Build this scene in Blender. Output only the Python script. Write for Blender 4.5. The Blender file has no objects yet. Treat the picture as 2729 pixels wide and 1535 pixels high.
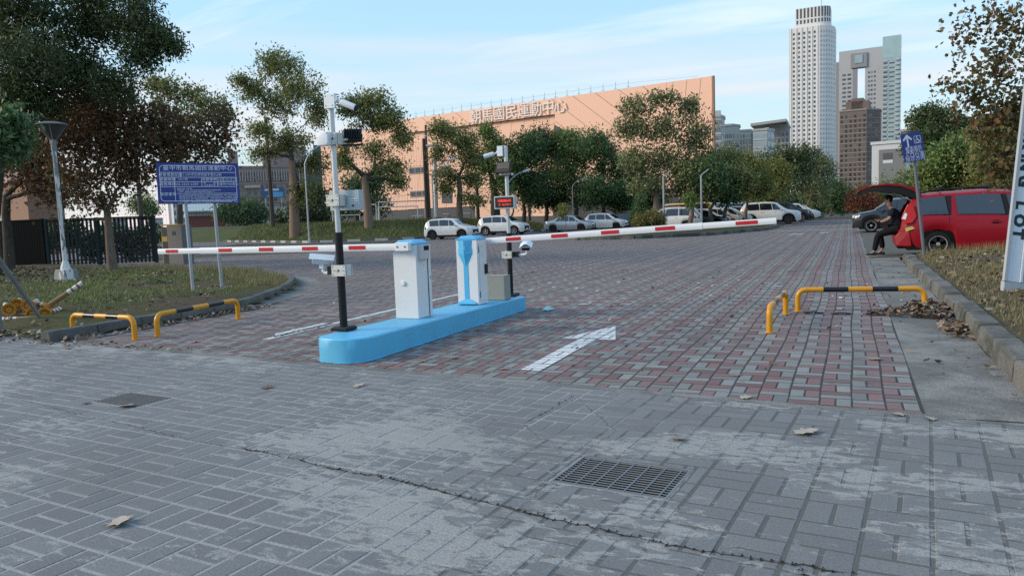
import bpy, bmesh, math, random
import numpy as np
from mathutils import Vector, Matrix

# ------------------------------------------------------------------ camera, sky, sun, exposure
scene = bpy.context.scene
COL = scene.collection
FPX, PW, PH, EYE = 2000.0, 2729.0, 1535.0, 1.5
_y, _p, _r = math.radians(24.3), math.radians(5.5), math.radians(2.1)
_fw = Vector((-math.sin(_y)*math.cos(_p), math.cos(_y)*math.cos(_p), -math.sin(_p)))
_rt = Vector((math.cos(_y), math.sin(_y), 0)); _up = _rt.cross(_fw)
CR = math.cos(_r)*_rt - math.sin(_r)*_up
CU = math.sin(_r)*_rt + math.cos(_r)*_up
CF = _fw
cam_data = bpy.data.cameras.new('camera'); cam = bpy.data.objects.new('camera', cam_data)
COL.objects.link(cam); scene.camera = cam
cam_data.sensor_width = 36.0; cam_data.lens = FPX/PW*36.0
cam_data.clip_start = 0.05; cam_data.clip_end = 6000
M = Matrix((CR, CU, -CF)).transposed().to_4x4(); M.translation = Vector((0, 0, EYE)); cam.matrix_world = M

SUN_EL, SUN_AZ = math.radians(26.0), math.radians(24.3+94)     # azimuth counter-clockwise from +Y
SKY_EVEN, SKY_TINT = 0.72, (2.5, 2.93, 2.86, 1)
LOW_CLOUD, HIGH_CLOUD = (5.7, 4.95, 4.85, 1), (6.2, 6.2, 6.4, 1)
world = bpy.data.worlds.new('World'); scene.world = world; world.use_nodes = True
nt = world.node_tree; nt.nodes.clear()
def WN(t, **k):
    n = nt.nodes.new(t)
    for a, b in k.items(): setattr(n, a, b)
    return n
wl = nt.links.new
w_out = WN('ShaderNodeOutputWorld'); w_bg = WN('ShaderNodeBackground'); w_bg.inputs['Strength'].default_value = 0.15
sky = WN('ShaderNodeTexSky', sky_type='NISHITA', sun_disc=False, sun_elevation=SUN_EL, sun_rotation=-SUN_AZ,
         altitude=80, air_density=1.0, dust_density=0.6, ozone_density=1.6)
geo = WN('ShaderNodeTexCoord'); sep = WN('ShaderNodeSeparateXYZ'); wl(geo.outputs['Generated'], sep.inputs[0])
def wm(op, a, b=None, clamp=False):
    n = WN('ShaderNodeMath', operation=op, use_clamp=clamp)
    for i, v in enumerate((a, b)):
        if v is None: continue
        if isinstance(v, (int, float)): n.inputs[i].default_value = v
        else: wl(v, n.inputs[i])
    return n.outputs[0]
zc = wm('ADD', wm('MAXIMUM', sep.outputs['Z'], 0.0), 0.06)
cmb = WN('ShaderNodeCombineXYZ'); wl(wm('DIVIDE', sep.outputs['X'], zc), cmb.inputs[0]); wl(wm('DIVIDE', sep.outputs['Y'], zc), cmb.inputs[1])
mp = WN('ShaderNodeMapping'); wl(cmb.outputs[0], mp.inputs[0])
mp.inputs['Rotation'].default_value = (0, 0, math.radians(-18)); mp.inputs['Scale'].default_value = (0.28, 1.5, 1); mp.inputs['Location'].default_value = (1.9, 4.1, 0)
n1 = WN('ShaderNodeTexNoise'); n1.inputs['Scale'].default_value = 0.55; n1.inputs['Detail'].default_value = 9; n1.inputs['Roughness'].default_value = 0.62; n1.inputs['Distortion'].default_value = 0.6
wl(mp.outputs[0], n1.inputs['Vector'])
cr = WN('ShaderNodeValToRGB'); cr.color_ramp.elements[0].position = 0.52; cr.color_ramp.elements[1].position = 0.70
cr.color_ramp.elements[0].color = (0, 0, 0, 1); cr.color_ramp.elements[1].color = (1, 1, 1, 1)
wl(n1.outputs['Fac'], cr.inputs[0])
# low bank of soft cloud near the horizon
mp2 = WN('ShaderNodeMapping'); wl(geo.outputs['Generated'], mp2.inputs[0]); mp2.inputs['Scale'].default_value = (0.9, 0.9, 11.0); mp2.inputs['Rotation'].default_value = (0.06, -0.10, 0); mp2.inputs['Location'].default_value = (0.55, 0.1, 0.3)
n2 = WN('ShaderNodeTexNoise'); n2.inputs['Scale'].default_value = 2.0; n2.inputs['Detail'].default_value = 6; n2.inputs['Roughness'].default_value = 0.5
wl(mp2.outputs[0], n2.inputs['Vector'])
cr2 = WN('ShaderNodeValToRGB'); cr2.color_ramp.elements[0].position = 0.46; cr2.color_ramp.elements[1].position = 0.66
wl(n2.outputs['Fac'], cr2.inputs[0])
low = WN('ShaderNodeMapRange'); low.inputs[1].default_value = 0.02; low.inputs[2].default_value = 0.34; low.inputs[3].default_value = 1; low.inputs[4].default_value = 0
wl(sep.outputs['Z'], low.inputs[0])
lowm = wm('MULTIPLY', cr2.outputs[0], wm('POWER', low.outputs[0], 1.2), True)
hi = WN('ShaderNodeMapRange'); hi.inputs[1].default_value = 0.10; hi.inputs[2].default_value = 0.22
wl(sep.outputs['Z'], hi.inputs[0])
him = wm('MULTIPLY', cr.outputs[0], hi.outputs[0], True)
# sky texture's range compressed to raise the light on the ground, hue kept
bw = WN('ShaderNodeRGBToBW'); wl(sky.outputs[0], bw.inputs[0])
even = WN('ShaderNodeVectorMath', operation='SCALE'); wl(sky.outputs[0], even.inputs[0]); wl(wm('POWER', wm('MAXIMUM', bw.outputs[0], 0.05), -SKY_EVEN), even.inputs['Scale'])
sat = WN('ShaderNodeHueSaturation'); sat.inputs['Saturation'].default_value = 0.87; wl(even.outputs[0], sat.inputs['Color'])
tint = WN('ShaderNodeMix', data_type='RGBA', blend_type='MULTIPLY'); tint.inputs[0].default_value = 1.0
wl(sat.outputs[0], tint.inputs[6]); tint.inputs[7].default_value = SKY_TINT
hz = WN('ShaderNodeMix', data_type='RGBA'); wl(wm('MULTIPLY', wm('POWER', low.outputs[0], 2.2), 0.7), hz.inputs[0]); wl(tint.outputs[2], hz.inputs[6]); hz.inputs[7].default_value = (4.75, 5.0, 5.5, 1)
mixa = WN('ShaderNodeMix', data_type='RGBA'); wl(wm('MULTIPLY', lowm, 0.8), mixa.inputs[0]); wl(hz.outputs[2], mixa.inputs[6]); mixa.inputs[7].default_value = LOW_CLOUD
mixb = WN('ShaderNodeMix', data_type='RGBA'); wl(wm('MULTIPLY', him, 0.8), mixb.inputs[0]); wl(mixa.outputs[2], mixb.inputs[6]); mixb.inputs[7].default_value = HIGH_CLOUD
wl(mixb.outputs[2], w_bg.inputs[0]); wl(w_bg.outputs[0], w_out.inputs[0])

sun_d = bpy.data.lights.new('sun', 'SUN'); sun_d.energy = 2.7; sun_d.angle = math.radians(20); sun_d.color = (1.0, 0.84, 0.66)
sun = bpy.data.objects.new('sun', sun_d); COL.objects.link(sun)
_sd = Vector((-math.sin(SUN_AZ)*math.cos(SUN_EL), math.cos(SUN_AZ)*math.cos(SUN_EL), math.sin(SUN_EL)))
sun.rotation_euler = (-_sd).to_track_quat('-Z', 'Y').to_euler(); sun.location = (-8, -4, 12)
vs = scene.view_settings
scene.display_settings.display_device = 'sRGB'
vs.view_transform = 'Standard'; vs.look = 'None'; vs.exposure = 0.3; vs.gamma = 1.0; vs.use_curve_mapping = False
scene.cycles.max_bounces = 6; scene.cycles.diffuse_bounces = 3; scene.cycles.glossy_bounces = 3; scene.cycles.transmission_bounces = 4; scene.cycles.transparent_max_bounces = 6
scene.cycles.use_denoising = False

# ------------------------------------------------------------------ helpers
def at(u, v, d):
    """the point at optical depth d metres along the line of sight through photo position (u, v)"""
    return Vector((0, 0, EYE)) + d*(CF + (u-PW/2)/FPX*CR - (v-PH/2)/FPX*CU)
def ground(u, v, z=0.0):
    r = CF + (u-PW/2)/FPX*CR - (v-PH/2)/FPX*CU
    return Vector((0, 0, EYE)) + r*((z-EYE)/r.z)
def depth(p): return (Vector(p)-Vector((0, 0, EYE))).dot(CF)
def S(r, g=None, b=None):
    """sRGB 0-255 to linear"""
    if g is None: g = b = r
    f = lambda c: (c/255/12.92) if c/255 <= 0.04045 else ((c/255+0.055)/1.055)**2.4
    return (f(r), f(g), f(b))

def nodes_of(name):
    m = bpy.data.materials.new(name); m.use_nodes = True
    t = m.node_tree; t.nodes.clear()
    o = t.nodes.new('ShaderNodeOutputMaterial'); b = t.nodes.new('ShaderNodeBsdfPrincipled')
    t.links.new(b.outputs[0], o.inputs[0])
    return m, t, b, o
class NT:
    """little wrapper to write node graphs as expressions"""
    def __init__(s, t): s.t = t
    def n(s, ty, **k):
        x = s.t.nodes.new(ty)
        for a, b in k.items(): setattr(x, a, b)
        return x
    def put(s, sock, v):
        if isinstance(v, (int, float)): sock.default_value = v
        elif isinstance(v, tuple): sock.default_value = v if len(v) == len(sock.default_value) else tuple(v)+(1,)
        else: s.t.links.new(v, sock)
    def math(s, op, a, b=0.0, clamp=False):
        x = s.n('ShaderNodeMath', operation=op, use_clamp=clamp); s.put(x.inputs[0], a); s.put(x.inputs[1], b); return x.outputs[0]
    def noise(s, vec, scale, detail=4, rough=0.55, dist=0.0):
        x = s.n('ShaderNodeTexNoise'); x.inputs['Scale'].default_value = scale; x.inputs['Detail'].default_value = detail
        x.inputs['Roughness'].default_value = rough; x.inputs['Distortion'].default_value = dist
        if vec is not None: s.put(x.inputs['Vector'], vec)
        return x.outputs['Fac']
    def ramp(s, fac, stops):
        x = s.n('ShaderNodeValToRGB'); e = x.color_ramp.elements
        while len(e) < len(stops): e.new(0.5)
        for i, (p, c) in enumerate(stops):
            e[i].position = p
            e[i].color = (c, c, c, 1) if isinstance(c, (int, float)) else tuple(c)+(1,)
        s.put(x.inputs[0], fac); return x.outputs[0]
    def mix(s, f, a, b, blend='MIX'):
        x = s.n('ShaderNodeMix', data_type='RGBA', blend_type=blend); s.put(x.inputs[0], f); s.put(x.inputs[6], a); s.put(x.inputs[7], b); return x.outputs[2]
    def pos(s): return s.n('ShaderNodeNewGeometry').outputs['Position']
    def island(s): return s.n('ShaderNodeNewGeometry').outputs['Random Per Island']
    def rnd(s): return s.n('ShaderNodeObjectInfo').outputs['Random']
    def obj(s): return s.n('ShaderNodeTexCoord').outputs['Object']
    def mapping(s, v, scale=(1, 1, 1), rot=(0, 0, 0)):
        x = s.n('ShaderNodeMapping'); s.put(x.inputs[0], v); x.inputs['Scale'].default_value = scale; x.inputs['Rotation'].default_value = rot; return x.outputs[0]
    def bump(s, h, strength=0.3, dist=0.01):
        x = s.n('ShaderNodeBump'); x.inputs['Strength'].default_value = strength; x.inputs['Distance'].default_value = dist; s.put(x.inputs['Height'], h); return x.outputs[0]

def plain(name, rgb, rough=0.6, metal=0.0, var=0.12, scale=6.0, bump=0.0, spec=None, coat=0.0, dirt=0.0, dirt_rgb=(0.05, 0.045, 0.04)):
    """solid colour with grain, slight wear and optional dirt"""
    if spec is None: spec = 0.15 if max(rgb) < 0.06 and rough > 0.4 else 0.4
    m, t, b, o = nodes_of(name); g = NT(t)
    v = g.obj()
    f = g.noise(v, scale, 6, 0.6)
    c = g.mix(f, tuple(x*(1-var) for x in rgb), tuple(min(1, x*(1+var)) for x in rgb))
    if dirt > 0:
        d = g.ramp(g.noise(v, scale*0.45, 8, 0.7, 0.4), [(0.48, 0.0), (0.72, 1.0)])
        c = g.mix(g.math('MULTIPLY', d, dirt), c, dirt_rgb)
    g.put(b.inputs['Base Color'], c)
    g.put(b.inputs['Roughness'], g.math('ADD', g.math('MULTIPLY', f, 0.16), rough-0.08))
    b.inputs['Metallic'].default_value = metal; b.inputs['Specular IOR Level'].default_value = spec
    if coat: b.inputs['Coat Weight'].default_value = coat; b.inputs['Coat Roughness'].default_value = 0.06
    if bump: g.put(b.inputs['Normal'], g.bump(g.noise(v, scale*8, 5), bump, 0.004))
    return m
MATS = {}
def MT(key, *a, **k):
    if key not in MATS: MATS[key] = plain(key, *a, **k)
    return MATS[key]

class MB:
    """collects shapes; build() links them as ONE mesh object"""
    def __init__(s): s.v = []; s.f = []; s.m = []
    def add(s, verts, faces, mi=0):
        o = len(s.v); s.v += [tuple(p) for p in verts]; s.f += [tuple(i+o for i in q) for q in faces]; s.m += [mi]*len(faces); return s
    def box(s, lo, hi, mi=0, rot=None, piv=None):
        x0, y0, z0 = lo; x1, y1, z1 = hi
        v = [Vector(p) for p in ((x0, y0, z0), (x1, y0, z0), (x1, y1, z0), (x0, y1, z0), (x0, y0, z1), (x1, y0, z1), (x1, y1, z1), (x0, y1, z1))]
        if rot is not None:
            c = Vector(piv) if piv is not None else sum(v, Vector())/8
            v = [c + rot @ (p-c) for p in v]
        return s.add(v, [(0, 3, 2, 1), (4, 5, 6, 7), (0, 1, 5, 4), (1, 2, 6, 5), (2, 3, 7, 6), (3, 0, 4, 7)], mi)
    def cbox(s, c, sz, mi=0, rot=None):
        c = Vector(c); h = Vector(sz)/2
        return s.box(c-h, c+h, mi, rot)
    def tube(s, pts, rad, n=10, mi=0, cap=True):
        pts = [Vector(p) for p in pts]
        if isinstance(rad, (int, float)): rad = [rad]*len(pts)
        o = len(s.v); prev = None
        for i, p in enumerate(pts):
            d = (pts[min(i+1, len(pts)-1)]-pts[max(i-1, 0)]).normalized()
            if prev is None:
                a = d.orthogonal().normalized()
                if abs(d.z) > 0.9: a = (Vector((1, 0, 0)) - d*d.x).normalized()
            else:
                a = (prev - d*prev.dot(d)).normalized()
            prev = a; b = d.cross(a)
            for k in range(n):
                t = 2*math.pi*k/n
                s.v.append(tuple(p + (a*math.cos(t)+b*math.sin(t))*rad[i]))
        for i in range(len(pts)-1):
            for k in range(n):
                k2 = (k+1) % n
                s.f.append((o+i*n+k, o+i*n+k2, o+(i+1)*n+k2, o+(i+1)*n+k)); s.m.append(mi)
        if cap:
            s.f.append(tuple(o+k for k in range(n))[::-1]); s.m.append(mi)
            e = o+(len(pts)-1)*n; s.f.append(tuple(e+k for k in range(n))); s.m.append(mi)
        return s
    def lathe(s, prof, n=24, mi=0, origin=(0, 0, 0), axis='Z'):
        """prof: list of (radius, height)"""
        o = len(s.v); ox, oy, oz = origin
        for r, h in prof:
            for k in range(n):
                t = 2*math.pi*k/n; a, b = r*math.cos(t), r*math.sin(t)
                s.v.append((ox+a, oy+b, oz+h) if axis == 'Z' else ((ox+h, oy+a, oz+b) if axis == 'X' else (ox+a, oy+h, oz+b)))
        for i in range(len(prof)-1):
            for k in range(n):
                k2 = (k+1) % n
                q = (o+i*n+k, o+i*n+k2, o+(i+1)*n+k2, o+(i+1)*n+k)
                s.f.append(q if axis != 'Y' else q[::-1]); s.m.append(mi)
        for i, fl in ((0, True), (len(prof)-1, False)):
            if prof[i][0] > 1e-6:
                q = tuple(o+i*n+k for k in range(n)); q = q[::-1] if fl else q
                s.f.append(q if axis != 'Y' else q[::-1]); s.m.append(mi)
        return s
    def prism(s, poly, d, mi=0):
        """extrude a planar polygon (3D points) by vector d"""
        n = len(poly); d = Vector(d); o = len(s.v)
        p = [Vector(q) for q in poly]
        s.v += [tuple(q) for q in p] + [tuple(q+d) for q in p]
        s.f.append(tuple(range(o+n-1, o-1, -1))); s.f.append(tuple(range(o+n, o+2*n))); s.m += [mi, mi]
        for i in range(n):
            j = (i+1) % n; s.f.append((o+i, o+j, o+n+j, o+n+i)); s.m.append(mi)
        return s
    def mesh(s, name, mats, bevel=0.0, seg=2, smooth=None, fix=False):
        me = bpy.data.meshes.new(name); me.from_pydata(s.v, [], s.f)
        for m in (mats if isinstance(mats, (list, tuple)) else [mats]): me.materials.append(m)
        me.polygons.foreach_set('material_index', s.m)
        if bevel or fix:
            bm = bmesh.new(); bm.from_mesh(me)
            if fix: bmesh.ops.recalc_face_normals(bm, faces=bm.faces[:])
            if bevel:
                ed = [e for e in bm.edges if len(e.link_faces) == 2 and e.calc_face_angle(0) > 0.5]
                bmesh.ops.bevel(bm, geom=ed, offset=bevel, segments=seg, profile=0.5, affect='EDGES', clamp_overlap=True)
            bm.to_mesh(me); bm.free()
        if smooth is not None:
            me.polygons.foreach_set('use_smooth', [True]*len(me.polygons)); me.set_sharp_from_angle(angle=math.radians(smooth))
        me.update(); return me
    def build(s, name, mats, parent=None, bevel=0.0, seg=2, smooth=None, fix=False, loc=None):
        return link(name, s.mesh(name, mats, bevel, seg, smooth, fix), parent, loc)

def link(name, data, parent=None, loc=None):
    o = bpy.data.objects.new(name, data); COL.objects.link(o)
    if parent is not None: o.parent = parent
    if loc is not None: o.location = loc
    return o
def tag(o, label=None, cat=None, group=None, kind=None):
    if label: o['label'] = label
    if cat: o['category'] = cat
    if group: o['group'] = group
    if kind: o['kind'] = kind
    return o
def thing(name, label, cat, loc=(0, 0, 0), rz=0.0, group=None):
    o = bpy.data.objects.new(name, None); COL.objects.link(o); o.location = loc; o.rotation_euler = (0, 0, rz)
    o.empty_display_size = 0.2
    return tag(o, label, cat, group)
def copy_tree(o, parent=None):
    c = o.copy(); COL.objects.link(c); c.parent = parent
    for ch in o.children: copy_tree(ch, c)
    return c
def np_mesh(name, V, F, mats, mi=None, smooth=False):
    """V (n,3), F (m,k) arrays"""
    me = bpy.data.meshes.new(name); V = np.asarray(V, np.float32); F = np.asarray(F, np.int32); k = F.shape[1]
    me.vertices.add(len(V)); me.vertices.foreach_set('co', V.ravel())
    me.loops.add(F.size); me.loops.foreach_set('vertex_index', F.ravel())
    me.polygons.add(len(F)); me.polygons.foreach_set('loop_start', np.arange(0, F.size, k, dtype=np.int32))
    for m in (mats if isinstance(mats, (list, tuple)) else [mats]): me.materials.append(m)
    if mi is not None: me.polygons.foreach_set('material_index', np.asarray(mi, np.int32))
    if smooth: me.polygons.foreach_set('use_smooth', np.ones(len(F), bool))
    me.update(calc_edges=True); me.validate(); return me
def text_mesh(txt, size, mat, extrude=0.0, bold=0.0, spacing=1.0, align='CENTER', line=1.0, sx=1.0):
    cu = bpy.data.curves.new('lettering', 'FONT'); cu.body = txt; cu.size = size; cu.extrude = extrude; cu.offset = bold
    cu.align_x = align; cu.align_y = 'CENTER'; cu.space_character = spacing; cu.space_line = line; cu.resolution_u = 2
    o = bpy.data.objects.new('lettering', cu); COL.objects.link(o)
    bpy.context.view_layer.update()
    me = bpy.data.meshes.new_from_object(o.evaluated_get(bpy.context.evaluated_depsgraph_get()))
    bpy.data.objects.remove(o); bpy.data.curves.remove(cu)
    me.materials.clear(); me.materials.append(mat)
    if sx != 1.0: me.transform(Matrix.Diagonal((sx, 1, 1, 1)))
    return me
def frame(origin, xdir, ydir):
    """matrix whose local XY plane is spanned by xdir, ydir"""
    x = Vector(xdir).normalized(); z = x.cross(Vector(ydir)).normalized(); y = z.cross(x)
    m = Matrix((x, y, z)).transposed().to_4x4(); m.translation = Vector(origin); return m
def place(o, mat): o.matrix_world = mat if o.parent is None else mat; return o
def clip_poly(poly, a, b, c):
    """keep the side a*x+b*y+c >= 0 of a convex 2D polygon"""
    out = []
    for i in range(len(poly)):
        p, q = poly[i], poly[(i+1) % len(poly)]
        dp = a*p[0]+b*p[1]+c; dq = a*q[0]+b*q[1]+c
        if dp >= 0: out.append(p)
        if (dp >= 0) != (dq >= 0):
            t = dp/(dp-dq); out.append((p[0]+t*(q[0]-p[0]), p[1]+t*(q[1]-p[1])))
    return out
def clip_convex(poly, clip):
    """clip polygon by a counter-clockwise convex polygon"""
    for i in range(len(clip)):
        x0, y0 = clip[i]; x1, y1 = clip[(i+1) % len(clip)]
        nx, ny = -(y1-y0), x1-x0
        poly = clip_poly(poly, nx, ny, -(nx*x0+ny*y0))
        if len(poly) < 3: return []
    return poly
def in_poly(x, y, P):
    c = False
    for i in range(len(P)):
        x0, y0 = P[i]; x1, y1 = P[i-1]
        if (y0 > y) != (y1 > y) and x < (x1-x0)*(y-y0)/(y1-y0)+x0: c = not c
    return c
rng = np.random.default_rng(7); random.seed(7)
def adopt(o, parent):
    """parent o, whose mesh is in world coordinates, to a thing"""
    o.parent = parent
    o.matrix_parent_inverse = Matrix.LocRotScale(parent.location, parent.rotation_euler, parent.scale).inverted()
    return o
def wbuild(mb, name, mats, parent, **k): return adopt(mb.build(name, mats, None, **k), parent)
# ------------------------------------------------------------------ the setting: ground, sidewalk, paving, kerbs, verges
GA = math.radians(-4.8)                                   # the sidewalk grid is turned against the parking lot grid
GU = Vector((math.cos(GA), math.sin(GA), 0)); GV = Vector((-math.sin(GA), math.cos(GA), 0))
def g2w(u, v, z=0.0): p = GU*u + GV*v; return (p.x, p.y, z)
def w2g(x, y): return x*GU.x+y*GU.y, x*GV.x+y*GV.y
V_EDGE = 5.84                                             # sidewalk ends here, the lot begins

def ground_mat(name, stops, scale, bump=0.4, rough=0.9):
    m, t, b, o = nodes_of(name); g = NT(t); p = g.pos()
    f = g.math('ADD', g.math('MULTIPLY', g.noise(p, scale, 8, 0.65), 0.65), g.math('MULTIPLY', g.noise(p, scale*9, 4, 0.7), 0.35))
    g.put(b.inputs['Base Color'], g.ramp(f, stops)); b.inputs['Roughness'].default_value = rough; b.inputs['Specular IOR Level'].default_value = 0.25
    g.put(b.inputs['Normal'], g.bump(g.noise(p, scale*14, 6, 0.7), bump, 0.02)); return m
m_far = ground_mat('far_ground', [(0.3, (0.05, 0.055, 0.035)), (0.5, (0.09, 0.085, 0.07)), (0.7, (0.13, 0.12, 0.105))], 0.08)
MB().add([(-2500, -300, -0.08), (2500, -300, -0.08), (2500, 3500, -0.08), (-2500, 3500, -0.08)], [(0, 1, 2, 3)]).build('ground', m_far)['kind'] = 'structure'

# --- sidewalk: stamped concrete bricks with cement wash
def cement_mask(g, p):
    a = g.noise(g.mapping(p, (0.55, 1.0, 1), (0, 0, -GA)), 0.85, 3, 0.5, 0.25)
    d = g.noise(g.mapping(p, (0.7, 1.5, 1), (0, 0, -GA)), 9.0, 8, 0.72, 0.6)
    return g.ramp(g.math('ADD', g.math('MULTIPLY', a, 0.56), g.math('MULTIPLY', d, 0.44)), [(0.522, 0.0), (0.55, 1.0)])
def sidewalk_mat(name, base, joint=False, single=False):
    m, t, b, o = nodes_of(name); g = NT(t); p = g.pos()
    r = g.rnd() if single else g.island()
    k = cement_mask(g, p)
    fine = g.noise(p, 90, 4, 0.8); mid = g.noise(p, 9, 6, 0.7)
    if joint:
        sx = g.n('ShaderNodeSeparateXYZ'); g.put(sx.inputs[0], p); gx = g.math('MULTIPLY', g.math('ADD', sx.outputs[0], 2.4), .16)
        dk = g.ramp(g.math('ADD', g.noise(p, 0.9, 5, 0.65), gx), [(0.5, 0.0), (0.66, 1.0)])
        c0 = g.mix(dk, (0.325, 0.325, 0.31), (0.11, 0.108, 0.098))
    else:
        c0 = g.mix(r, tuple(x*0.86 for x in base), tuple(x*1.14 for x in base))
    c0 = g.mix(g.math('MULTIPLY', mid, 0.35), c0, tuple(x*1.35 for x in base)) if not joint else c0
    c = g.mix(g.math('MULTIPLY', k, .85), c0, (0.345, 0.34, 0.315))
    c = g.mix(g.ramp(g.noise(p, 0.55, 5, 0.6), [(0.52, 0.0), (0.75, 0.5)]), c, (0.12, 0.12, 0.11))     # grey-green grime
    c = g.mix(g.math('MULTIPLY', fine, 0.5), c, (0.07, 0.07, 0.072), 'MULTIPLY') if False else g.mix(g.ramp(fine, [(0.36, 0.6), (0.56, 0.0)]), c, (0.07, 0.07, 0.07))
    g.put(b.inputs['Base Color'], c); b.inputs['Roughness'].default_value = 0.82; b.inputs['Specular IOR Level'].default_value = 0.3
    g.put(b.inputs['Normal'], g.bump(g.math('ADD', g.math('MULTIPLY', fine, 0.6), mid), 0.35, 0.006)); return m
SB = (0.172, 0.174, 0.171)
m_sw_joint = sidewalk_mat('sidewalk_joint', (0.2, 0.2, 0.195), joint=True)
m_sw_single = sidewalk_mat('stamped_brick_single', SB, single=True)
m_sw_many = sidewalk_mat('stamped_brick_many', SB)
GRATE = (-1.865, 4.115, 0.70, 0.50)      # u0, v0, width, depth (sidewalk grid)
_c = [w2g(*q) for q in ((-1.5, 4.32), (-.83, 4.23), (-.86, 3.74), (-1.53, 3.85))]
gu0 = (_c[0][0]+_c[3][0])/2; gu1 = (_c[1][0]+_c[2][0])/2; gv0 = (_c[2][1]+_c[3][1])/2; gv1 = (_c[0][1]+_c[1][1])/2
_c = [w2g(*q) for q in ((-6.06, 4.39), (-6.11, 4.77), (-5.52, 4.74), (-5.47, 4.36))]
hu0 = (_c[0][0]+_c[1][0])/2; hu1 = (_c[2][0]+_c[3][0])/2; hv0 = (_c[0][1]+_c[3][1])/2; hv1 = (_c[1][1]+_c[2][1])/2
sb = MB(); U0, U1, V0 = -40, 25, -12; JZ = -0.0022
for (a, b_, c, d) in ((U0, U1, V0, gv0), (U0, U1, gv1, V_EDGE+0.1), (U0, gu0, gv0, gv1), (gu1, U1, gv0, gv1)):
    sb.add([g2w(a, c, JZ), g2w(b_, c, JZ), g2w(b_, d, JZ), g2w(a, d, JZ)], [(0, 1, 2, 3)])
sidewalk = sb.build('sidewalk', m_sw_joint); sidewalk['kind'] = 'structure'

def brick_verts(L, W, h=0.02, bv=0.006, wob=0.0, r=None):
    """a brick, long along local x, top at z=0; 12 verts, 9 quads"""
    v = []
    for (e, z) in ((0.0, -h), (0.0, -bv*0.8), (bv, 0.0)):
        for sx, sy in ((-1, -1), (1, -1), (1, 1), (-1, 1)):
            dx = dy = dz = 0.0
            if r is not None and wob: dx, dy, dz = r.uniform(-wob, wob), r.uniform(-wob, wob), r.uniform(-wob, wob)*0.35
            v.append((sx*(L/2-e)+dx, sy*(W/2-e)+dy, z+dz))
    f = []
    for k in (0, 4):
        for i in range(4): j = (i+1) % 4; f.append((k+i, k+j, k+4+j, k+4+i))
    f.append((8, 9, 10, 11)); return v, f
rb = random.Random(3)
CELL, JW = 0.28, 0.0155
cells = []; CUTS = []
def cam_uv(p):
    q = Vector(p)-Vector((0, 0, EYE)); d = q.dot(CF)
    if d < 0.3: return None
    return PW/2+FPX*q.dot(CR)/d, PH/2-FPX*q.dot(CU)/d, d
u_ph = w2g(*ground(2484, 1300)[:2])[0]
for i in range(-70, 40):
    for j in range(-6, 22):
        u, v = u_ph+i*CELL, 0.045+j*CELL
        if v > V_EDGE: continue
        for k in range(2):
            hv = (i+j) % 2
            cu, cv = (u+CELL/2, v+CELL*(0.25+0.5*k)) if hv == 0 else (u+CELL*(0.25+0.5*k), v+CELL/2)
            hw, hd = (CELL/2, CELL/4) if hv == 0 else (CELL/4, CELL/2)
            cut = False
            for (a0, a1, b0, b1, e) in ((gu0, gu1, gv0, gv1, .014), (hu0, hu1, hv0, hv1, .006)):
                a0, a1, b0, b1 = a0-e, a1+e, b0-e, b1+e
                if cu+hw > a0 and cu-hw < a1 and cv+hd > b0 and cv-hd < b1:
                    cut = True
                    for (p0, p1, q0, q1) in ((cu-hw, a0, cv-hd, cv+hd), (a1, cu+hw, cv-hd, cv+hd), (max(cu-hw, a0), min(cu+hw, a1), cv-hd, b0), (max(cu-hw, a0), min(cu+hw, a1), b1, cv+hd)):
                        if p1-p0 > .035 and q1-q0 > .035: CUTS.append((p0, p1, q0, q1))
            if cut: continue
            if cv+hd > V_EDGE-0.004:
                if V_EDGE-.006-(cv-hd) > .035 and -6.5 < cu < 6: CUTS.append((cu-hw, cu+hw, cv-hd, V_EDGE-.006))
                continue
            q = cam_uv(g2w(cu, cv))
            if q is None or not (-500 < q[0] < PW+500 and q[1] < PH+420): continue
            vis = -20 < q[0] < PW+20 and q[1] < PH+10
            cells.append((q[2] if vis else 99+q[2], cu, cv, hv))
cells.sort()
variants = []
for k in range(5):
    v, f = brick_verts(CELL-JW, CELL/2-JW, 0.02, 0.005, 0.0015, rb)
    me = bpy.data.meshes.new('brick'); me.from_pydata(v, [], f); me.materials.append(m_sw_single); variants.append(me)
mb = MB()
for n, (d, cu, cv, hv) in enumerate(cells):
    x, y, z = g2w(cu, cv, rb.uniform(-0.0012, 0.0012)); a = GA + (math.pi/2 if hv else 0) + rb.uniform(-0.006, 0.006)
    if n < 300:
        o = link('brick', variants[rb.randrange(5)], sidewalk); o.location = (x, y, z); o.rotation_euler = (0, 0, a + (math.pi if rb.random() < .5 else 0))
    else:
        v, f = brick_verts(CELL-JW, CELL/2-JW, 0.02, 0.005, 0.0015, rb); c, s = math.cos(a), math.sin(a)
        mb.add([(x+c*p[0]-s*p[1], y+s*p[0]+c*p[1], z+p[2]) for p in v], f)
for (p0, p1, q0, q1) in CUTS:
    v, f = brick_verts(p1-p0-JW, q1-q0-JW, 0.02, 0.005, 0.0015, rb); c, s = math.cos(GA), math.sin(GA); x, y, z = g2w((p0+p1)/2, (q0+q1)/2)
    mb.add([(x+c*p[0]-s*p[1], y+s*p[0]+c*p[1], z+p[2]) for p in v], f)
tag(mb.build('bricks', m_sw_many, sidewalk), kind='stuff')

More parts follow.
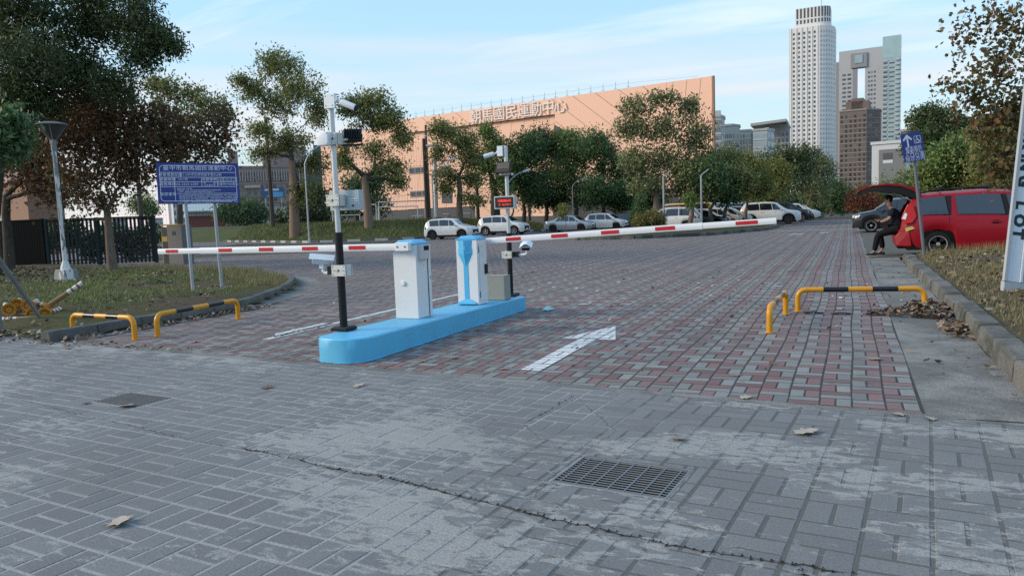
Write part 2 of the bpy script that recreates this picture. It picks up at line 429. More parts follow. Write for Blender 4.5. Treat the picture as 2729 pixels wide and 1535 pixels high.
# cracks with soil and crumbs
m_soil = ground_mat('crack_soil', [(0.3, (0.018, 0.015, 0.012)), (0.5, (0.05, 0.04, 0.028)), (0.75, (0.11, 0.085, 0.05))], 30, 0.8)
def crack(path, w0, w1, seed, crumbs=0):
    r = random.Random(seed); mb = MB(); pts = []
    P = [ground(*q) for q in path]
    for a, b in zip(P, P[1:]):
        n = max(2, int((b-a).length/0.035))
        for k in range(n):
            t = k/n; q = a.lerp(b, t); d = (b-a).normalized(); nrm = Vector((-d.y, d.x, 0))
            pts.append((q+nrm*r.uniform(-0.012, 0.012), nrm))
    L, R_ = [], []
    for i, (q, nrm) in enumerate(pts):
        w = 0.56*r.uniform(w0, w1)*(0.35 if r.random() < 0.25 else 1.0)
        if i in (0, len(pts)-1): w = 0.0008
        L.append(tuple(q+nrm*w*r.uniform(.3, .7)+Vector((0, 0, 0.0032)))); R_.append(tuple(q-nrm*w*r.uniform(.3, .7)+Vector((0, 0, 0.0032))))
    n = len(L); mb.add(L+R_, [(i, n+i, n+i+1, i+1) for i in range(n-1)])
    for _ in range(crumbs):
        q, nrm = r.choice(pts); s = r.uniform(0.003, 0.009); c = q+nrm*r.uniform(-0.016, 0.016)+Vector((0, 0, 0.004))
        mb.add([c+Vector((s*r.uniform(.5, 1.6), 0, 0)), c+Vector((-s*.5, s*r.uniform(.5, 1.3), 0)), c+Vector((-s*.5, -s*.8, 0)), c+Vector((0, 0, s*.9))], [(0, 1, 3), (1, 2, 3), (2, 0, 3)])
    o = mb.build('crack', m_soil, sidewalk, fix=True); return o
crack([(330, 1130), (470, 1165), (600, 1190), (700, 1205)], 0.004, 0.010, 1, 10)
crack([(640, 1195), (700, 1205), (800, 1228), (900, 1252), (1000, 1268), (1120, 1296), (1250, 1330), (1400, 1365)], 0.008, 0.026, 2, 150)
crack([(1380, 1362), (1480, 1384), (1560, 1402), (1680, 1430), (1800, 1455), (1900, 1472), (2000, 1490), (2140, 1508), (2300, 1532)], 0.007, 0.022, 3, 160)
crack([(1465, 1285), (1390, 1350), (1310, 1412), (1190, 1500)], 0.003, 0.007, 4)
crack([(1550, 1212), (1640, 1150), (1540, 1060)], 0.002, 0.006, 5)
crack([(1080, 1088), (1180, 1100), (1395, 1128), (1450, 1185)], 0.002, 0.006, 6)
crack([(1395, 1128), (1450, 1100), (1530, 1055)], 0.003, 0.009, 7, 20)
crack([(20, 1055), (60, 1066), (110, 1078), (210, 1105), (330, 1130)], 0.003, 0.008, 8)
crack([(2130, 1505), (2150, 1535), (2140, 1570)], 0.004, 0.012, 9, 20)

# --- parking lot: red and grey pavers in basket weave
XE, MOD = 0.5, 0.23
NOSE = [(-9.95, 5.6), (-9.98, 7.8), (-9.95, 8.6), (-10.04, 9.85), (-10.25, 10.8), (-10.9, 12.2), (-12.0, 14.0), (-13.3, 15.6), (-15.2, 16.9), (-18.0, 18.2), (-22.5, 19.6), (-30, 21.2), (-45, 24)]
def paver_mat(name, rgb, single, dull=0.0):
    m, t, b, o = nodes_of(name); g = NT(t); p = g.pos()
    r = g.rnd() if single else g.island()
    c = g.mix(r, tuple(x*0.72 for x in rgb), tuple(x*1.22 for x in rgb))
    c = g.mix(g.ramp(g.noise(p, 140, 3, 0.8), [(0.35, 0.45), (0.6, 0.0)]), c, (0.035, 0.033, 0.034))
    c = g.mix(g.ramp(g.noise(p, 160, 2, 0.6), [(0.62, 0.0), (0.75, 0.4)]), c, (0.3, 0.29, 0.28))
    c = g.mix(g.ramp(g.noise(p, 0.45, 6, 0.62), [(0.42, 0.0), (0.7, 0.55)]), c, (0.19, 0.175, 0.165))
    c = g.mix(g.ramp(g.noise(g.mapping(p, (1.6, .22, 1)), .9, 4, 0.6), [(0.5, 0.0), (0.72, 0.45)]), c, (0.1, 0.095, 0.09))     # tyre-worn tracks along the lanes
    c = g.mix(g.ramp(g.noise(p, 2.3, 5, 0.7, .5), [(0.62, 0.0), (0.7, 0.6)]), c, (0.06, 0.056, 0.055))                        # old oil and gum stains
    c = g.mix(g.ramp(g.noise(p, 5.5, 6, 0.75), [(0.6, 0.0), (0.7, 0.5)]), c, (0.24, 0.23, 0.215))                              # dusty patches
    g.put(b.inputs['Base Color'], c); b.inputs['Roughness'].default_value = 0.85; b.inputs['Specular IOR Level'].default_value = 0.28
    g.put(b.inputs['Normal'], g.bump(g.noise(p, 150, 4, 0.75), 0.4, 0.004)); return m
RED, GRY = (0.222, 0.124, 0.118), (0.24, 0.252, 0.237)
m_pr1, m_pg1 = paver_mat('red_paver_single', RED, True), paver_mat('grey_paver_single', GRY, True)
m_pr, m_pg = paver_mat('red_paver_many', RED, False), paver_mat('grey_paver_many', GRY, False)
m_joint = ground_mat('paver_joint', [(0.3, (0.03, 0.031, 0.029)), (0.55, (0.055, 0.055, 0.05)), (0.75, (0.11, 0.105, 0.09))], 2.5, 0.4)
lot = MB()
y_edge = lambda x: (V_EDGE+0.1 - x*GV.x)/GV.y
lot.add([(-90, y_edge(-90), -0.0026), (XE, y_edge(XE), -0.0026), (XE, 90, -0.0026), (-90, 90, -0.0026)], [(0, 1, 2, 3)])
parking_lot = lot.build('parking_lot', m_joint); parking_lot['kind'] = 'structure'
ISLAND_T = [ground(1545, 641), ground(1700, 637), ground(1877, 629), ground(2035, 615), ground(2075, 606), ground(1900, 603), ground(1560, 618), ground(1500, 628)]
ISL_T = [(p.x, p.y) for p in ISLAND_T]
VERGE_L = NOSE + [(-60, 20), (-60, 4), (-12, 5)]
rows = []
def lot_ok(x, y):
    if y < y_edge(x)-.2 or x > XE: return False
    if in_poly(x, y, VERGE_L): return False
    return True
single_list = []
GUTTER_L = 0.42
def near_nose(x, y):
    best = 9
    for (ax, ay), (bx, by) in zip(NOSE, NOSE[1:]):
        dx, dy = bx-ax, by-ay; t = max(0, min(1, ((x-ax)*dx+(y-ay)*dy)/(dx*dx+dy*dy)))
        best = min(best, math.hypot(x-ax-t*dx, y-ay-t*dy))
    return best
PAVE = []        # (x, y, length along X, depth along Y, red?)
for i in range(0, 260):
    for j in range(0, 330):
        x1 = XE-i*MOD; x0 = x1-MOD; y0 = 5.3+j*MOD; y1 = y0+MOD; xc, yc = x1-MOD/2, y0+MOD/2
        q = cam_uv((xc, yc, 0))
        if q is None or not (-260 < q[0] < PW+260) or q[1] > PH or yc > 78: continue
        if xc < -26 and yc > 30 and yc < 42 and False: continue
        if not lot_ok(xc, yc): continue
        if q[2] < 30 and near_nose(xc, yc) < GUTTER_L and yc > 7.2: continue
        par = (i+1) % 2
        if (i+j) % 2 == 0:
            PAVE.append((q[2], xc, y0+MOD*0.25, MOD, MOD/2, par == 0)); PAVE.append((q[2], xc, y0+MOD*0.75, MOD, MOD/2, par == 1))
        else:
            PAVE.append((q[2], x0+MOD*0.25, yc, MOD/2, MOD, par == 1)); PAVE.append((q[2], x0+MOD*0.75, yc, MOD/2, MOD, par == 0))
EDGE_P = [p for p in PAVE if abs(p[2]-y_edge(p[1])) < .3 and p[2]-p[4]/2 <= y_edge(p[1])-0.0 < p[2]+p[4]/2-.02]
PAVE = [p for p in PAVE if p[2]-p[4]/2 > y_edge(p[1])-0.0]
def visible(p):
    q = cam_uv((p[1], p[2], 0)); return 0 < q[0] < PW and q[1] < PH
PAVE.sort(key=lambda p: p[0]+(0 if visible(p) else 500) if p[0] < 12 else p[0])
pv = {}
for red in (0, 1):
    for k in range(4):
        for vert in (0, 1):
            v, f = brick_verts(MOD-0.013-.009*vert, MOD/2-0.022+.009*vert, 0.022, 0.0045, 0.0015, rb)
            me = bpy.data.meshes.new('brick'); me.from_pydata(v, [], f); me.materials.append(m_pr1 if red else m_pg1); pv[red, k, vert] = me
wobx = lambda x, y: 0.010*math.sin(y*1.7+x*1.1)+0.009*math.sin(y*0.6+x*.7)
mbn = MB(); fv = []; fm = []
TOPS = []
for n, (d, x, y, lx, ly, red) in enumerate(PAVE):
    jit = 1.0 if d < 14 else 1.6
    xx = x+wobx(x, y); z = rb.uniform(-0.001, 0.001); a = rb.uniform(-0.012, 0.012)
    if d < 16: TOPS.append((xx, y, lx, ly, z))
    if n < 300:
        o = link('brick', pv[int(red), rb.randrange(4), int(lx < ly)], parking_lot); o.location = (xx, y, z); o.rotation_euler = (0, 0, (0 if lx > ly else math.pi/2)+a)
    elif d < 17:
        v, f = brick_verts(lx-0.013, ly-0.022, 0.02, 0.0045, 0.0015, rb); c, s = math.cos(a), math.sin(a)
        mbn.add([(xx+c*p[0]-s*p[1], y+s*p[0]+c*p[1], z+p[2]) for p in v], f, 0 if red else 1)
    else:
        hx, hy = lx/2-0.0075, ly/2-0.006
        fv += [(xx-hx, y-hy, z), (xx+hx, y-hy, z), (xx+hx, y+hy, z), (xx-hx, y+hy, z)]; fm.append(0 if red else 1)
for (d, x, y, lx, ly, red) in EDGE_P:
    xx = x+wobx(x, y); q = [(xx-lx/2+.0065, y-ly/2+.011), (xx+lx/2-.0065, y-ly/2+.011), (xx+lx/2-.0065, y+ly/2-.011), (xx-lx/2+.0065, y+ly/2-.011)]
    q = clip_poly(q, GV.x, GV.y, -(V_EDGE+.108))
    if len(q) > 2: mbn.prism([(a, b, -.02) for a, b in q], (0, 0, .02), 0 if red else 1)
tag(mbn.build('bricks', [m_pr, m_pg], parking_lot), kind='stuff')
o = link('far_bricks', np_mesh('far_bricks', fv, np.arange(len(fv)).reshape(-1, 4), [m_pr, m_pg], fm), parking_lot); o['kind'] = 'stuff'

# painted marks: cut to the tops of the pavers so that the joints stay open
m_paint = None
def paint_mat():
    m, t, b, o = nodes_of('worn_white_paint'); g = NT(t); p = g.pos()
    w = g.ramp(g.noise(p, 26, 6, 0.75), [(0.36, 1.0), (0.46, 0.0)])
    c = g.mix(w, (0.62, 0.63, 0.62), (0.24, 0.235, 0.23)); c = g.mix(g.ramp(g.noise(p, 3, 4), [(0.5, 0.0), (0.8, 0.5)]), c, (0.4, 0.4, 0.39))
    g.put(b.inputs['Base Color'], c); b.inputs['Roughness'].default_value = 0.75; return m
m_paint = paint_mat()
def paint(name, polys):
    mb = MB()
    for P in polys:
        xs = [p[0] for p in P]; ys = [p[1] for p in P]
        for (x, y, lx, ly, z) in TOPS:
            if x+lx < min(xs) or x-lx > max(xs) or y+ly < min(ys) or y-ly > max(ys): continue
            q = [(x-lx/2+.0085, y-ly/2+.0085), (x+lx/2-.0085, y-ly/2+.0085), (x+lx/2-.0085, y+ly/2-.0085), (x-lx/2+.0085, y+ly/2-.0085)]
            q = clip_convex(q, P)
            if len(q) >= 3: mb.add([(a, b, z+0.0035) for a, b in q], [tuple(range(len(q)))])
    return mb.build(name, m_paint, parking_lot)
paint('arrow_marking', [[(-2.945, 6.60), (-2.715, 6.60), (-2.715, 8.48), (-2.945, 8.48)], [(-3.17, 8.44), (-2.50, 8.44), (-2.81, 9.50)]])
paint('lane_marking', [[(-7.05, 7.55), (-6.93, 7.55), (-6.93, 13.5), (-7.05, 13.5)], [(-7.22, 8.0), (-6.99, 7.72), (-6.99, 9.0), (-7.2, 9.0)]])
mb = MB()
for (a, b, w, z) in (((-4.4, 47.6), (0.2, 47.6), .13, .006), ((-5.5, 57), (0, 57.0), .13, .006), ((-2.9, 41.3), (-2.2, 41.6), .25, .006), ((-1.4, 43), (-1.0, 43), .3, .006)):
    mb.add([(a[0], a[1]-w, z), (b[0], b[1]-w, z), (b[0], b[1]+w, z), (a[0], a[1]+w, z)], [(0, 1, 2, 3)])
mb.build('bay_marking', m_paint, parking_lot)
mb = MB(); r = random.Random(12)
flecks = [p for p in PAVE if p[0] < 22 and -6 < p[1] < 0.4 and 11.5 < p[2] < 16]
for p in r.sample(flecks, min(len(flecks), 46)):
    x, y, lx, ly = p[1]+wobx(p[1], p[2]), p[2], p[3]*r.uniform(.3, .95)-.03, p[4]*r.uniform(.4, .9)-.02
    if lx < .02 or ly < .02: continue
    mb.add([(x-lx/2, y-ly/2, .006), (x+lx/2, y-ly/2, .006), (x+lx/2, y+ly/2, .006), (x-lx/2, y+ly/2, .006)], [(0, 1, 2, 3)])
mb.build('paint_remains', m_paint, parking_lot)

# --- concrete strips and kerbs
def concrete_mat(name, a, b_, moss=0.4, scale=1.0, lo=None):
    m, t, bs, o = nodes_of(name); g = NT(t); p = g.pos()
    c = g.mix(g.noise(p, 2.2*scale, 7, 0.65), a, b_)
    c = g.mix(g.ramp(g.noise(p, 90*scale, 3, 0.8), [(0.40, 0.8), (0.56, 0.0)]), c, tuple(x*0.35 for x in a))
    c = g.mix(g.ramp(g.noise(p, 1.1*scale, 8, 0.7, 0.5), [(0.42, 0.0), (0.56, moss)]), c, (0.06, 0.062, 0.052))
    c = g.mix(g.ramp(g.noise(p, 4*scale, 8, 0.75), [(0.66, 0.0), (0.74, 0.7)]), c, (0.34, 0.35, 0.34))
    g.put(bs.inputs['Base Color'], c); bs.inputs['Roughness'].default_value = 0.9; bs.inputs['Specular IOR Level'].default_value = 0.25
    g.put(bs.inputs['Normal'], g.bump(g.math('ADD', g.noise(p, 80*scale, 5, 0.75), g.noise(p, 9*scale, 5)), 0.5, 0.008)); return m
m_conc = concrete_mat('gutter_concrete', (0.23, 0.225, 0.205), (0.36, 0.35, 0.325), 0.55)
m_kerb = concrete_mat('kerb_concrete', (0.16, 0.155, 0.14), (0.24, 0.23, 0.205), 0.95)
m_kerb_l = concrete_mat('kerb_concrete_left', (0.15, 0.148, 0.14), (0.21, 0.205, 0.195), 0.6)
gut = MB()
nx, ny = 6, 60
def grid_sheet(fn, nu, nv):
    v = [fn(i/nu, j/nv) for j in range(nv+1) for i in range(nu+1)]
    f = [(j*(nu+1)+i, j*(nu+1)+i+1, (j+1)*(nu+1)+i+1, (j+1)*(nu+1)+i) for j in range(nv) for i in range(nu)]
    return v, f
gut.add(*grid_sheet(lambda s, t: (XE-.04+.764*s+0.006*math.sin(t*70)*s, y_edge(XE)-.08+(22.6-5.8)*t, -0.0038+0.008*math.sin(s*3.14+t*9)*s+0.008*s), 6, 70))
gut.build('gutter', m_conc)['kind'] = 'structure'
# grey border strip between sidewalk and lot
MB().add(*grid_sheet(lambda s, t: g2w(-14+19*s, V_EDGE-0.012+0.115*t+0.008*math.sin(s*60), -0.0012), 60, 1)).build('border_strip', m_conc)['kind'] = 'structure'
# apron right of the lot, in front of the kerb
MB().add([g2w(0.08, V_EDGE-0.015, -0.0025), g2w(6, V_EDGE-0.2, -0.0025), g2w(6, V_EDGE+0.5, -0.0025), g2w(0.08, V_EDGE+0.12, -0.0025)], [(0, 1, 2, 3)]).build('apron', m_conc)['kind'] = 'structure'

def kerb_stone(prof_w, hgt, p0, p1, n0, n1, r):
    """a kerb block from p0 to p1; n0/n1 unit normals pointing to the verge"""
    mb = MB(); K = 5; sec = []
    for k in range(K):
        t = k/(K-1); p = Vector(p0).lerp(Vector(p1), t); n = Vector(n0).lerp(Vector(n1), t).normalized(); j = lambda s: r.uniform(-s, s)
        h = hgt+j(0.006)
        sec.append([p+Vector((0, 0, -0.03)), p+n*(0.006+j(.006))+Vector((0, 0, h*0.55)), p+n*(0.018+j(.008))+Vector((0, 0, h*0.93)), p+n*(0.04+j(.01))+Vector((0, 0, h)),
                    p+n*(prof_w-0.04+j(.006))+Vector((0, 0, h+.004)), p+n*(prof_w-.005)+Vector((0, 0, h*0.86)), p+n*prof_w+Vector((0, 0, -0.03))])
    V = [q for s_ in sec for q in s_]; m = len(sec[0]); F = []
    for k in range(K-1):
        for i in range(m-1): F.append((k*m+i, (k+1)*m+i, (k+1)*m+i+1, k*m+i+1))
    F.append(tuple(range(m))); F.append(tuple((K-1)*m+i for i in reversed(range(m))))
    mb.add(V, F); return mb
kr = random.Random(5)
kerb_r = bpy.data.objects.new('kerb_right', None); COL.objects.link(kerb_r); kerb_r['kind'] = 'structure'; kerb_r.location = (1.3, 12, 0)
y = 4.2
while y < 21.3:
    L = 0.98+kr.uniform(-.03, .03); y1 = min(y+L, 21.4); x = 1.225+kr.uniform(-.014, .014)
    adopt(kerb_stone(0.25, 0.185+kr.uniform(-.012, .012), (x, y+.009, 0), (x+kr.uniform(-.01, .01), y1-.009, 0), (1, 0, 0), (1, 0, 0), kr).build('kerb_stone', m_kerb, smooth=22, fix=True), kerb_r); y = y1
kerb_l = bpy.data.objects.new('kerb_left', None); COL.objects.link(kerb_l); kerb_l['kind'] = 'structure'; kerb_l.location = (-10.2, 9, 0)
def resample(P, step):
    out = [Vector((*P[0], 0))]; acc = 0
    for a, b in zip(P, P[1:]):
        a, b = Vector((*a, 0)), Vector((*b, 0)); L = (b-a).length; d = step-acc
        while d <= L: out.append(a.lerp(b, d/L)); d += step
        acc = L-(d-step)
    return out
def smooth_path(P, n=6):
    out = []
    for i in range(len(P)-1):
        p0, p1, p2, p3 = [Vector((*P[max(0, min(len(P)-1, k))], 0)) for k in (i-1, i, i+1, i+2)]
        for k in range(n):
            t = k/n; out.append(0.5*((2*p1)+(p2-p0)*t+(2*p0-5*p1+4*p2-p3)*t*t+(3*p1-p0-3*p2+p3)*t**3))
    out.append(Vector((*P[-1], 0))); return [(p.x, p.y) for p in out]
NS = smooth_path(NOSE)
KP = resample([p for p in NS if p[1] > 6.55], 0.75)
for k in range(min(len(KP)-1, 24)):
    a, b = KP[k], KP[k+1]; pr, nx_ = KP[max(0, k-1)], KP[min(len(KP)-1, k+2)]
    n0 = (b-pr); n1 = (nx_-a); n0 = Vector((-n0.y, n0.x, 0)).normalized(); n1 = Vector((-n1.y, n1.x, 0)).normalized()
    d = (b-a).normalized()*0.007
    adopt(kerb_stone(0.18, 0.15+kr.uniform(-.006, .006), a+d, b-d, n0, n1, kr).build('kerb_stone', m_kerb_l, smooth=22, fix=True), kerb_l)
# left gutter: a band along the kerb
gl = MB(); GP = resample([p for p in NS if p[1] > 7.0], 0.25)[:60]; vv = []
for k, p in enumerate(GP):
    t = (GP[min(k+1, len(GP)-1)]-GP[max(k-1, 0)]).normalized(); n = Vector((t.y, -t.x, 0)); w = 0.30+0.62*max(0, min(1, (p.y-10.5)/3.5))
    for s in (-0.05, 0.3, 0.7, 1.0): vv.append(tuple(p+n*w*s+Vector((0, 0, -0.006+0.013*(1-s)))))
gl.add(vv, [(4*k+i, 4*k+i+1, 4*k+5+i, 4*k+4+i) for k in range(len(GP)-1) for i in range(3)])
gl.build('gutter_left', m_conc, fix=True)['kind'] = 'structure'

# --- verges with grass and leaf litter
def verge_mat(name, grass, soil, litter, gs=1.0):
    m, t, b, o = nodes_of(name); g = NT(t); p = g.pos()
    patch = g.ramp(g.noise(p, 0.55*gs, 6, 0.65, 0.3), [(0.42, 0.0), (0.58, 1.0)])
    c = g.mix(patch, soil, grass); c = g.mix(g.ramp(g.noise(p, 22, 6, 0.75), [(0.42, 0.0), (0.6, 0.9)]), c, litter)
    c = g.mix(g.ramp(g.noise(p, 120, 3, 0.8), [(0.35, 0.6), (0.6, 0.0)]), c, (0.012, 0.012, 0.008))
    g.put(b.inputs['Base Color'], c); b.inputs['Roughness'].default_value = 0.95; b.inputs['Specular IOR Level'].default_value = 0.1
    g.put(b.inputs['Normal'], g.bump(g.noise(p, 60, 6, 0.8), 0.9, 0.03)); return m
m_vl = verge_mat('verge_soil_left', (0.085, 0.115, 0.035), (0.13, 0.105, 0.07), (0.16, 0.115, 0.075))
m_vr = verge_mat('verge_soil_right', (0.11, 0.115, 0.045), (0.15, 0.12, 0.075), (0.2, 0.15, 0.1))
m_bm = verge_mat('berm_grass', (0.09, 0.11, 0.038), (0.12, 0.115, 0.055), (0.07, 0.09, 0.03), 0.5)
def zl(x, y): return 0.135+0.05*math.sin(x*0.7+1)*math.sin(y*0.5)+0.02*math.sin(x*3.1)*math.sin(y*2.7)
def poly_sheet(P, zf, step, name, mat):
    xs = [p[0] for p in P]; ys = [p[1] for p in P]; idx = {}; V = []; F = []
    ni, nj = int((max(xs)-min(xs))/step)+1, int((max(ys)-min(ys))/step)+1
    mb = MB()
    for i in range(ni):
        for j in range(nj):
            x0, y0 = min(xs)+i*step, min(ys)+j*step
            if not any(in_poly(x0+a*step, y0+b*step, P) for a in (0, .5, 1) for b in (0, .5, 1)): continue
            q = []
            for a, b in ((0, 0), (1, 0), (1, 1), (0, 1)):
                k = (i+a, j+b)
                if k not in idx: idx[k] = len(mb.v); x, y_ = x0+a*step, y0+b*step; mb.v.append((x, y_, zf(x, y_)))
                q.append(idx[k])
            mb.f.append(tuple(q)); mb.m.append(0)
    o = mb.build(name, mat, smooth=60); o['kind'] = 'structure'; return o
def offset_path(P, d):
    out = []
    for k in range(len(P)):
        a, b = Vector(P[max(0, k-1)]), Vector(P[min(len(P)-1, k+1)]); t = (b-a).normalized(); out.append((P[k][0]-t.y*d, P[k][1]+t.x*d))
    return out
VL = [p for p in offset_path(NS, 0.13) if p[1] > 6.55]
VLP = VL + [(-60, 24), (-60, 6.9), (-11.0, 6.75)]
def zleft(x, y):
    e = near_nose(x, y); s = max(0.0, min(1.0, (y-6.9)/0.8)); s2 = max(0.0, min(1.0, (-10.3-x)/0.6))
    return -0.03 + (0.03 + zl(x, y))*s*min(1, 0.75+0.25*e/0.5)*(0.6+0.4*s2)
verge_left = poly_sheet(VLP, zleft, 0.16 if False else 0.3, 'verge_left', m_vl)
def zright(x, y): return 0.155+0.10*max(0, min(1, (x-1.6)/2))+0.02*math.sin(x*2.3)*math.sin(y*1.3)-0.14*max(0, min(1, (y-21.5)/1.0))
VRP = [(1.42, 3), (14, 3), (14, 22.3), (1.5, 22.3), (1.42, 21.6)]
verge_right = poly_sheet(VRP, zright, 0.3, 'verge_right', m_vr)
# soil foot at the left edge, between sidewalk and verge
MB().add([(-30, 6.2, -0.0035), (-9.96, y_edge(-9.96)-0.08, -0.0035), (-9.96, 7.2, -0.0035), (-30, 8.2, -0.0035)], [(0, 1, 2, 3)]).build('soil_strip', m_vl)['kind'] = 'structure'
# ------------------------------------------------------------------ berm, playing field, buildings
def strip(P, Q, name, mat, nseg=40, prof=None, zr=0.05, seed=1):
    """a bank between two polylines P (foot) and Q (top); prof gives the rise"""
    r = random.Random(seed); prof = prof or [(0, 0), (.2, .16), (.5, .58), (.8, .92), (1, 1)]
    def along(A, t):
        L = [0]
        for a, b in zip(A, A[1:]): L.append(L[-1]+(Vector(b)-Vector(a)).length)
        s = t*L[-1]
        for i in range(len(A)-1):
            if s <= L[i+1] or i == len(A)-2: return Vector(A[i]).lerp(Vector(A[i+1]), (s-L[i])/max(1e-6, L[i+1]-L[i]))
    V = []
    for k in range(nseg+1):
        a, b = along(P, k/nseg), along(Q, k/nseg)
        for u, w in prof: p = a.lerp(b, u); V.append((p.x, p.y, a.z+(b.z-a.z)*w+r.uniform(-zr, zr)*(0 < u < 1)))
    m = len(prof); F = [(k*m+i, k*m+i+1, (k+1)*m+i+1, (k+1)*m+i) for k in range(nseg) for i in range(m-1)]
    o = MB().add(V, F).build(name, mat, smooth=60, fix=True); o['kind'] = 'structure'; return o
BZ = 1.42
foot = [(-75, 58, 0), (-54.3, 54.2, 0), (-37, 45.6, 0), (-30.2, 48.0, 0), (-28.1, 55.5, 0), (-27, 60.5, 0), (-24.5, 68, 0), (-22, 74, 0)]
top = [(-78, 68, BZ), (-58.3, 62, BZ), (-42, 53.0, BZ), (-36.5, 55.0, BZ), (-34, 61.5, BZ), (-33.4, 66, BZ*.8), (-31, 73, BZ*.5), (-29, 79, .4)]
berm = strip(foot, top, 'berm', m_bm, 60)
m_field = ground_mat('field_turf', [(0.3, (0.04, 0.045, 0.03)), (0.55, (0.07, 0.07, 0.05)), (0.75, (0.11, 0.1, 0.08))], 0.3)
MB().add([t_ for t_ in top]+[(-31, 150, .4), (-60, 230, BZ), (-190, 230, BZ), (-170, 62, BZ)], [tuple(range(len(top)+4))]).build('field', m_field, fix=True)['kind'] = 'structure'
# kerb blocks along the foot of the berm, painted white and dark in turns
m_kw = plain('kerb_white', (.42, .42, .4), .8, dirt=.4); m_kd = plain('kerb_dark', (.1, .1, .095), .8)
kb = bpy.data.objects.new('berm_kerb', None); COL.objects.link(kb); kb['kind'] = 'structure'; kb.location = (-33, 46, 0)
KB = resample([(p[0], p[1]) for p in foot[1:-1]], 1.05)
for k in range(len(KB)-1):
    a, b = KB[k], KB[k+1]; d = (b-a).normalized(); n = Vector((-d.y, d.x, 0)); e = d*.02
    adopt(MB().prism([a+e+n*.02, b-e+n*.02, b-e-n*.16, a+e-n*.16], (0, 0, .16)).build('kerb_stone', m_kw if k % 2 else m_kd, fix=True), kb)
# turf paving bays on the left
m_turf = verge_mat('turf_paving_soil', (0.06, 0.075, 0.03), (0.1, 0.095, 0.075), (0.08, 0.085, 0.05), 1.0)
m_cell = plain('turf_paver_concrete', (.22, .22, .205), .85, var=.25, scale=3)
TP = [(-33, 25.5), (-20.8, 33.5), (-29, 47.3), (-36, 44.8), (-46, 48)]
MB().add([(x, y, .004) for x, y in TP], [tuple(range(5))]).build('turf_paving', m_turf, fix=True)['kind'] = 'structure'
mb = MB()
for i in range(-60, 60):
    for j in range(-60, 60):
        x, y = -30+i*.42+(j % 2)*.21, 36+j*.36
        if in_poly(x, y, TP): mb.add([(x-.16, y-.13, .012), (x+.12, y-.13, .012), (x+.12, y-.02, .012), (x-.16, y-.02, .012)], [(0, 1, 2, 3)])
o = mb.build('paver_bars', m_cell, bpy.data.objects['turf_paving']); o['kind'] = 'stuff'
# tree island in the lot
isl_t = [(p.x, p.y) for p in ISLAND_T]
m_ti = verge_mat('tree_island_soil', (0.055, 0.075, 0.025), (0.09, 0.075, 0.05), (0.06, 0.065, 0.03), 0.6)
MB().add([(x, y, .17) for x, y in isl_t], [tuple(range(len(isl_t)))]).build('tree_island', m_ti, fix=True)['kind'] = 'structure'
KP2 = resample(isl_t+[isl_t[0]], 1.0); kt = bpy.data.objects.new('tree_island_kerb', None); COL.objects.link(kt); kt['kind'] = 'structure'; kt.location = (-8, 45, 0)
for k in range(len(KP2)-1):
    a, b = KP2[k], KP2[k+1]; d = (b-a).normalized(); n = Vector((-d.y, d.x, 0)); e = d*.008
    adopt(MB().prism([a+e+n*.1, b-e+n*.1, b-e-n*.09, a+e-n*.09], (0, 0, .19)).build('kerb_stone', m_kerb, fix=True), kt)
# asphalt behind, where the cars stand
m_asph = ground_mat('asphalt', [(0.3, (0.045, 0.045, 0.046)), (0.6, (0.075, 0.074, 0.072)), (0.8, (0.1, 0.1, 0.098))], 1.2, 0.3)
MB().add([(-26.2, 60, .005), (-10, 48, .005), (-4.6, 56, .005), (-4.6, 110, .005), (-22, 110, .005)], [(0, 1, 2, 3, 4)]).build('service_road', m_asph)['kind'] = 'structure'
MB().add([(XE, 22.6, .003), (30, 22.6, .003), (30, 90, .003), (XE, 90, .003)], [(0, 1, 2, 3)]).build('bay_ground', ground_mat('bay_ground', [(0.3, (0.06, 0.06, 0.045)), (0.55, (0.11, 0.105, 0.085)), (0.75, (0.15, 0.145, 0.13))], 1.6, .4))['kind'] = 'structure'

# --- generic facade helpers
def facade_frame(pL, pR):
    """pL, pR: left and right foot of a wall seen from outside; returns origin, x axis, outward normal, length"""
    a, b = Vector((pL.x, pL.y, 0)), Vector((pR.x, pR.y, 0)); d = b-a; L = d.length; d.normalize(); return a, d, Vector((d.y, -d.x, 0)), L
def rglass(name, cols, rough=.15):
    m, t, b, o = nodes_of(name); g = NT(t); g.put(b.inputs['Base Color'], g.ramp(g.island(), [(i/(len(cols)-1), c) for i, c in enumerate(cols)])); b.inputs['Roughness'].default_value = rough; return m
m_winglass = rglass('window_glass', [(.02, .025, .03), (.05, .055, .06), (.03, .036, .045), (.16, .15, .13), (.04, .05, .06)])
m_winglass2 = plain('window_glass_pale', (.12, .16, .18), .12, var=.4, scale=.25, spec=.7)
def win_grid(mb, org, d, n, xs, zs, w, h, mi=0, out=.05, frame_mi=None, skip=0.0, r=None):
    """recess-look windows: dark glass set back between a proud frame"""
    for x in xs:
        for z in zs:
            if skip and r.random() < skip: continue
            a = org+d*(x-w/2)+Vector((0, 0, z)); b = org+d*(x+w/2)+Vector((0, 0, z))
            mb.add([a+n*out, b+n*out, b+n*out+Vector((0, 0, h)), a+n*out+Vector((0, 0, h))], [(0, 1, 2, 3)], mi)
def wall_block(mb, foot, h, mi=0, z0=0.0):
    mb.prism([Vector((p[0], p[1], z0)) for p in foot], (0, 0, h), mi)

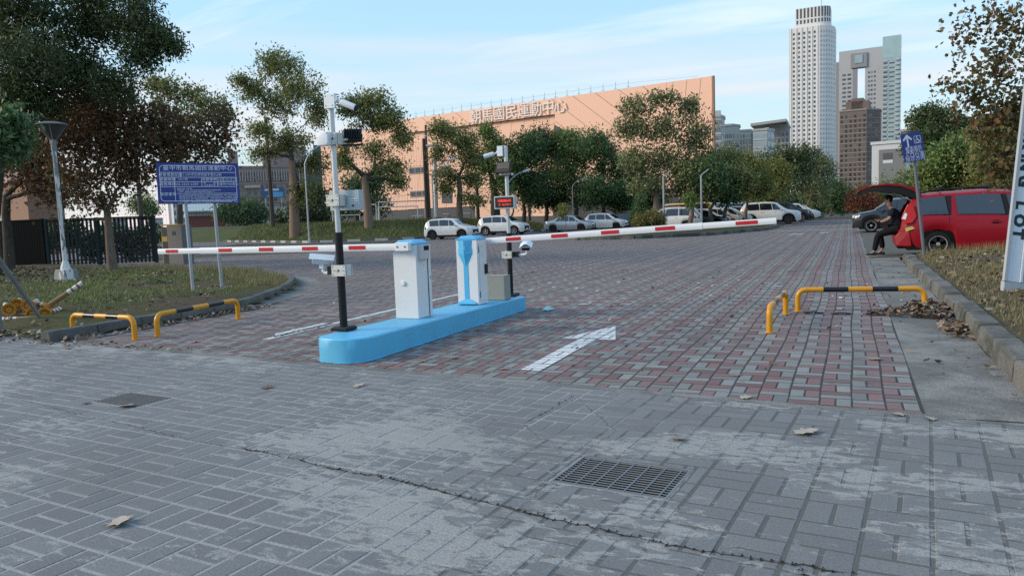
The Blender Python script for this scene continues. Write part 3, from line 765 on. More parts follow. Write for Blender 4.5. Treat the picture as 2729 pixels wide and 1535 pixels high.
# --- sports centre
m_peach = plain('peach_panel', (.84, .50, .35), .55, var=.035, scale=.15)
m_peach_back = plain('panel_gap', (.33, .18, .12), .8)
m_dgrey = plain('dark_plinth', (.075, .08, .088), .7, var=.1, scale=.4)
m_letter = plain('letter_white', (.78, .68, .62), .5)
SC = thing('sports_centre', 'large peach panelled sports centre with slanting seams and white lettering', 'building', at(1480, 560, 118))
pR_, pL_ = at(1902, 560, 104), at(1076, 585, 137)
o_, d_, n_, L_f = facade_frame(pL_, pR_)
ZT = (at(1902, 206, 104).z+at(1076, 322, 137).z)/2
def fac(u, v):
    """photo position to facade coordinates (x along, z up)"""
    r_ = CF+(u-PW/2)/FPX*CR-(v-PH/2)/FPX*CU; o3 = Vector((0, 0, EYE)); t = (o_-o3).dot(n_)/r_.dot(n_); p = o3+r_*t
    return ((p-o_).dot(d_), p.z)
def f3(q, out=0.0): return o_+d_*q[0]+n_*out+Vector((0, 0, q[1]))
def panels(region, dirv, spacing, off, out, thick=.12, gap=.03, phase=0.0, name='panel', flat=None):
    """cut a convex region (photo positions) into strips along dirv, each strip a panel of its own"""
    P = [fac(*q) for q in region] if flat is None else flat
    area = sum(P[i][0]*P[(i+1) % len(P)][1]-P[(i+1) % len(P)][0]*P[i][1] for i in range(len(P)))
    if area < 0: P = P[::-1]
    dx, dz = dirv; l = math.hypot(dx, dz); nx_, nz_ = dz/l, -dx/l
    s = [p[0]*nx_+p[1]*nz_ for p in P]; k = math.floor((min(s)-phase)/spacing)
    wbuild(MB().add([f3(p, out-.03) for p in P], [tuple(range(len(P)))]), 'panel_backing', m_peach_back, SC)
    while k*spacing+phase < max(s):
        a, b = k*spacing+phase+gap, (k+1)*spacing+phase-gap
        q = clip_poly(P, nx_, nz_, -a); q = clip_poly(q, -nx_, -nz_, b) if len(q) > 2 else []
        if len(q) > 2: wbuild(MB().prism([f3(p, out) for p in q], n_*thick), name, m_peach, SC, fix=True)
        k += 1
z1 = lambda u, v: (1050+u/2.862, 180+v/2.862)
# upper band: seams lean right to left going up; right end upright seams
dA = (fac(*z1(1420, 520))[0]-fac(*z1(1100, 270))[0], fac(*z1(1420, 520))[1]-fac(*z1(1100, 270))[1])
topL, topR = fac(*z1(80, 402)), fac(*z1(2437, 72))
zt = lambda x: topL[1]+(topR[1]-topL[1])*(x-topL[0])/(topR[0]-topL[0])
xL, xR = topL[0], topR[0]; xfold = fac(*z1(2090, 130))[0]; xend = fac(*z1(1230, 900))[0]
bl, br = fac(*z1(165, 497)), fac(*z1(1200, 366))
zb_ = lambda x: bl[1]+(br[1]-bl[1])*(x-bl[0])/(br[0]-bl[0])
xj = br[0]+1.0
panels(None, (dA[0], dA[1]), 2.35, 0, .55, flat=[(xL, zt(xL)), (xL, zb_(xL)), (xj, zb_(xj)), (xj, zt(xj))])
panels(None, (dA[0], dA[1]), 2.35, 0, .55, flat=[(xj+.04, zt(xj)), (xj+.04, 0), (xfold, 0), (xfold, zt(xfold))])
panels(None, (.12, 1), 2.0, 0, .55, flat=[(xfold+.04, zt(xfold)), (xfold+.04, 0), (xR, 0), (xR, zt(xR))])
# recessed lower wall
hdk = fac(*z1(600, 1062))[1]; xdk = fac(*z1(622, 1100))[0]
panels(None, (.22, 1), 2.3, 0, 0.0, flat=[(xL, zb_(xL)-.05), (xL, hdk+.05), (xdk, hdk+.05), (xdk, zb_(xdk)-.05)])
panels(None, (.22, 1), 2.3, 0, 0.0, flat=[(xdk, zb_(xdk)-.05), (xdk, hdk+3), (xj, hdk+3), (xj, zb_(xj)-.05)])
panels(None, (dA[0], dA[1]), 2.3, 0, 0.0, flat=[(xdk+.05, hdk+2.95), (xdk+.05, 0), (xj, 0), (xj, hdk+2.95)])
# left wing, lower roof
xw = fac(880, 590)[0]
pl_ = [(xw-1.5, fac(905, 372)[1]), (xw-1.5, hdk), (xL-.1, hdk), (xL-.1, zt(xL))]
panels(None, (.22, 1), 2.3, 0, -.15, flat=pl_)
wbuild(MB().prism([f3(p, -.3) for p in [(xw-1.5, 0), (xdk, 0), (xdk, hdk-.05), (xw-1.5, hdk-.05)]], n_*.35), 'plinth', m_dgrey, SC, fix=True)
# bodies behind the panels
mb = MB(); fr = [f3(p, -.6) for p in [(xL, 0), (xR-.05, 0), (xR-.05, zt(xR)-.1), (xL, zt(xL)-.1)]]; bk = [f3(p, -32) for p in [(xL, 0), (xR-30, 0), (xR-30, zt(xR)-4), (xL, zt(xL)-2)]]
mb.add(fr+bk, [(0, 1, 2, 3), (7, 6, 5, 4), (0, 4, 5, 1), (1, 5, 6, 2), (2, 6, 7, 3), (3, 7, 4, 0)]); wbuild(mb, 'building_body', m_peach_back, SC, fix=True)
wbuild(MB().prism([f3(p, -.6) for p in [(xw-1.4, 0), (xL-.2, 0), (xL-.2, zt(xL)-.4), (xw-1.4, fac(905, 372)[1]-.2)]], -n_*26), 'wing_body', m_peach_back, SC, fix=True)
wbuild(MB().prism([f3(p, .67) for p in [(xj-.15, zb_(xj)-1.6), (xj+2.4, zb_(xj)-2.9), (xj+2.4, zb_(xj)-8), (xj-.15, zb_(xj)-8)]], n_*.05), 'side_return', m_dgrey, SC, fix=True)
wbuild(MB().prism([f3(p, .67) for p in [(xR-.02, zt(xR)), (xR+.25, zt(xR)+.05), (xR+.25, 0), (xR-.02, 0)]], n_*-.5), 'end_edge', m_peach_back, SC, fix=True)
m_frame = plain('window_frame', (.25, .26, .27), .6)
for (a, b) in (((120, 767), (258, 805)), ((128, 945), (268, 983)), ((358, 752), (436, 785)), ((-105, 995), (-62, 1020)), ((-215, 805), (-160, 838)), ((-120, 770), (-40, 800))):
    p, q = fac(*z1(*a)), fac(*z1(*b)); w = MB().prism([f3(s_, .16) for s_ in ((p[0], q[1]), (q[0], q[1]), (q[0], p[1]), (p[0], p[1]))], n_*.06)
    wo = wbuild(w, 'window', m_frame, SC, fix=True); nP = max(2, int((q[0]-p[0])/1.2))
    for k in range(nP):
        x0, x1_ = p[0]+(q[0]-p[0])*(k+.06)/nP, p[0]+(q[0]-p[0])*(k+.94)/nP
        adopt(MB().add([f3((x0, q[1]+.15), .225), f3((x1_, q[1]+.15), .225), f3((x1_, p[1]-.15), .225), f3((x0, p[1]-.15), .225)], [(0, 1, 2, 3)]).build('pane', m_winglass), wo)
wbuild(MB().prism([f3(fac(*z1(*s_)), .16) for s_ in ((370, 1035), (447, 1035), (447, 935), (370, 935))], n_*.05), 'grey_door', m_dgrey, SC, fix=True)
for (a, b) in (((140, 1130), (230, 1190)), ((530, 1110), (590, 1190)), ((375, 1115), (425, 1145))):
    p, q = fac(*z1(*a)), fac(*z1(*b))
    wo = wbuild(MB().prism([f3(s_, .06) for s_ in ((p[0], q[1]), (q[0], q[1]), (q[0], p[1]), (p[0], p[1]))], n_*.06), 'window', m_frame, SC, fix=True)
    for k in range(3):
        x0, x1_ = p[0]+(q[0]-p[0])*(k+.06)/3, p[0]+(q[0]-p[0])*(k+.94)/3
        adopt(MB().add([f3((x0, q[1]+.1), .125), f3((x1_, q[1]+.1), .125), f3((x1_, p[1]-.1), .125), f3((x0, p[1]-.1), .125)], [(0, 1, 2, 3)]).build('pane', m_winglass), wo)
# ground floor glass at the right, under the trees
p, q = fac(1480, 552), fac(1900, 552)
wbuild(MB().prism([f3(s_, .7) for s_ in ((p[0], .2), (q[0], .2), (q[0], 3.6), (p[0], 3.6))], n_*.1), 'glass_front', m_winglass, SC, fix=True)
# lettering, one character each
chars = '朝馬國民運動中心'; zx = [644, 733, 822, 915, 1008, 1100, 1196, 1290]; zy = [382, 370, 355, 344, 331, 322, 309, 296]
for ch, a, b in zip(chars, zx, zy):
    q = fac(*z1(a, b)); me = text_mesh(ch, 2.45, m_letter, extrude=.03, bold=.012)
    o = link('letter', me); bb = [Vector(c) for c in o.bound_box]; cx2 = (bb[0]+bb[6])/2
    tilt = math.atan2(topR[1]-topL[1], topR[0]-topL[0])
    m_ = frame(f3(q, .85), d_*math.cos(tilt)+Vector((0, 0, math.sin(tilt))), Vector((0, 0, 1))); me.transform(m_ @ Matrix.Translation(-cx2)); adopt(o, SC)
# lightning rods and wire along the roof edge
m_rod = plain('roof_rod', (.3, .36, .38), .5)
xs = np.linspace(xL+1, xfold-6, 22); prev = None
for x in xs:
    b_ = Vector(f3((x, zt(x)), .3)); wbuild(MB().tube([b_, b_+Vector((0, 0, 1.15))], .035, 5).tube([b_-d_*.35, b_+Vector((0, 0, .35)), b_+d_*.35], .025, 4), 'lightning_rod', m_rod, SC)
wbuild(MB().tube([f3((xs[0], zt(xs[0])+.75), .3), f3((xs[-1], zt(xs[-1])+.75), .3), f3((xR-2, zt(xR)+.3), .3)], .018, 4), 'roof_wire', m_rod, SC)

# --- towers at the right
def tower_px(name, label, u0, u1, vtop, D, dep, mats, cat='tower', zbase=0.0, skew=0.0):
    um_ = (u0+u1)/2-PW/2; skew = -(u1-u0)/FPX*D*um_/FPX
    pL2, pR2 = at(u0, 560, D-skew/2), at(u1, 560, D+skew/2); o2, d2, n2, L2 = facade_frame(pL2, pR2); zt2 = at((u0+u1)/2, vtop, D).z
    T = thing(name, label, cat, o2+d2*L2/2); return T, o2, d2, n2, L2, zt2
def cyl_strip(c, r_, a0, a1, z0, z1_, nseg, mi=0):
    V = []
    for k in range(nseg+1):
        a = a0+(a1-a0)*k/nseg; V += [(c.x+r_*math.cos(a), c.y+r_*math.sin(a), z0), (c.x+r_*math.cos(a), c.y+r_*math.sin(a), z1_)]
    return V, [(2*k, 2*k+2, 2*k+3, 2*k+1) for k in range(nseg)]
m_tw = plain('tower_white', (.70, .67, .63), .6, var=.04, scale=.05); m_tw2 = plain('tower_white_trim', (.72, .69, .65), .6, var=.03, scale=.05)
m_tglass = rglass('tower_glass', [(.04, .048, .055), (.09, .1, .11), (.06, .07, .08), (.2, .2, .19), (.07, .08, .09)])
D = 600; T, o2, d2, n2, L2, zt2 = tower_px('white_tower', 'tall white tower with rounded right flank and ribbed crown', 2103, 2222, 62, D, 30, None)
Wf = L2*.68; zsh = at(2150, 82, D).z; ztop = at(2165, 27, D).z
# plan: flat front, rounded right corner sweeping back
plan = [Vector((0, 0)), Vector((Wf, 0))]
plan3 = [o2+d2*0, o2+d2*Wf]
for k in range(1, 9): a = math.pi/2*k/8; plan3.append(o2+d2*(Wf+(L2-Wf)*math.sin(a))-n2*((L2-Wf)*1.6*(1-math.cos(a))+.6))
plan3 += [o2+d2*L2-n2*30, o2-n2*30]
mb = MB(); wall_block(mb, [(p.x, p.y) for p in plan3], zsh); wbuild(mb, 'shaft', m_tw, T, fix=True)
mb = MB(); nf = 37; fh = (zsh-8)/nf
win_grid(mb, o2, d2, n2, [Wf*(.16+.17*k) for k in range(5)], [6+fh*k for k in range(nf)], Wf*.065, fh*.52, 0, .06); o = wbuild(mb, 'windows', m_tglass, T); o['kind'] = 'stuff'
mb = MB(); arc = plan3[1:10]
for a, b in zip(arc, arc[1:]):
    e = b-a; ee = e.normalized(); nn = Vector((ee.y, -ee.x, 0))
    for k in range(nf): mb.add([a+e*.3+nn*.06+Vector((0, 0, 6+fh*k)), a+e*.7+nn*.06+Vector((0, 0, 6+fh*k)), a+e*.7+nn*.06+Vector((0, 0, 6+fh*(k+.5))), a+e*.3+nn*.06+Vector((0, 0, 6+fh*(k+.5)))], [(0, 1, 2, 3)])
o = wbuild(mb, 'curved_windows', plain('tower_glass_soft', (.36, .36, .355), .3, var=.2), T); o['kind'] = 'stuff'
mb = MB()
for x in (.07, .245, .415, .585, .755, .93): mb.box((-.4, -.8, 0), (.4, 0, zsh)); V = mb.v[-8:]; mb.v[-8:] = [tuple(o2+d2*(Wf*x+v[0]*.55)+n2*(-v[1]*.5)+Vector((0, 0, v[2]))) for v in V]
o = wbuild(mb, 'piers', m_tw2, T, fix=True); o['kind'] = 'stuff'
cr_ = [o2+d2*L2*.14-n2*3, o2+d2*L2*.62-n2*3]
for k in range(1, 7): a = math.pi/2*k/6; cr_.append(o2+d2*(L2*.62+L2*.28*math.sin(a))-n2*(3+7*(1-math.cos(a))))
cr_ += [o2+d2*L2*.9-n2*24, o2+d2*L2*.14-n2*24]
mb = MB(); wall_block(mb, [(p.x, p.y) for p in cr_], ztop-zsh-1, 0, zsh); wbuild(mb, 'crown', m_tw, T, fix=True)
mb = MB(); ch = ztop-zsh
for a, b in list(zip(cr_, cr_[1:]))[:7]:
    e = b-a; ee = e.normalized(); nn = Vector((ee.y, -ee.x, 0)); m2 = max(1, int(e.length/2.4))
    for k in range(m2):
        for (f0, f1) in ((.2, .38), (.46, .92)):
            p = a+e*((k+.25)/m2)+nn*.08; q = a+e*((k+.75)/m2)+nn*.08
            mb.add([p+Vector((0, 0, zsh+ch*f0)), q+Vector((0, 0, zsh+ch*f0)), q+Vector((0, 0, zsh+ch*f1)), p+Vector((0, 0, zsh+ch*f1))], [(0, 1, 2, 3)])
o = wbuild(mb, 'crown_slots', plain('crown_dark', (.09, .085, .085), .6), T); o['kind'] = 'stuff'
wbuild(MB().tube([o2+d2*L2*.7-n2*8+Vector((0, 0, ztop-1)), o2+d2*L2*.7-n2*8+Vector((0, 0, ztop+9))], .25, 5), 'mast', m_rod, T)

m_gt = plain('gate_tower_grey', (.37, .375, .385), .7, var=.08, scale=.06); m_gt2 = plain('gate_tower_dark', (.23, .235, .245), .7, var=.08, scale=.06)
m_glgreen = plain('glass_green', (.3, .38, .41), .12, var=.3, scale=.12, spec=.6)
D = 690; T, o2, d2, n2, L2, zt2 = tower_px('gate_tower', 'grey twin tower joined at the top with a tall opening and glass corner', 2234, 2348, 150, D, 30, None)
zt2 = at(2290, 145, D).z; k_ = lambda u: L2*(u-2234)/(2348-2234); zz_ = lambda v: at(2290, v, D).z
def blk(mb, u0, u1, z0, z1_, d0=0.0, d1=-5): 
    a, b = o2+d2*k_(u0)+n2*d0, o2+d2*k_(u1)+n2*d0; mb.prism([Vector((q.x, q.y, z0)) for q in (a, b, b+n2*(d1-d0), a+n2*(d1-d0))], (0, 0, z1_-z0))
mb = MB(); blk(mb, 2222, 2234, 0, zz_(165), -3); wbuild(mb, 'rear_wing', m_gt2, T, fix=True)
mb = MB(); blk(mb, 2234, 2271, 0, zz_(188)); wbuild(mb, 'left_leg', m_gt, T, fix=True)
mb = MB(); blk(mb, 2303, 2348, 0, zz_(188)); wbuild(mb, 'right_leg', m_gt, T, fix=True)
mb = MB(); blk(mb, 2234, 2348, zz_(188)+.02, zz_(140)); wbuild(mb, 'bridge', m_gt, T, fix=True)
mb = MB(); blk(mb, 2271.1, 2302.9, 0, zz_(272), -1.2); wbuild(mb, 'podium', m_gt2, T, fix=True)
mb = MB(); blk(mb, 2266, 2308, zz_(187), zz_(150), 1.4, .1); wbuild(mb, 'bridge_panel', m_gt2, T, fix=True)
mb = MB(); blk(mb, 2276, 2297, zz_(176), zz_(155), 1.9, 1.5); wbuild(mb, 'bridge_window', m_glgreen, T, fix=True)
mb = MB(); blk(mb, 2271.2, 2283, zz_(270), zz_(190), .6, -2); wbuild(mb, 'inner_wall', m_gt2, T, fix=True)
mb = MB()
for uu in ([2243, 2248, 2257, 2262], [2311, 2318, 2326]):
    for c in uu:
        for k in range(34):
            z = zz_(205)-k*3.9
            if z > 4: a = o2+d2*k_(c)+n2*.08; mb.add([a+Vector((0, 0, z)), a+d2*1.5+Vector((0, 0, z)), a+d2*1.5+Vector((0, 0, z+1.7)), a+Vector((0, 0, z+1.7))], [(0, 1, 2, 3)])
o = wbuild(mb, 'windows', m_tglass, T); o['kind'] = 'stuff'
mb = MB(); blk(mb, 2348.2, 2395, 0, zz_(170), 2.5); wbuild(mb, 'glass_wing', m_glgreen, T, fix=True)
mb = MB(); blk(mb, 2348.3, 2394.8, zz_(170)+.02, zz_(118), 2.2); wbuild(mb, 'glass_crown', plain('glass_crown', (.30, .43, .44), .12, var=.2, scale=.2, spec=.6), T, fix=True)
mb = MB()
for k in range(33):
    z = 5+k*4.0
    if z > zz_(175): break
    for (u0, u1) in ((2350, 2362), (2381, 2391)):
        a, b = o2+d2*k_(u0)+n2*2.5, o2+d2*k_(u1)+n2*2.5
        mb.prism([Vector((q.x, q.y, z)) for q in (a, b, b+n2*(1.6 if u0 > 2370 else .5), a+n2*(1.6 if u0 > 2370 else .5))], (0, 0, 1.15))
o = wbuild(mb, 'balconies', plain('balcony_pale', (.42, .46, .47), .5), T, fix=True); o['kind'] = 'stuff'
mb = MB()
for k in range(33):
    z = 6.6+k*4.0
    if z > zz_(178): break
    a, b = o2+d2*k_(2351)+n2*2.58, o2+d2*k_(2361)+n2*2.58; mb.add([a+Vector((0, 0, z)), b+Vector((0, 0, z)), b+Vector((0, 0, z+1.6)), a+Vector((0, 0, z+1.6))], [(0, 1, 2, 3)])
    a, b = o2+d2*k_(2365)+n2*2.58, o2+d2*k_(2379)+n2*2.58; mb.add([a+Vector((0, 0, z)), b+Vector((0, 0, z)), b+Vector((0, 0, z+1.2)), a+Vector((0, 0, z+1.2))], [(0, 1, 2, 3)])
o = wbuild(mb, 'dark_windows', m_tglass, T); o['kind'] = 'stuff'

m_br = plain('brown_tile', (.15, .115, .102), .75, var=.12, scale=.12); m_brl = plain('brown_trim', (.27, .235, .21), .75, var=.08, scale=.2)
def flats(name, label, u0, u1, vtop, D, ncol, fh, mats, dep=20, side=0.3, crown=None, band=True, wmat=None, wfrac=.55, skipf=.0, cat='apartment block', vbot=560):
    """a block of flats with floors of windows, slab bands and a crown"""
    T, o2, d2, n2, L2, _ = tower_px(name, label, u0, u1, vtop, D, dep, None, cat); z_t = at((u0+u1)/2, vtop, D).z
    W = L2*(1-side)
    ft = [o2, o2+d2*W, o2+d2*L2-n2*dep*.5, o2+d2*L2-n2*dep, o2-n2*dep]
    mb = MB(); wall_block(mb, [(p.x, p.y) for p in ft], z_t); wbuild(mb, 'walls', mats[0], T, fix=True)
    nfl = int((z_t-3)/fh); r = random.Random(int(u0)); mb = MB(); mw = MB()
    walls = [(o2, d2, n2, W, ncol)]
    if side > 0: e = ft[2]-ft[1]; ed = e.normalized(); walls.append((ft[1], ed, Vector((ed.y, -ed.x, 0)), e.length, max(2, int(ncol*side*1.2))))
    for (oo, dd, nn, LL, nc) in walls:
        for k in range(nfl):
            z = 3+k*fh
            if band: mb.prism([Vector((q.x, q.y, z-.3)) for q in (oo, oo+dd*LL, oo+dd*LL+nn*.25, oo+nn*.25)], (0, 0, .35 if k % 2 else .5))
            win_grid(mw, oo, dd, nn, [LL*(c+.5)/nc for c in range(nc)], [z+fh*.2], LL/nc*wfrac, fh*.55, 0, .07, skip=skipf, r=r)
    if band: o = wbuild(mb, 'floor_bands', mats[1], T, fix=True); o['kind'] = 'stuff'
    o = wbuild(mw, 'windows', wmat or m_tglass, T); o['kind'] = 'stuff'
    mb = MB(); q = [o2-d2*.4+n2*.4, o2+d2*W+n2*.4, ft[2]+d2*.4, ft[3]+d2*.4, ft[4]-d2*.4]; mb.prism([Vector((p.x, p.y, z_t)) for p in q], (0, 0, 1.0)); wbuild(mb, 'parapet', mats[1], T, fix=True)
    for (a, b, h) in (crown or []):
        pts = [o2+d2*L2*a-n2*2, o2+d2*L2*b-n2*2, o2+d2*L2*b-n2*dep*.7, o2+d2*L2*a-n2*dep*.7]; wbuild(MB().prism([Vector((p.x, p.y, z_t+1.001)) for p in pts], (0, 0, h)), 'roof_house', mats[0], T, fix=True)
    return T, o2, d2, n2, L2, z_t
flats('brown_tower', 'brown tiled apartment tower with pale bands and stepped roof', 2236, 2339, 298, 520, 6, 3.3, (m_br, m_brl), 22, .3, [(.15, .75, 5.5), (.3, .6, 7.5)], True, rglass('deep_window', [(.012, .013, .015), (.03, .03, .032), (.02, .022, .025), (.14, .13, .12), (.02, .02, .022)]), .5)
m_bw = plain('plain_white_wall', (.52, .53, .53), .6, var=.03, scale=.1); m_bg = plain('grey_wall', (.17, .17, .17), .6, var=.05, scale=.2)
T, o2, d2, n2, L2, z_t = flats('white_house', 'low white and grey building with one deep window behind the trees', 2322, 2412, 385, 260, 0+1, 30, (m_bw, m_bw), 12, .0, None, False)
q = lambda u, v: (L2*(u-2322)/(2412-2322), at(u, v, 260).z)
p0, p1 = q(2342, 470), q(2412, 398); wbuild(MB().prism([o2+d2*p0[0]+n2*.3+Vector((0, 0, 0)), o2+d2*p1[0]+n2*.3, o2+d2*p1[0]+n2*.3+Vector((0, 0, p1[1])), o2+d2*p0[0]+n2*.3+Vector((0, 0, p1[1]))], n2*.4), 'grey_front', m_bg, T, fix=True)
p0, p1 = q(2353, 435), q(2379, 409)
wo = wbuild(MB().prism([o2+d2*x+n2*.71+Vector((0, 0, z)) for x, z in ((p0[0], p0[1]), (p1[0], p0[1]), (p1[0], p1[1]), (p0[0], p1[1]))], n2*.03), 'window', m_winglass, T, fix=True)
wbuild(MB().prism([o2+d2*x+n2*.75+Vector((0, 0, z)) for x, z in ((p0[0], p0[1]-.2), (p1[0], p0[1]-.2), (p1[0], p0[1]+.9), (p0[0], p0[1]+.9))], n2*.05), 'balcony', m_bw, T, fix=True)
m_cg = plain('grey_block', (.30, .30, .30), .7, var=.06, scale=.1); m_cl = plain('pale_block', (.42, .42, .41), .7, var=.05, scale=.1)
m_sl = plain('slate_glass', (.16, .21, .23), .15, var=.2, scale=.2)
flats('pale_house_block', 'pale ornate block just right of the peach building', 1902, 1932, 315, 330, 4, 3.4, (m_cl, m_cl), 14, .3, [(.2, .7, 2)])
flats('slate_block', 'slate glass block with grey side left of the white tower', 1932, 1972, 338, 380, 4, 3.6, (m_sl, m_cg), 14, .45)
flats('glass_block', 'dark glass office block behind the trees left of the white tower', 1972, 2010, 352, 420, 4, 3.6, (m_sl, m_sl), 14, .2)
flats('green_glass_block', 'white and green glass block left of the white tower', 2008, 2062, 350, 400, 5, 4.2, (m_cl, m_cl), 14, .3, None, True, m_glgreen, .8)
T, *_ = flats('grey_office', 'grey office with wide flat roof canopy beside the white tower', 2050, 2103, 340, 460, 5, 3.6, (m_cg, m_cl), 18, .0)
a, b = at(2000, 337, 450), at(2095, 324, 440); wbuild(MB().prism([a, b, b+Vector((0, 22, 0)), a+Vector((0, 22, 0))], (0, 0, 1.6)), 'roof_canopy', m_cg, T, fix=True)
flats('pale_tower', 'pale tower glimpsed at right through the maple branches', 2575, 2625, 322, 420, 4, 3.4, (plain('rose_wall', (.45, .36, .33), .7), m_cl), 16, .2)
flats('slim_block', 'small dark block right of the white and grey building', 2398, 2450, 352, 300, 4, 3.2, (m_bg, m_cg), 14, .0)

# --- left background
m_rb = plain('rose_brown_tile', (.30, .225, .2), .75, var=.1, scale=.1); m_rbl = plain('rose_trim', (.5, .43, .38), .75)
T, o2, d2, n2, L2, z_t = flats('brown_hotel', 'rose brown stepped block of flats behind the net', 622, 830, 448, 380, 12, 3.2, (m_rb, m_rb), 30, .0, [(-.02, .1, 7.5), (.42, .98, 9.5)], True, m_winglass, .5, .12, 'building')
mb = MB()
for k in range(26): a = o2+d2*L2*(.04+.033*k)+n2*.15; mb.prism([Vector((q.x, q.y, z_t-6.5)) for q in (a, a+d2*.35, a+d2*.35+n2*.5, a+n2*.5)], (0, 0, 5))
o = wbuild(mb, 'top_fins', m_rbl, T, fix=True); o['kind'] = 'stuff'
for (x, z, w) in ((.16, 20.0, .2), (.46, 16.5, .16)): a = o2+d2*L2*x+n2*.1; wbuild(MB().prism([Vector((q.x, q.y, z)) for q in (a, a+d2*L2*w, a+d2*L2*w+n2*1.4, a+n2*1.4)], (0, 0, 1.3)), 'balcony', m_rbl, T, fix=True)
m_bb = plain('billboard_blue', (.03, .09, .2), .4, var=.5, scale=.15)
p0, p1 = at(698, 528, 300), at(757, 500, 300); T = thing('billboard', 'blue advertising billboard on the white building behind the net', 'billboard', ((p0.x+p1.x)/2, p0.y, 0))
p1.z = at(757, 500, 300).z; x_ = Vector((p1.x-p0.x, p1.y-p0.y, 0)); wbuild(MB().prism([p0, p0+x_, p0+x_+Vector((0, 0, p1.z-p0.z)), p0+Vector((0, 0, p1.z-p0.z))], Vector((-x_.y, x_.x, 0)).normalized()*.5), 'panel', m_bb, T, fix=True)
nb_ = Vector((x_.y, -x_.x, 0)).normalized()*.06; h_ = p1.z-p0.z; m_bt = plain('billboard_text', (.5, .6, .68), .5); m_bi = plain('billboard_image', (.1, .3, .5), .4, var=.6, scale=.3)
mb = MB()
for (a, b, z0_, z1_) in ((.14, .42, .72, .9), (.48, .78, .72, .9)): mb.add([p0+x_*a+nb_+Vector((0, 0, h_*z0_)), p0+x_*b+nb_+Vector((0, 0, h_*z0_)), p0+x_*b+nb_+Vector((0, 0, h_*z1_)), p0+x_*a+nb_+Vector((0, 0, h_*z1_))], [(0, 1, 2, 3)])
o = wbuild(mb, 'lettering_bars', m_bt, T); o['kind'] = 'stuff'
wbuild(MB().add([p0+x_*.22+nb_+Vector((0, 0, h_*.05)), p0+x_*.95+nb_+Vector((0, 0, h_*.05)), p0+x_*.95+nb_+Vector((0, 0, h_*.55)), p0+x_*.5+nb_+Vector((0, 0, h_*.6)), p0+x_*.22+nb_+Vector((0, 0, h_*.2))], [(0, 1, 2, 3, 4)]), 'picture', m_bi, T)
for s_ in (.15, .85): wbuild(MB().tube([Vector((p0.x, p0.y, 0))+x_*s_-nb_*4, p0+x_*s_-nb_*4], .2, 6), 'post', m_rod, T)
m_gb = plain('blue_glass_block', (.06, .085, .12), .15, var=.5, scale=.35)
flats('blue_glass_office', 'dark blue glass office block behind the left berm tree', 820, 893, 424, 330, 9, 3.0, (m_gb, m_gb), 20, .0, [(.35, .95, 5)], True, m_winglass2, .6, .45, 'office block')
flats('white_shop_house', 'low white house with dark windows behind the net', 700, 778, 560, 240, 5, 3.1, (plain('cream_wall', (.46, .43, .38), .7), m_cl), 12, .0, None, False, m_winglass, .4, .2, 'house')
flats('grey_flats', 'grey glass block of flats behind the blue information sign', 455, 560, 505, 420, 7, 3.4, (plain('bluegrey_wall', (.13, .16, .2), .5), m_cg), 20, .0, [(.5, .75, 4)], True, m_winglass, .6)
flats('white_slim_block', 'slim white block left of the grey flats beyond the fence', 462, 492, 522, 330, 4, 3.4, (m_bw, m_cl), 12, .0, None, False)
m_rr = plain('red_roof_hall', (.2, .06, .05), .7); T, o2, d2, n2, L2, z_t = flats('red_hall', 'low red fronted hall with pale roof beyond the field', 500, 625, 575, 190, 9, 2.6, (m_rr, m_cl), 14, .0, None, True, m_winglass, .6)
wbuild(MB().prism([o2-d2*1.5+n2*2+Vector((0, 0, z_t+1.02)), o2+d2*(L2+1.5)+n2*2+Vector((0, 0, z_t+1.02)), o2+d2*(L2+1.5)-n2*8+Vector((0, 0, z_t+3)), o2-d2*1.5-n2*8+Vector((0, 0, z_t+3))], (0, 0, .25)), 'pitched_roof', plain('mint_roof', (.35, .42, .40), .5), T, fix=True)
flats('tan_house', 'tan brick house behind the dark fence at far left', 75, 172, 480, 52, 2, 3.2, (plain('tan_brick', (.22, .13, .085), .8, var=.15, scale=1.5), m_rb), 8, .0, None, False, m_winglass, .3, .5, 'house')
# long low skyline strips far away
def skyline(u0, u1, D, hs, seed, lab):
    r = random.Random(seed); u = u0; k = 0
    while u < u1:
        w = r.uniform(14, 38); h = r.uniform(*hs)
        flats('distant_block', lab[k % len(lab)], u, min(u+w, u1), at(u, 560, D).z and (PH/2-(h-EYE)/D*FPX-(PH/2-[vv for vv in (599-.037*(u-700),)][0])), D, 4, 3.4, (m_cg, m_cl), 12, .0, None, False, None, .5, .1, 'building'); u += w+r.uniform(-2, 6); k += 1
for k, (a, b, v, D_, lab) in enumerate(((300, 335, 590, 500, 'faint pale block far beyond the dark fence, left of the net post'), (405, 432, 585, 520, 'small pale far block beside the kiosk top'), (640, 700, 580, 420, 'low far block at the foot of the brown flats'), (2155, 2215, 545, 260, 'low pale wall far down the lot'))):
    flats('distant_block', lab, a, b, v, D_, 5, 3.4, (m_cl, m_cg), 12, .0, None, False, None, .5, .1, 'building')

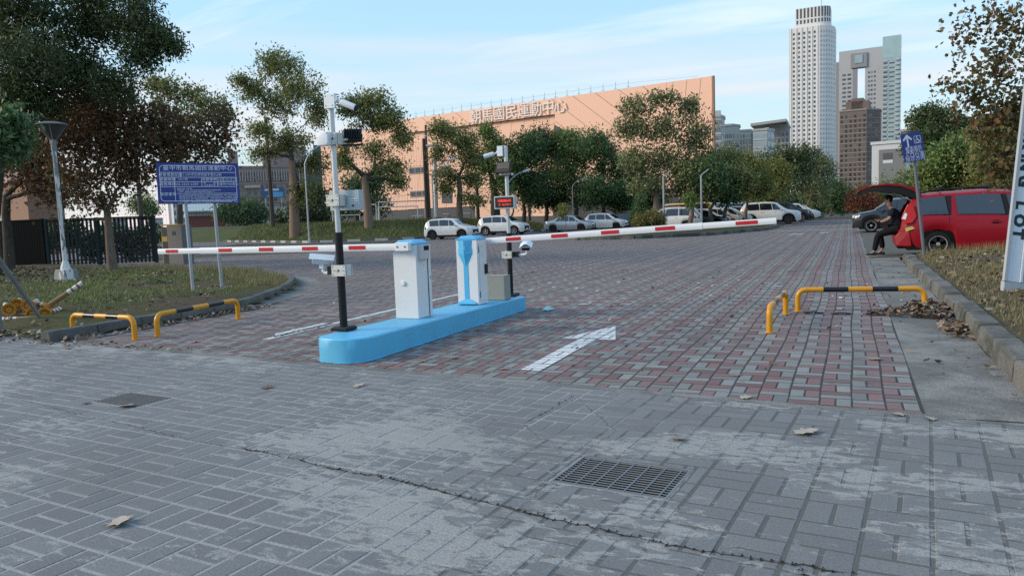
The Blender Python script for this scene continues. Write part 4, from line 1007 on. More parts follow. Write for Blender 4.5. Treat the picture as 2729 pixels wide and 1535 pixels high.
# --- sports net, poles, goals, lamps
m_wood = plain('brown_pole', (.075, .058, .048), .8, var=.2, scale=3); m_galv = plain('galvanised', (.36, .38, .40), .45, metal=.35, var=.1, scale=4)
m_net = plain('net_cord', (.055, .075, .075), .8)
m_wp = plain('white_tube', (.55, .55, .53), .6)
def netpts(u, v0, v1, D): return at(u, v1, D), at(u, v0, D)
N = thing('sports_net', 'tall dark green ball net hung between brown poles behind the berm', 'net', at(760, 600, 66))
posts = [(-40, 250, 66), (378, 252, 66), (727, 318, 66), (1140, 372, 68), (1275, 470, 74), (1330, 510, 78), (1412, 520, 84)]
pp = []
for u, v, D_ in posts:
    b_ = at(u, 600, D_); t_ = at(u, v, D_); t_.x, t_.y = b_.x, b_.y; b_.z = BZ*.6 if D_ > 73 else BZ-.1
    pp.append((b_, t_)); wbuild(MB().tube([b_, t_], [.2, .15], 8), 'pole', m_wood, N)
for (b0_, t0_), (b1_, t1_) in zip(pp, pp[1:]):
    L = (b1_-b0_).length; mb = MB(); d = (b1_-b0_)/L; n2 = Vector((d.y, -d.x, 0)); w = .005
    nx_ = int(L/.24)
    for k in range(nx_+1):
        t = k/nx_; a = b0_.lerp(b1_, t); c = t0_.lerp(t1_, t)-Vector((0, 0, .6*math.sin(math.pi*t)+.2))
        mb.add([a-d*w, a+d*w, c+d*w, c-d*w], [(0, 1, 2, 3)])
    hmax = max(t0_.z, t1_.z)-b0_.z; nz_ = int(hmax/.24)
    for k in range(nz_):
        fz = k/nz_; P_ = []
        for s in range(9):
            t = s/8; a = b0_.lerp(b1_, t); c = t0_.lerp(t1_, t)-Vector((0, 0, .6*math.sin(math.pi*t)+.2)); P_.append(a.lerp(c, fz))
        for s in range(8): q0, q1 = P_[s], P_[s+1]; mb.add([q0-Vector((0, 0, w)), q1-Vector((0, 0, w)), q1+Vector((0, 0, w)), q0+Vector((0, 0, w))], [(0, 1, 2, 3)])
    o = wbuild(mb, 'net_panel', m_net, N); o['kind'] = 'stuff'
def goal(u0, u1, vt, D_, label, h_base=None, dep=1.6):
    a, b = at(u0, 600, D_), at(u1, 600, D_); a.z = b.z = BZ; zt_ = at((u0+u1)/2, vt, D_).z; back = Vector((-.6, 1, 0)).normalized()*dep
    T = thing('goal_frame', label, 'goal', (a+b)/2); up = Vector((0, 0, zt_-BZ))
    for p in (a, b): wbuild(MB().tube([p, p+up], .06, 8), 'post', m_wp, T); wbuild(MB().tube([p+up, p+back], .04, 6), 'stay', m_wp, T)
    wbuild(MB().tube([a+up, b+up], .06, 8), 'crossbar', m_wp, T); wbuild(MB().tube([a+back, b+back], .04, 6), 'ground_bar', m_wp, T)
goal(888, 1005, 548, 73, 'large white goal frame behind the pole with the grey display')
goal(1012, 1135, 537, 76, 'tall white goal frame between the right berm tree and the grey plinth')
goal(1010, 1115, 551, 84, 'farther white goal frame in front of the grey plinth')
goal(893, 960, 574, 84, 'small white goal frame low behind the right berm tree')
goal(785, 850, 599, 70, 'very low white goal bar beside the left berm tree') if False else None
def street_lamp(u, vb, vbend, D_, dx, label, headv, hu, thick=.05):
    b_ = at(u, vb, D_); b_.z = max(0, b_.z); t_ = at(u, vbend, D_); t_.x, t_.y = b_.x, b_.y; h_ = at(hu, headv, D_); T = thing('street_lamp', label, 'street lamp', b_)
    P0, P2 = t_, h_; P1 = Vector((t_.x, t_.y, h_.z*.55+t_.z*.45)).lerp(Vector((t_.x*.6+h_.x*.4, t_.y*.6+h_.y*.4, h_.z)), .55)
    arc = [P0*(1-s)**2+P1*2*s*(1-s)+P2*s*s for s in [k/10 for k in range(11)]]
    wbuild(MB().tube([b_]+arc, [thick*1.3]+[thick*.8]*11, 10), 'post', m_galv, T, smooth=50)
    d = (arc[-1]-arc[-2]).normalized(); wbuild(MB().tube([h_-d*.1, h_+d*.1, h_+d*.55, h_+d*.65], [.06, .11, .13, .05], 8), 'lamp_head', plain('lamp_head', (.5, .5, .48), .5), T, smooth=60)
    wbuild(MB().tube([b_, b_+Vector((0, 0, .35))], [thick*2, thick*1.4], 8), 'base', m_galv, T)
street_lamp(825, 648, 440, 50, 1, 'grey street lamp at the foot of the berm left of the near camera pole', 384, 868)
street_lamp(1157, 592, 470, 64, 1, 'grey street lamp with curved arm in front of the peach building', 428, 1196)
street_lamp(1352, 592, 505, 66, 1, 'street lamp whose head shows right of the far camera pole', 458, 1396)
street_lamp(1528, 600, 500, 70, 1, 'slim street lamp between the silver sedan and the white hatchback', 476, 1556)
for u_, lab in ((1770, 'grey lamp post on the tree island beside the round bush'), (1870, 'grey lamp post on the tree island near its right end')):
    b_ = at(u_, 612, 52); b_.z = .17; T = thing('lamp_post', lab, 'lamp post', b_); wbuild(MB().tube([b_, b_+Vector((0, 0, 3.6))], [.075, .055], 10), 'post', m_galv, T, smooth=50); wbuild(MB().tube([b_, b_+Vector((0, 0, .3))], [.13, .1], 8), 'base', m_galv, T); wbuild(MB().tube([b_+Vector((0, 0, 3.6)), b_+Vector((.5, .1, 4.0))], .04, 8), 'arm', m_galv, T)
T = thing('light_mast', 'pale lattice floodlight mast with a cross platform before the peach building', 'light mast', at(1160, 600, 70))
b_ = at(1163, 596, 70); t_ = at(1158, 395, 70); wbuild(MB().tube([b_, t_], [.22, .17], 8), 'mast', m_wp, T)
c_ = at(1155, 388, 70); wbuild(MB().cbox(c_, (1.9, .9, .14)), 'platform', m_galv, T)
wbuild(MB().tube([c_+Vector((-.9, 0, 0)), c_+Vector((-.9, 0, .9)), c_+Vector((.9, 0, .9)), c_+Vector((.9, 0, 0))], .04, 5), 'railing', m_galv, T)
T = thing('utility_pole', 'slim brown utility pole by the floodlight mast', 'pole', at(1146, 600, 71)); wbuild(MB().tube([at(1146, 598, 71), at(1134, 335, 71)], [.14, .1], 8), 'pole', m_wood, T)
wbuild(MB().tube([at(900, 440, 80), at(1020, 455, 80), at(1140, 440, 71)], .02, 4), 'wire', m_wood, T); wbuild(MB().tube([at(880, 520, 80), at(1020, 532, 80), at(1140, 510, 71)], .02, 4), 'wire', m_wood, T)
# ------------------------------------------------------------------ trees, shrubs, grass
def leaf_mat(name, cols, trans=0.25):
    """leaf colours drawn per leaf from a ramp"""
    m, t, b, o = nodes_of(name); g = NT(t)
    c = g.ramp(g.island(), [(i/(len(cols)-1) if len(cols) > 1 else 0, c_) for i, c_ in enumerate(cols)])
    hs = g.n('ShaderNodeHueSaturation'); g.put(hs.inputs['Color'], c); g.put(hs.inputs['Value'], g.math('ADD', .66, g.math('MULTIPLY', g.noise(g.pos(), .9, 3, .6), 1.0))); g.put(hs.inputs['Hue'], g.math('ADD', .485, g.math('MULTIPLY', g.noise(g.pos(), .35, 2, .5), .03))); c = hs.outputs[0]
    g.put(b.inputs['Base Color'], c); b.inputs['Roughness'].default_value = 0.55; b.inputs['Specular IOR Level'].default_value = 0.3
    tr = g.n('ShaderNodeBsdfTranslucent'); g.put(tr.inputs[0], g.mix(0.5, c, (.12, .16, .03), 'ADD') if False else c)
    mx = g.n('ShaderNodeMixShader'); mx.inputs[0].default_value = trans; t.links.new(b.outputs[0], mx.inputs[1]); t.links.new(tr.outputs[0], mx.inputs[2]); t.links.new(mx.outputs[0], o.inputs[0])
    return m
LM = {
 'dark': leaf_mat('leaf_dark_evergreen', [(0.031, 0.051, 0.024), (0.051, 0.082, 0.031), (0.076, 0.102, 0.037), (0.105, 0.122, 0.044)]),
 'green': leaf_mat('leaf_green', [(0.065, 0.115, 0.034), (0.109, 0.167, 0.046), (0.152, 0.214, 0.064), (0.218, 0.238, 0.085)]),
 'olive': leaf_mat('leaf_olive', [(0.097, 0.119, 0.039), (0.142, 0.167, 0.051), (0.186, 0.203, 0.064), (0.261, 0.227, 0.075)]),
 'deep': leaf_mat('leaf_deep', [(0.044, 0.085, 0.034), (0.074, 0.123, 0.046), (0.097, 0.157, 0.055)]),
 'yellow': leaf_mat('leaf_yellow_green', [(.11, .13, .032), (.16, .17, .04), (.21, .19, .05), (.09, .11, .035)]),
 'maple': leaf_mat('leaf_maple_brown', [(.08, .048, .03), (.12, .058, .032), (.14, .066, .034), (.09, .075, .034), (.075, .082, .032), (.11, .052, .03)]),
 'maplegreen': leaf_mat('leaf_maple_green', [(0.085, 0.093, 0.034), (0.128, 0.085, 0.034), (0.068, 0.085, 0.031), (0.170, 0.076, 0.034)]),
 'rust': leaf_mat('leaf_rust', [(0.238, 0.093, 0.048), (0.323, 0.128, 0.068), (0.187, 0.085, 0.043)]),
 'wind': leaf_mat('leaf_wind', [(0.077, 0.119, 0.046), (0.131, 0.167, 0.064), (0.186, 0.203, 0.085), (0.218, 0.179, 0.095)]),
 'bush': leaf_mat('leaf_bush', [(0.068, 0.085, 0.024), (0.119, 0.136, 0.034), (0.187, 0.162, 0.051), (0.221, 0.119, 0.051)]),
}
def bark_mat(name, a, b_):
    m, t, b, o = nodes_of(name); g = NT(t); v = g.mapping(g.pos(), (6, 6, 1.2))
    f = g.noise(v, 3, 8, 0.7, 0.5); g.put(b.inputs['Base Color'], g.ramp(f, [(.3, a), (.7, b_)])); b.inputs['Roughness'].default_value = .95; b.inputs['Specular IOR Level'].default_value = .15
    g.put(b.inputs['Normal'], g.bump(f, .8, .03)); return m
m_bark = bark_mat('bark_brown', (.09, .07, .055), (.22, .165, .125)); m_barkd = bark_mat('bark_dark', (.04, .034, .028), (.11, .09, .072)); m_barkw = bark_mat('bark_warm', (.13, .09, .066), (.3, .2, .145))

def leaf_cloud(C, size, R, n_per, spread, aspect=0.42, star=False, droop=0.35, sq=(1, 1, 1)):
    """C (k,3) clump centres -> leaf mesh arrays; each leaf a bent kite (2 quads-as-tris) or a lobed star"""
    k = len(C); N = k*n_per
    cen = np.repeat(C, n_per, 0) + R.normal(0, 1, (N, 3))*spread*np.array(sq)
    a = R.normal(0, 1, (N, 3)); a[:, 2] -= droop*1.5; a /= np.linalg.norm(a, axis=1)[:, None]
    b = R.normal(0, 1, (N, 3)); b -= a*(a*b).sum(1)[:, None]; b /= np.linalg.norm(b, axis=1)[:, None]
    c = np.cross(a, b); s = (size*R.uniform(.6, 1.3, N))[:, None]
    if not star:
        p0 = cen-a*s*.5; p1 = cen+b*s*aspect*.5+c*s*.06; p2 = cen+a*s*.5-c*s*.08; p3 = cen-b*s*aspect*.5+c*s*.06
        V = np.stack([p0, p1, p2, p3], 1).reshape(-1, 3); F = np.arange(4*N).reshape(-1, 4); return V, F
    ang = [-.5, 18, 38, 62, 90, 118, 142, 162, 180.5]; rad = [.35, .62, .34, .78, .36+.64, .78, .34, .62, .35]
    ring = []
    for A, r_ in zip(ang, rad):
        t = math.radians(A); ring.append(cen+s*.55*r_*(b*math.cos(t)+a*math.sin(t))+c*s*(.06*R.uniform(-1, 1, (N, 1))))
    base = cen-a*s*.12; ring.append(base); m_ = len(ring); V = np.stack(ring, 1).reshape(-1, 3)
    I = np.arange(N)[:, None]*m_; F = []
    for i in range(m_-2): F.append(np.concatenate([I+m_-1, I+i, I+i+1], 1))
    # three-sided faces of one leaf share vertices, so each leaf is one island
    return V, np.concatenate(F, 0)

def bez(p0, p1, p2, n): return [p0*(1-t)**2+p1*2*t*(1-t)+p2*t*t for t in [i/n for i in range(n+1)]]
def tree(name, label, base, lobes, leaf, lsize, nleaf, seed, trunk_r=.18, fork=None, bark=None, spread=.35, per=14, star=False, group=None, twig=1.0, aspect=.42, trunk=None, droop=.35, shell=.55, nlimb=1, cat='tree', limb_r=.4, crown_name='crown', limb_mat=None):
    """base: foot; lobes: (centre, (rx, ry, rz), weight); limbs run from the fork to each lobe, twigs to clumps of leaves inside it"""
    R = np.random.default_rng(seed); r = random.Random(seed); base = Vector(base)
    if not star: per = max(5, int(per*.6)); spread *= .78
    T = thing(name, label, cat, base, 0, group); mb = MB()
    cen = sum((Vector(l[0])*l[2] for l in lobes), Vector())/sum(l[2] for l in lobes)
    zmin = min(l[0][2]-l[1][2] for l in lobes)
    fk = Vector(fork) if fork is not None else base.lerp(Vector((cen.x, cen.y, max(zmin, base.z+.3*(cen.z-base.z)))), .95)
    tp = trunk or [base+Vector((0, 0, -.1)), base.lerp(fk, .35)+Vector((r.uniform(-.1, .1), r.uniform(-.1, .1), 0)), base.lerp(fk, .7)+Vector((r.uniform(-.12, .12), r.uniform(-.12, .12), 0)), fk]
    tp = [Vector(p) for p in tp]; nt_ = len(tp)
    mb.tube(tp, [trunk_r*(1.1 if i == 0 else 1.0-.34*i/(nt_-1)) for i in range(nt_)], 10)
    C = []; tot = sum(l[2] for l in lobes); lm = MB()
    nodes = [(tp[-2].lerp(tp[-1], t), trunk_r*.72*(1-.1*t)) for t in (.8, .97)]
    for (lc, lr, w) in sorted(lobes, key=lambda l: (Vector(l[0])-fk).length):
        lc = Vector(lc); lr = Vector(lr)
        def cost(nd): v_ = lc-nd[0]; return v_.length+(1.6*max(0, -v_.z+.15*v_.length))-1.5*nd[1]
        st, r0 = min(nodes, key=cost); d_ = lc-st; L_ = d_.length
        midp = st+d_*.5+Vector((r.uniform(-.16, .16)*L_, r.uniform(-.16, .16)*L_, r.uniform(.02, .16)*L_))
        B = bez(st, midp, lc+Vector((0, 0, lr.z*.25)), 6); first = len(nodes) < 14; rr = r0*.78 if first else min(r0*.74, trunk_r*limb_r*(.8+.5*w/tot*len(lobes)))
        for i in range(1, 6): B[i] = B[i]+Vector((r.uniform(-.03, .03), r.uniform(-.03, .03), r.uniform(-.03, .03)))*L_
        R6 = [rr*(1-.72*i/6) for i in range(7)]; lm.tube(B, R6, 7); nodes += [(B[i], R6[i]) for i in range(1, 7)]
        K = max(3, int(nleaf*w/tot/per))
        ns = max(5, min(30, int(K/4))); su = R.normal(0, 1, (ns, 3)); su /= np.linalg.norm(su, axis=1)[:, None]; sc = su*(R.uniform(.1, 1, ns)**shell)[:, None]*np.array(lr)*.86
        pick = R.integers(0, ns, K); u = R.normal(0, 1, (K, 3)); u /= np.linalg.norm(u, axis=1)[:, None]; srad = R.uniform(.22, .52, ns)[pick]
        P = sc[pick]+u*(R.uniform(0, 1, K)**.5*srad)[:, None]*np.array(lr)*np.array([1, 1, .7]) + np.array(lc)
        free = R.uniform(0, 1, K) < .45; u2 = R.normal(0, 1, (K, 3)); u2 /= np.linalg.norm(u2, axis=1)[:, None]; P2 = u2*(R.uniform(0, 1, K)**.4)[:, None]*np.array(lr)*1.12+np.array(lc); P[free] = P2[free]; C.append(P)
        for q in P[::max(1, int(2/twig))][:int(46*twig)]:
            q = Vector(q); s_ = min((B[i] for i in range(2, 7)), key=lambda b_: (b_-q).length*r.uniform(.7, 1.3)); m2 = s_.lerp(q, .55)+Vector((r.uniform(-.1, .1), r.uniform(-.1, .1), .12))*(q-s_).length; bb = bez(s_, m2, q, 3)
            t0 = max(rr*.22, trunk_r*.025); lm.tube(bb, [t0, t0*.7, t0*.45, t0*.2], 4, cap=False)
    wbuild(lm, 'limbs', limb_mat or bark or m_bark, T, smooth=60)
    wbuild(mb, 'trunk', bark or m_bark, T, smooth=60)
    V, F = leaf_cloud(np.concatenate(C), lsize, R, per, spread, aspect, star, droop)
    o = link(crown_name, np_mesh(crown_name, V, F, LM[leaf])); adopt(o, T); o['kind'] = 'stuff'
    return T
def lobe(u, v, D, ru, rv, w=1.0, dd=0.0, depthr=None):
    p = at(u, v, D+dd); s = D/FPX; return (p, (ru*s, (depthr if depthr else ru*s*.85), rv*s), w)
def gpt(u, v, D, z=None):
    p = at(u, v, D)
    if z is not None: p.z = z
    return p
# berm trees
D = 62
tree('berm_tree', 'tall open crowned tree on the berm left of the near camera pole', gpt(785, 602, D, .35), [lobe(742, 175, D, 66, 44, 1.3), lobe(670, 240, D, 50, 36, .7, 1), lobe(800, 235, D, 62, 48, 1.2, -1), lobe(740, 280, D, 55, 40, .9, 1.5), lobe(845, 300, D, 36, 42, .7), lobe(690, 345, D, 40, 26, .45, -1), lobe(770, 375, D, 70, 40, .9, 1), lobe(700, 410, D, 42, 26, .35), lobe(835, 440, D, 45, 50, .6, 1), lobe(805, 520, D, 40, 35, .35), lobe(640, 215, D, 24, 16, .25)],
     'olive', .27, 15000, 11, .44, at(778, 430, D), m_barkw, .30, 14, twig=1.8, aspect=.42, limb_r=.55, shell=.62, limb_mat=m_barkd)
D = 61
tree('berm_tree', 'forked tree with a flat wide crown on the berm in front of the peach building', gpt(984, 603, D, .35), [lobe(985, 268, D, 66, 28, 1.1), lobe(930, 290, D, 40, 30, .6, 1), lobe(1040, 310, D, 42, 34, .8), lobe(990, 325, D, 60, 36, 1.0, 1), lobe(1070, 360, D, 36, 44, .7), lobe(925, 375, D, 30, 26, .4), lobe(1000, 400, D, 46, 28, .5), lobe(915, 425, D, 32, 34, .6, -1), lobe(1040, 450, D, 52, 34, .7), lobe(1060, 490, D, 32, 22, .35)],
     'olive', .26, 12500, 12, .4, at(972, 470, D), m_barkw, .28, 14, twig=1.8, limb_r=.55, shell=.62, limb_mat=m_barkd)
D = 66
tree('row_tree', 'loose olive tree with low side branch before the peach wall, right of the light mast', gpt(1226, 592, D, .9), [lobe(1180, 350, D, 40, 30, .9), lobe(1230, 370, D, 50, 34, 1.1), lobe(1170, 410, D, 34, 30, .5), lobe(1250, 420, D, 44, 34, .9), lobe(1190, 470, D, 40, 26, .5), lobe(1260, 480, D, 40, 26, .5), lobe(1265, 530, D, 44, 22, .5), lobe(1190, 505, D, 26, 18, .3)], 'olive', .26, 9500, 13, .3, at(1222, 470, D), m_bark, .3, 14, twig=1.3, limb_r=.5, limb_mat=m_barkd)
tree('row_tree', 'slim tree with a knobbed top rising above the row, behind the far camera pole', gpt(1322, 590, 70, .7), [lobe(1298, 352, 70, 22, 18, .5), lobe(1318, 385, 70, 36, 26, .8), lobe(1300, 440, 70, 40, 36, 1), lobe(1370, 430, 70, 34, 40, .9), lobe(1340, 500, 70, 40, 30, .7)], 'green', .3, 6500, 14, .4, at(1312, 480, 70), m_barkd, .34, 15)
# dense dark row in front of the building
row = [(1395, 590, 72, 'deep', [(1400, 400, 46, 40), (1370, 470, 50, 44), (1425, 500, 40, 40)], 'dark tree with level tiers behind the red display'),
       (1455, 590, 74, 'dark', [(1440, 380, 44, 34), (1470, 440, 50, 46), (1430, 520, 50, 36), (1490, 525, 36, 34)], 'dense dark tree left of centre in the row before the peach building'),
       (1535, 592, 73, 'green', [(1510, 385, 42, 36), (1545, 400, 40, 40), (1520, 470, 54, 46), (1560, 520, 44, 34)], 'dense green tree above the silver sedan'),
       (1610, 592, 71, 'deep', [(1590, 390, 44, 38), (1620, 440, 46, 50), (1590, 510, 44, 36), (1650, 520, 44, 34)], 'dense green tree above the white hatchback'),
       (1700, 594, 76, 'dark', [(1690, 470, 50, 50), (1730, 520, 46, 36), (1660, 530, 40, 30)], 'dark low tree behind the conical shrub')]
for u, v, D, lf, ls, lab in row:
    tree('row_tree', lab, gpt(u, v, D, .1), [lobe(a, b, D, c*1.14, d*1.1, 1.0, random.Random(a).uniform(-2, 2)) for a, b, c, d in ls], lf, .28, 12500, u, .26, at(u, 545, D), m_barkd, .36, 16, twig=.6, shell=.45)
D = 55
tree('wind_swept_tree', 'large wind blown tree with upswept branches before the peach building corner', gpt(1752, 600, D, .15), [lobe(1700, 285, D, 46, 34, .6), lobe(1770, 265, D, 42, 22, .5), lobe(1835, 290, D, 36, 40, .6), lobe(1680, 345, D, 44, 36, .8), lobe(1760, 345, D, 60, 46, 1.0), lobe(1850, 360, D, 52, 44, 1.0), lobe(1700, 425, D, 56, 40, 1.1), lobe(1790, 430, D, 64, 46, 1.3), lobe(1880, 435, D, 44, 46, .9), lobe(1720, 490, D, 62, 30, .8), lobe(1830, 500, D, 60, 34, .8)],
     'wind', .27, 14000, 31, .34, at(1750, 520, D), m_bark, .3, 15, twig=1.5, droop=-.3, aspect=.4)
isl_tr = [(1842, 606, 53, 'wind', [(1840, 470, 44, 40), (1880, 500, 40, 34)], 'bent double trunked tree on the tree island'), (1893, 604, 54, 'deep', [(1890, 470, 44, 44), (1930, 510, 38, 34)], 'slim dark trunked tree behind the white sedan tail'),
          (1935, 604, 56, 'olive', [(1930, 440, 50, 46), (1960, 490, 44, 44)], 'olive tree on the island above the yellow van'), (1990, 600, 60, 'yellow', [(1985, 450, 50, 40), (2010, 490, 46, 40)], 'yellow green tree above the dark parked cars'),
          (2035, 598, 64, 'yellow', [(2060, 470, 50, 44), (2040, 520, 44, 34)], 'rounded yellow green tree left of the white suv'), (2085, 596, 72, 'dark', [(2080, 430, 50, 40), (2130, 420, 50, 34), (2110, 480, 56, 44)], 'tall dark flat topped tree at the foot of the white tower'),
          (2150, 590, 80, 'wind', [(2150, 450, 54, 44), (2190, 450, 36, 36), (2170, 510, 50, 44)], 'bare limbed tree beside the flat topped one'), (2215, 588, 90, 'deep', [(2220, 510, 40, 40), (2240, 540, 36, 30)], 'far dark tree at the end of the lot')]
for u, v, D, lf, ls, lab in isl_tr:
    tree('island_tree', lab, gpt(u, v, D, .15), [lobe(a, b, D, c, d, 1.0, random.Random(a).uniform(-2, 2)) for a, b, c, d in ls], lf, .27, 7000, u, .2, at(u, 555, D), m_barkd if lf in ('deep', 'dark') else m_bark, .33, 15, twig=.9, shell=.5)
far = [(1880, 594, 95, 'deep', 60, 60, 'dark far tree mass behind the yellow van'), (1960, 592, 95, 'dark', 60, 54, 'dark far tree behind the parked cars'), (2270, 586, 120, 'green', 44, 44, 'far green tree at the road end left of the rust coloured tree'), (2330, 560, 130, 'olive', 52, 40, 'far olive tree above the open tailgate'),
       (2390, 545, 120, 'green', 60, 56, 'far green tree behind the red car rear'), (2440, 540, 110, 'yellow', 56, 60, 'yellowish tree behind the blue wheelchair sign'), (2200, 570, 140, 'olive', 60, 44, 'far pale tree below the twin tower'), (2300, 585, 150, 'deep', 60, 50, 'darkest far tree closing the lot'),
       (2130, 575, 120, 'deep', 60, 50, 'far dark tree behind the round hedge')]
for u, v, D, lf, ru, rv, lab in far:
    tree('far_tree', lab, gpt(u, v+18, D, .0), [lobe(u, v-30, D, ru, rv, 1), lobe(u-ru*.6, v-10, D, ru*.6, rv*.7, .6), lobe(u+ru*.6, v-14, D, ru*.6, rv*.7, .6)], lf, .5, 4200, u+3, .3, at(u, v, D), m_barkd, .6, 14, twig=.5, shell=.5)
# right bank of trees behind the red car
for u, v, D, lf, ls, lab in [(2490, 600, 42, 'dark', [(2480, 320, 50, 36), (2520, 350, 60, 50), (2470, 380, 50, 46)], 'dark crowned tree right of the blue wheelchair sign'), (2560, 600, 38, 'green', [(2530, 420, 60, 50), (2600, 400, 60, 60), (2560, 480, 70, 50), (2490, 470, 60, 46)], 'green tree behind the red car roof'), (2680, 600, 36, 'olive', [(2660, 420, 70, 70), (2700, 340, 60, 60), (2640, 500, 70, 46), (2760, 440, 80, 90)], 'broad olive tree at the right edge behind the pylon sign')]:
    tree('bank_tree', lab, gpt(u, v, D, .1), [lobe(a, b, D, c, d, 1.0, random.Random(a).uniform(-1, 1)) for a, b, c, d in ls], lf, .2, 14000, u, .2, at(u, 520, D), m_barkd, .26, 15, twig=.6, shell=.45)
D = 80
tree('rust_tree', 'small rust brown tree left of the open tailgate', gpt(2302, 588, D, .05), [lobe(2300, 525, D, 36, 30, 1), lobe(2275, 540, D, 22, 20, .5), lobe(2326, 540, D, 22, 20, .5)], 'rust', .26, 5200, 77, .12, at(2302, 566, D), m_bark, .3, 14, twig=1.5)
# maple at the upper right
D = 13.5
mp_l = [lobe(2568, 60, D, 26, 50, .22), lobe(2560, 130, D, 24, 16, .16), lobe(2545, 235, D, 30, 40, .4), lobe(2640, 80, D, 46, 60, .3), lobe(2700, 60, D, 50, 70, .6), lobe(2670, 180, D, 60, 50, .9), lobe(2610, 270, D, 40, 40, .6), lobe(2690, 290, D, 60, 60, 1.3), lobe(2640, 350, D, 60, 50, 1.0), lobe(2690, 420, D, 50, 60, 1.0), lobe(2790, 200, D, 90, 160, 1.6), lobe(2650, 450, D, 40, 40, .4)]
tree('maple_tree', 'brown leaved maple reaching in from the upper right corner', (5.6, 13.6, .2), mp_l, 'maplegreen', .14, 3000, 5, .11, at(2800, 420, D), m_barkd, .15, 7, star=True, twig=1.6, droop=.5, shell=.5, limb_r=.35)
# left side: big evergreen, maples, near branch
D = 24
tree('evergreen_tree', 'big dark evergreen filling the upper left corner', gpt(-30, 735, D, .15), [lobe(60, 40, D, 130, 110, 2.2), lobe(230, 60, D, 120, 90, 2.0, 1), lobe(360, 60, D, 80, 70, 1.1), lobe(430, 110, D, 46, 40, .55), lobe(370, 150, D, 56, 46, .6), lobe(60, 170, D, 130, 90, 2.0, -1), lobe(200, 190, D, 100, 70, 1.3, 1), lobe(310, 230, D, 70, 44, .6), lobe(60, 270, D, 120, 60, 1.3), lobe(-60, 80, D, 130, 180, 1.8), lobe(300, -60, D, 160, 60, 1.2), lobe(470, 130, D, 22, 16, .12)],
     'dark', .15, 46000, 41, .34, at(-10, 300, D), m_barkd, .2, 18, twig=1.2, aspect=.36, shell=.5)
D = 26
tree('maple_tree', 'reddish brown maple in front of the dark slatted fence', gpt(297, 716, D, .12), [lobe(300, 300, D, 90, 70, 1.5), lobe(220, 260, D, 90, 60, 1.2), lobe(400, 330, D, 80, 60, 1.2, .5), lobe(180, 370, D, 90, 60, 1.4), lobe(300, 400, D, 100, 60, 1.4), lobe(430, 390, D, 90, 50, 1.2), lobe(520, 350, D, 70, 56, .7), lobe(590, 330, D, 40, 50, .45), lobe(210, 470, D, 90, 46, 1.0), lobe(340, 470, D, 80, 40, .7), lobe(560, 400, D, 60, 30, .5), lobe(250, 540, D, 60, 30, .4), lobe(470, 440, D, 60, 22, .3)],
     'maple', .19, 13500, 42, .17, at(292, 555, D), m_bark, .22, 10, star=True, twig=1.3, shell=.55, trunk=[gpt(300, 716, D, 0), at(292, 640, D), at(285, 560, D)])
D = 29
tree('maple_tree', 'dark trunked maple at the far left edge before the slatted fence', gpt(25, 712, D, .1), [lobe(120, 320, D, 100, 70, 1.2), lobe(100, 440, D, 110, 60, 1.3), lobe(230, 330, D, 80, 60, 1.0), lobe(20, 380, D, 90, 90, 1.0), lobe(150, 520, D, 80, 40, .5)], 'maple', .19, 8500, 43, .2, at(18, 520, D), m_barkd, .24, 10, star=True, twig=1.2)
D = 52
tree('field_tree', 'slender green tree rising behind the maple and the blue sign', gpt(478, 640, D, 0), [lobe(440, 235, D, 50, 30, .7), lobe(500, 255, D, 60, 30, .8), lobe(560, 280, D, 56, 28, .6), lobe(430, 290, D, 40, 28, .5), lobe(520, 320, D, 60, 30, .6), lobe(600, 300, D, 30, 30, .4), lobe(410, 225, D, 24, 16, .3), lobe(470, 380, D, 60, 36, .5)], 'olive', .26, 5200, 44, .22, at(478, 340, D), m_barkd, .3, 13, twig=1.8)
tree('field_tree', 'rounded dark tree below the blue information sign', gpt(668, 604, 95, BZ), [lobe(640, 560, 95, 50, 28, 1), lobe(690, 570, 95, 34, 24, .7), lobe(600, 565, 95, 34, 22, .6), lobe(650, 585, 95, 46, 12, .4)], 'deep', .4, 5200, 45, .35, at(662, 590, 95), m_barkd, .5, 13, twig=.8)
tree('field_tree', 'dark conical tree behind the left berm tree', gpt(830, 606, 88, BZ), [lobe(830, 520, 88, 44, 40, 1), lobe(810, 570, 88, 60, 34, 1), lobe(870, 575, 88, 44, 30, .8), lobe(745, 585, 88, 22, 16, .3)], 'dark', .4, 6500, 46, .3, at(830, 590, 88), m_barkd, .5, 13, twig=.6)
tree('field_tree', 'dark tree behind the grey display on the near camera pole', gpt(955, 604, 86, BZ), [lobe(950, 500, 86, 50, 40, 1), lobe(1000, 480, 86, 34, 36, .7), lobe(920, 550, 86, 50, 36, .9), lobe(1000, 545, 86, 40, 34, .7)], 'deep', .38, 6500, 47, .3, at(955, 580, 86), m_barkd, .5, 13, twig=.6)
tree('field_tree', 'small far tree beyond the fence end', gpt(378, 600, 110, BZ), [lobe(378, 545, 110, 36, 26, 1), lobe(400, 560, 110, 24, 16, .5)], 'green', .4, 2400, 48, .3, at(378, 570, 110), m_barkd, .5, 13)
D = 14
tree('near_branch_tree', 'glossy green leafed tree leaning in at the left edge', gpt(-420, 800, D, .1), [lobe(10, 325, D, 62, 30, 1), lobe(-20, 400, D, 80, 36, .9), lobe(40, 380, D, 42, 28, .6), lobe(-120, 340, D, 110, 80, 1.2)], 'deep', .15, 3200, 49, .12, at(-260, 420, D), m_barkd, .17, 12, aspect=.36, twig=1.2, limb_r=.3)
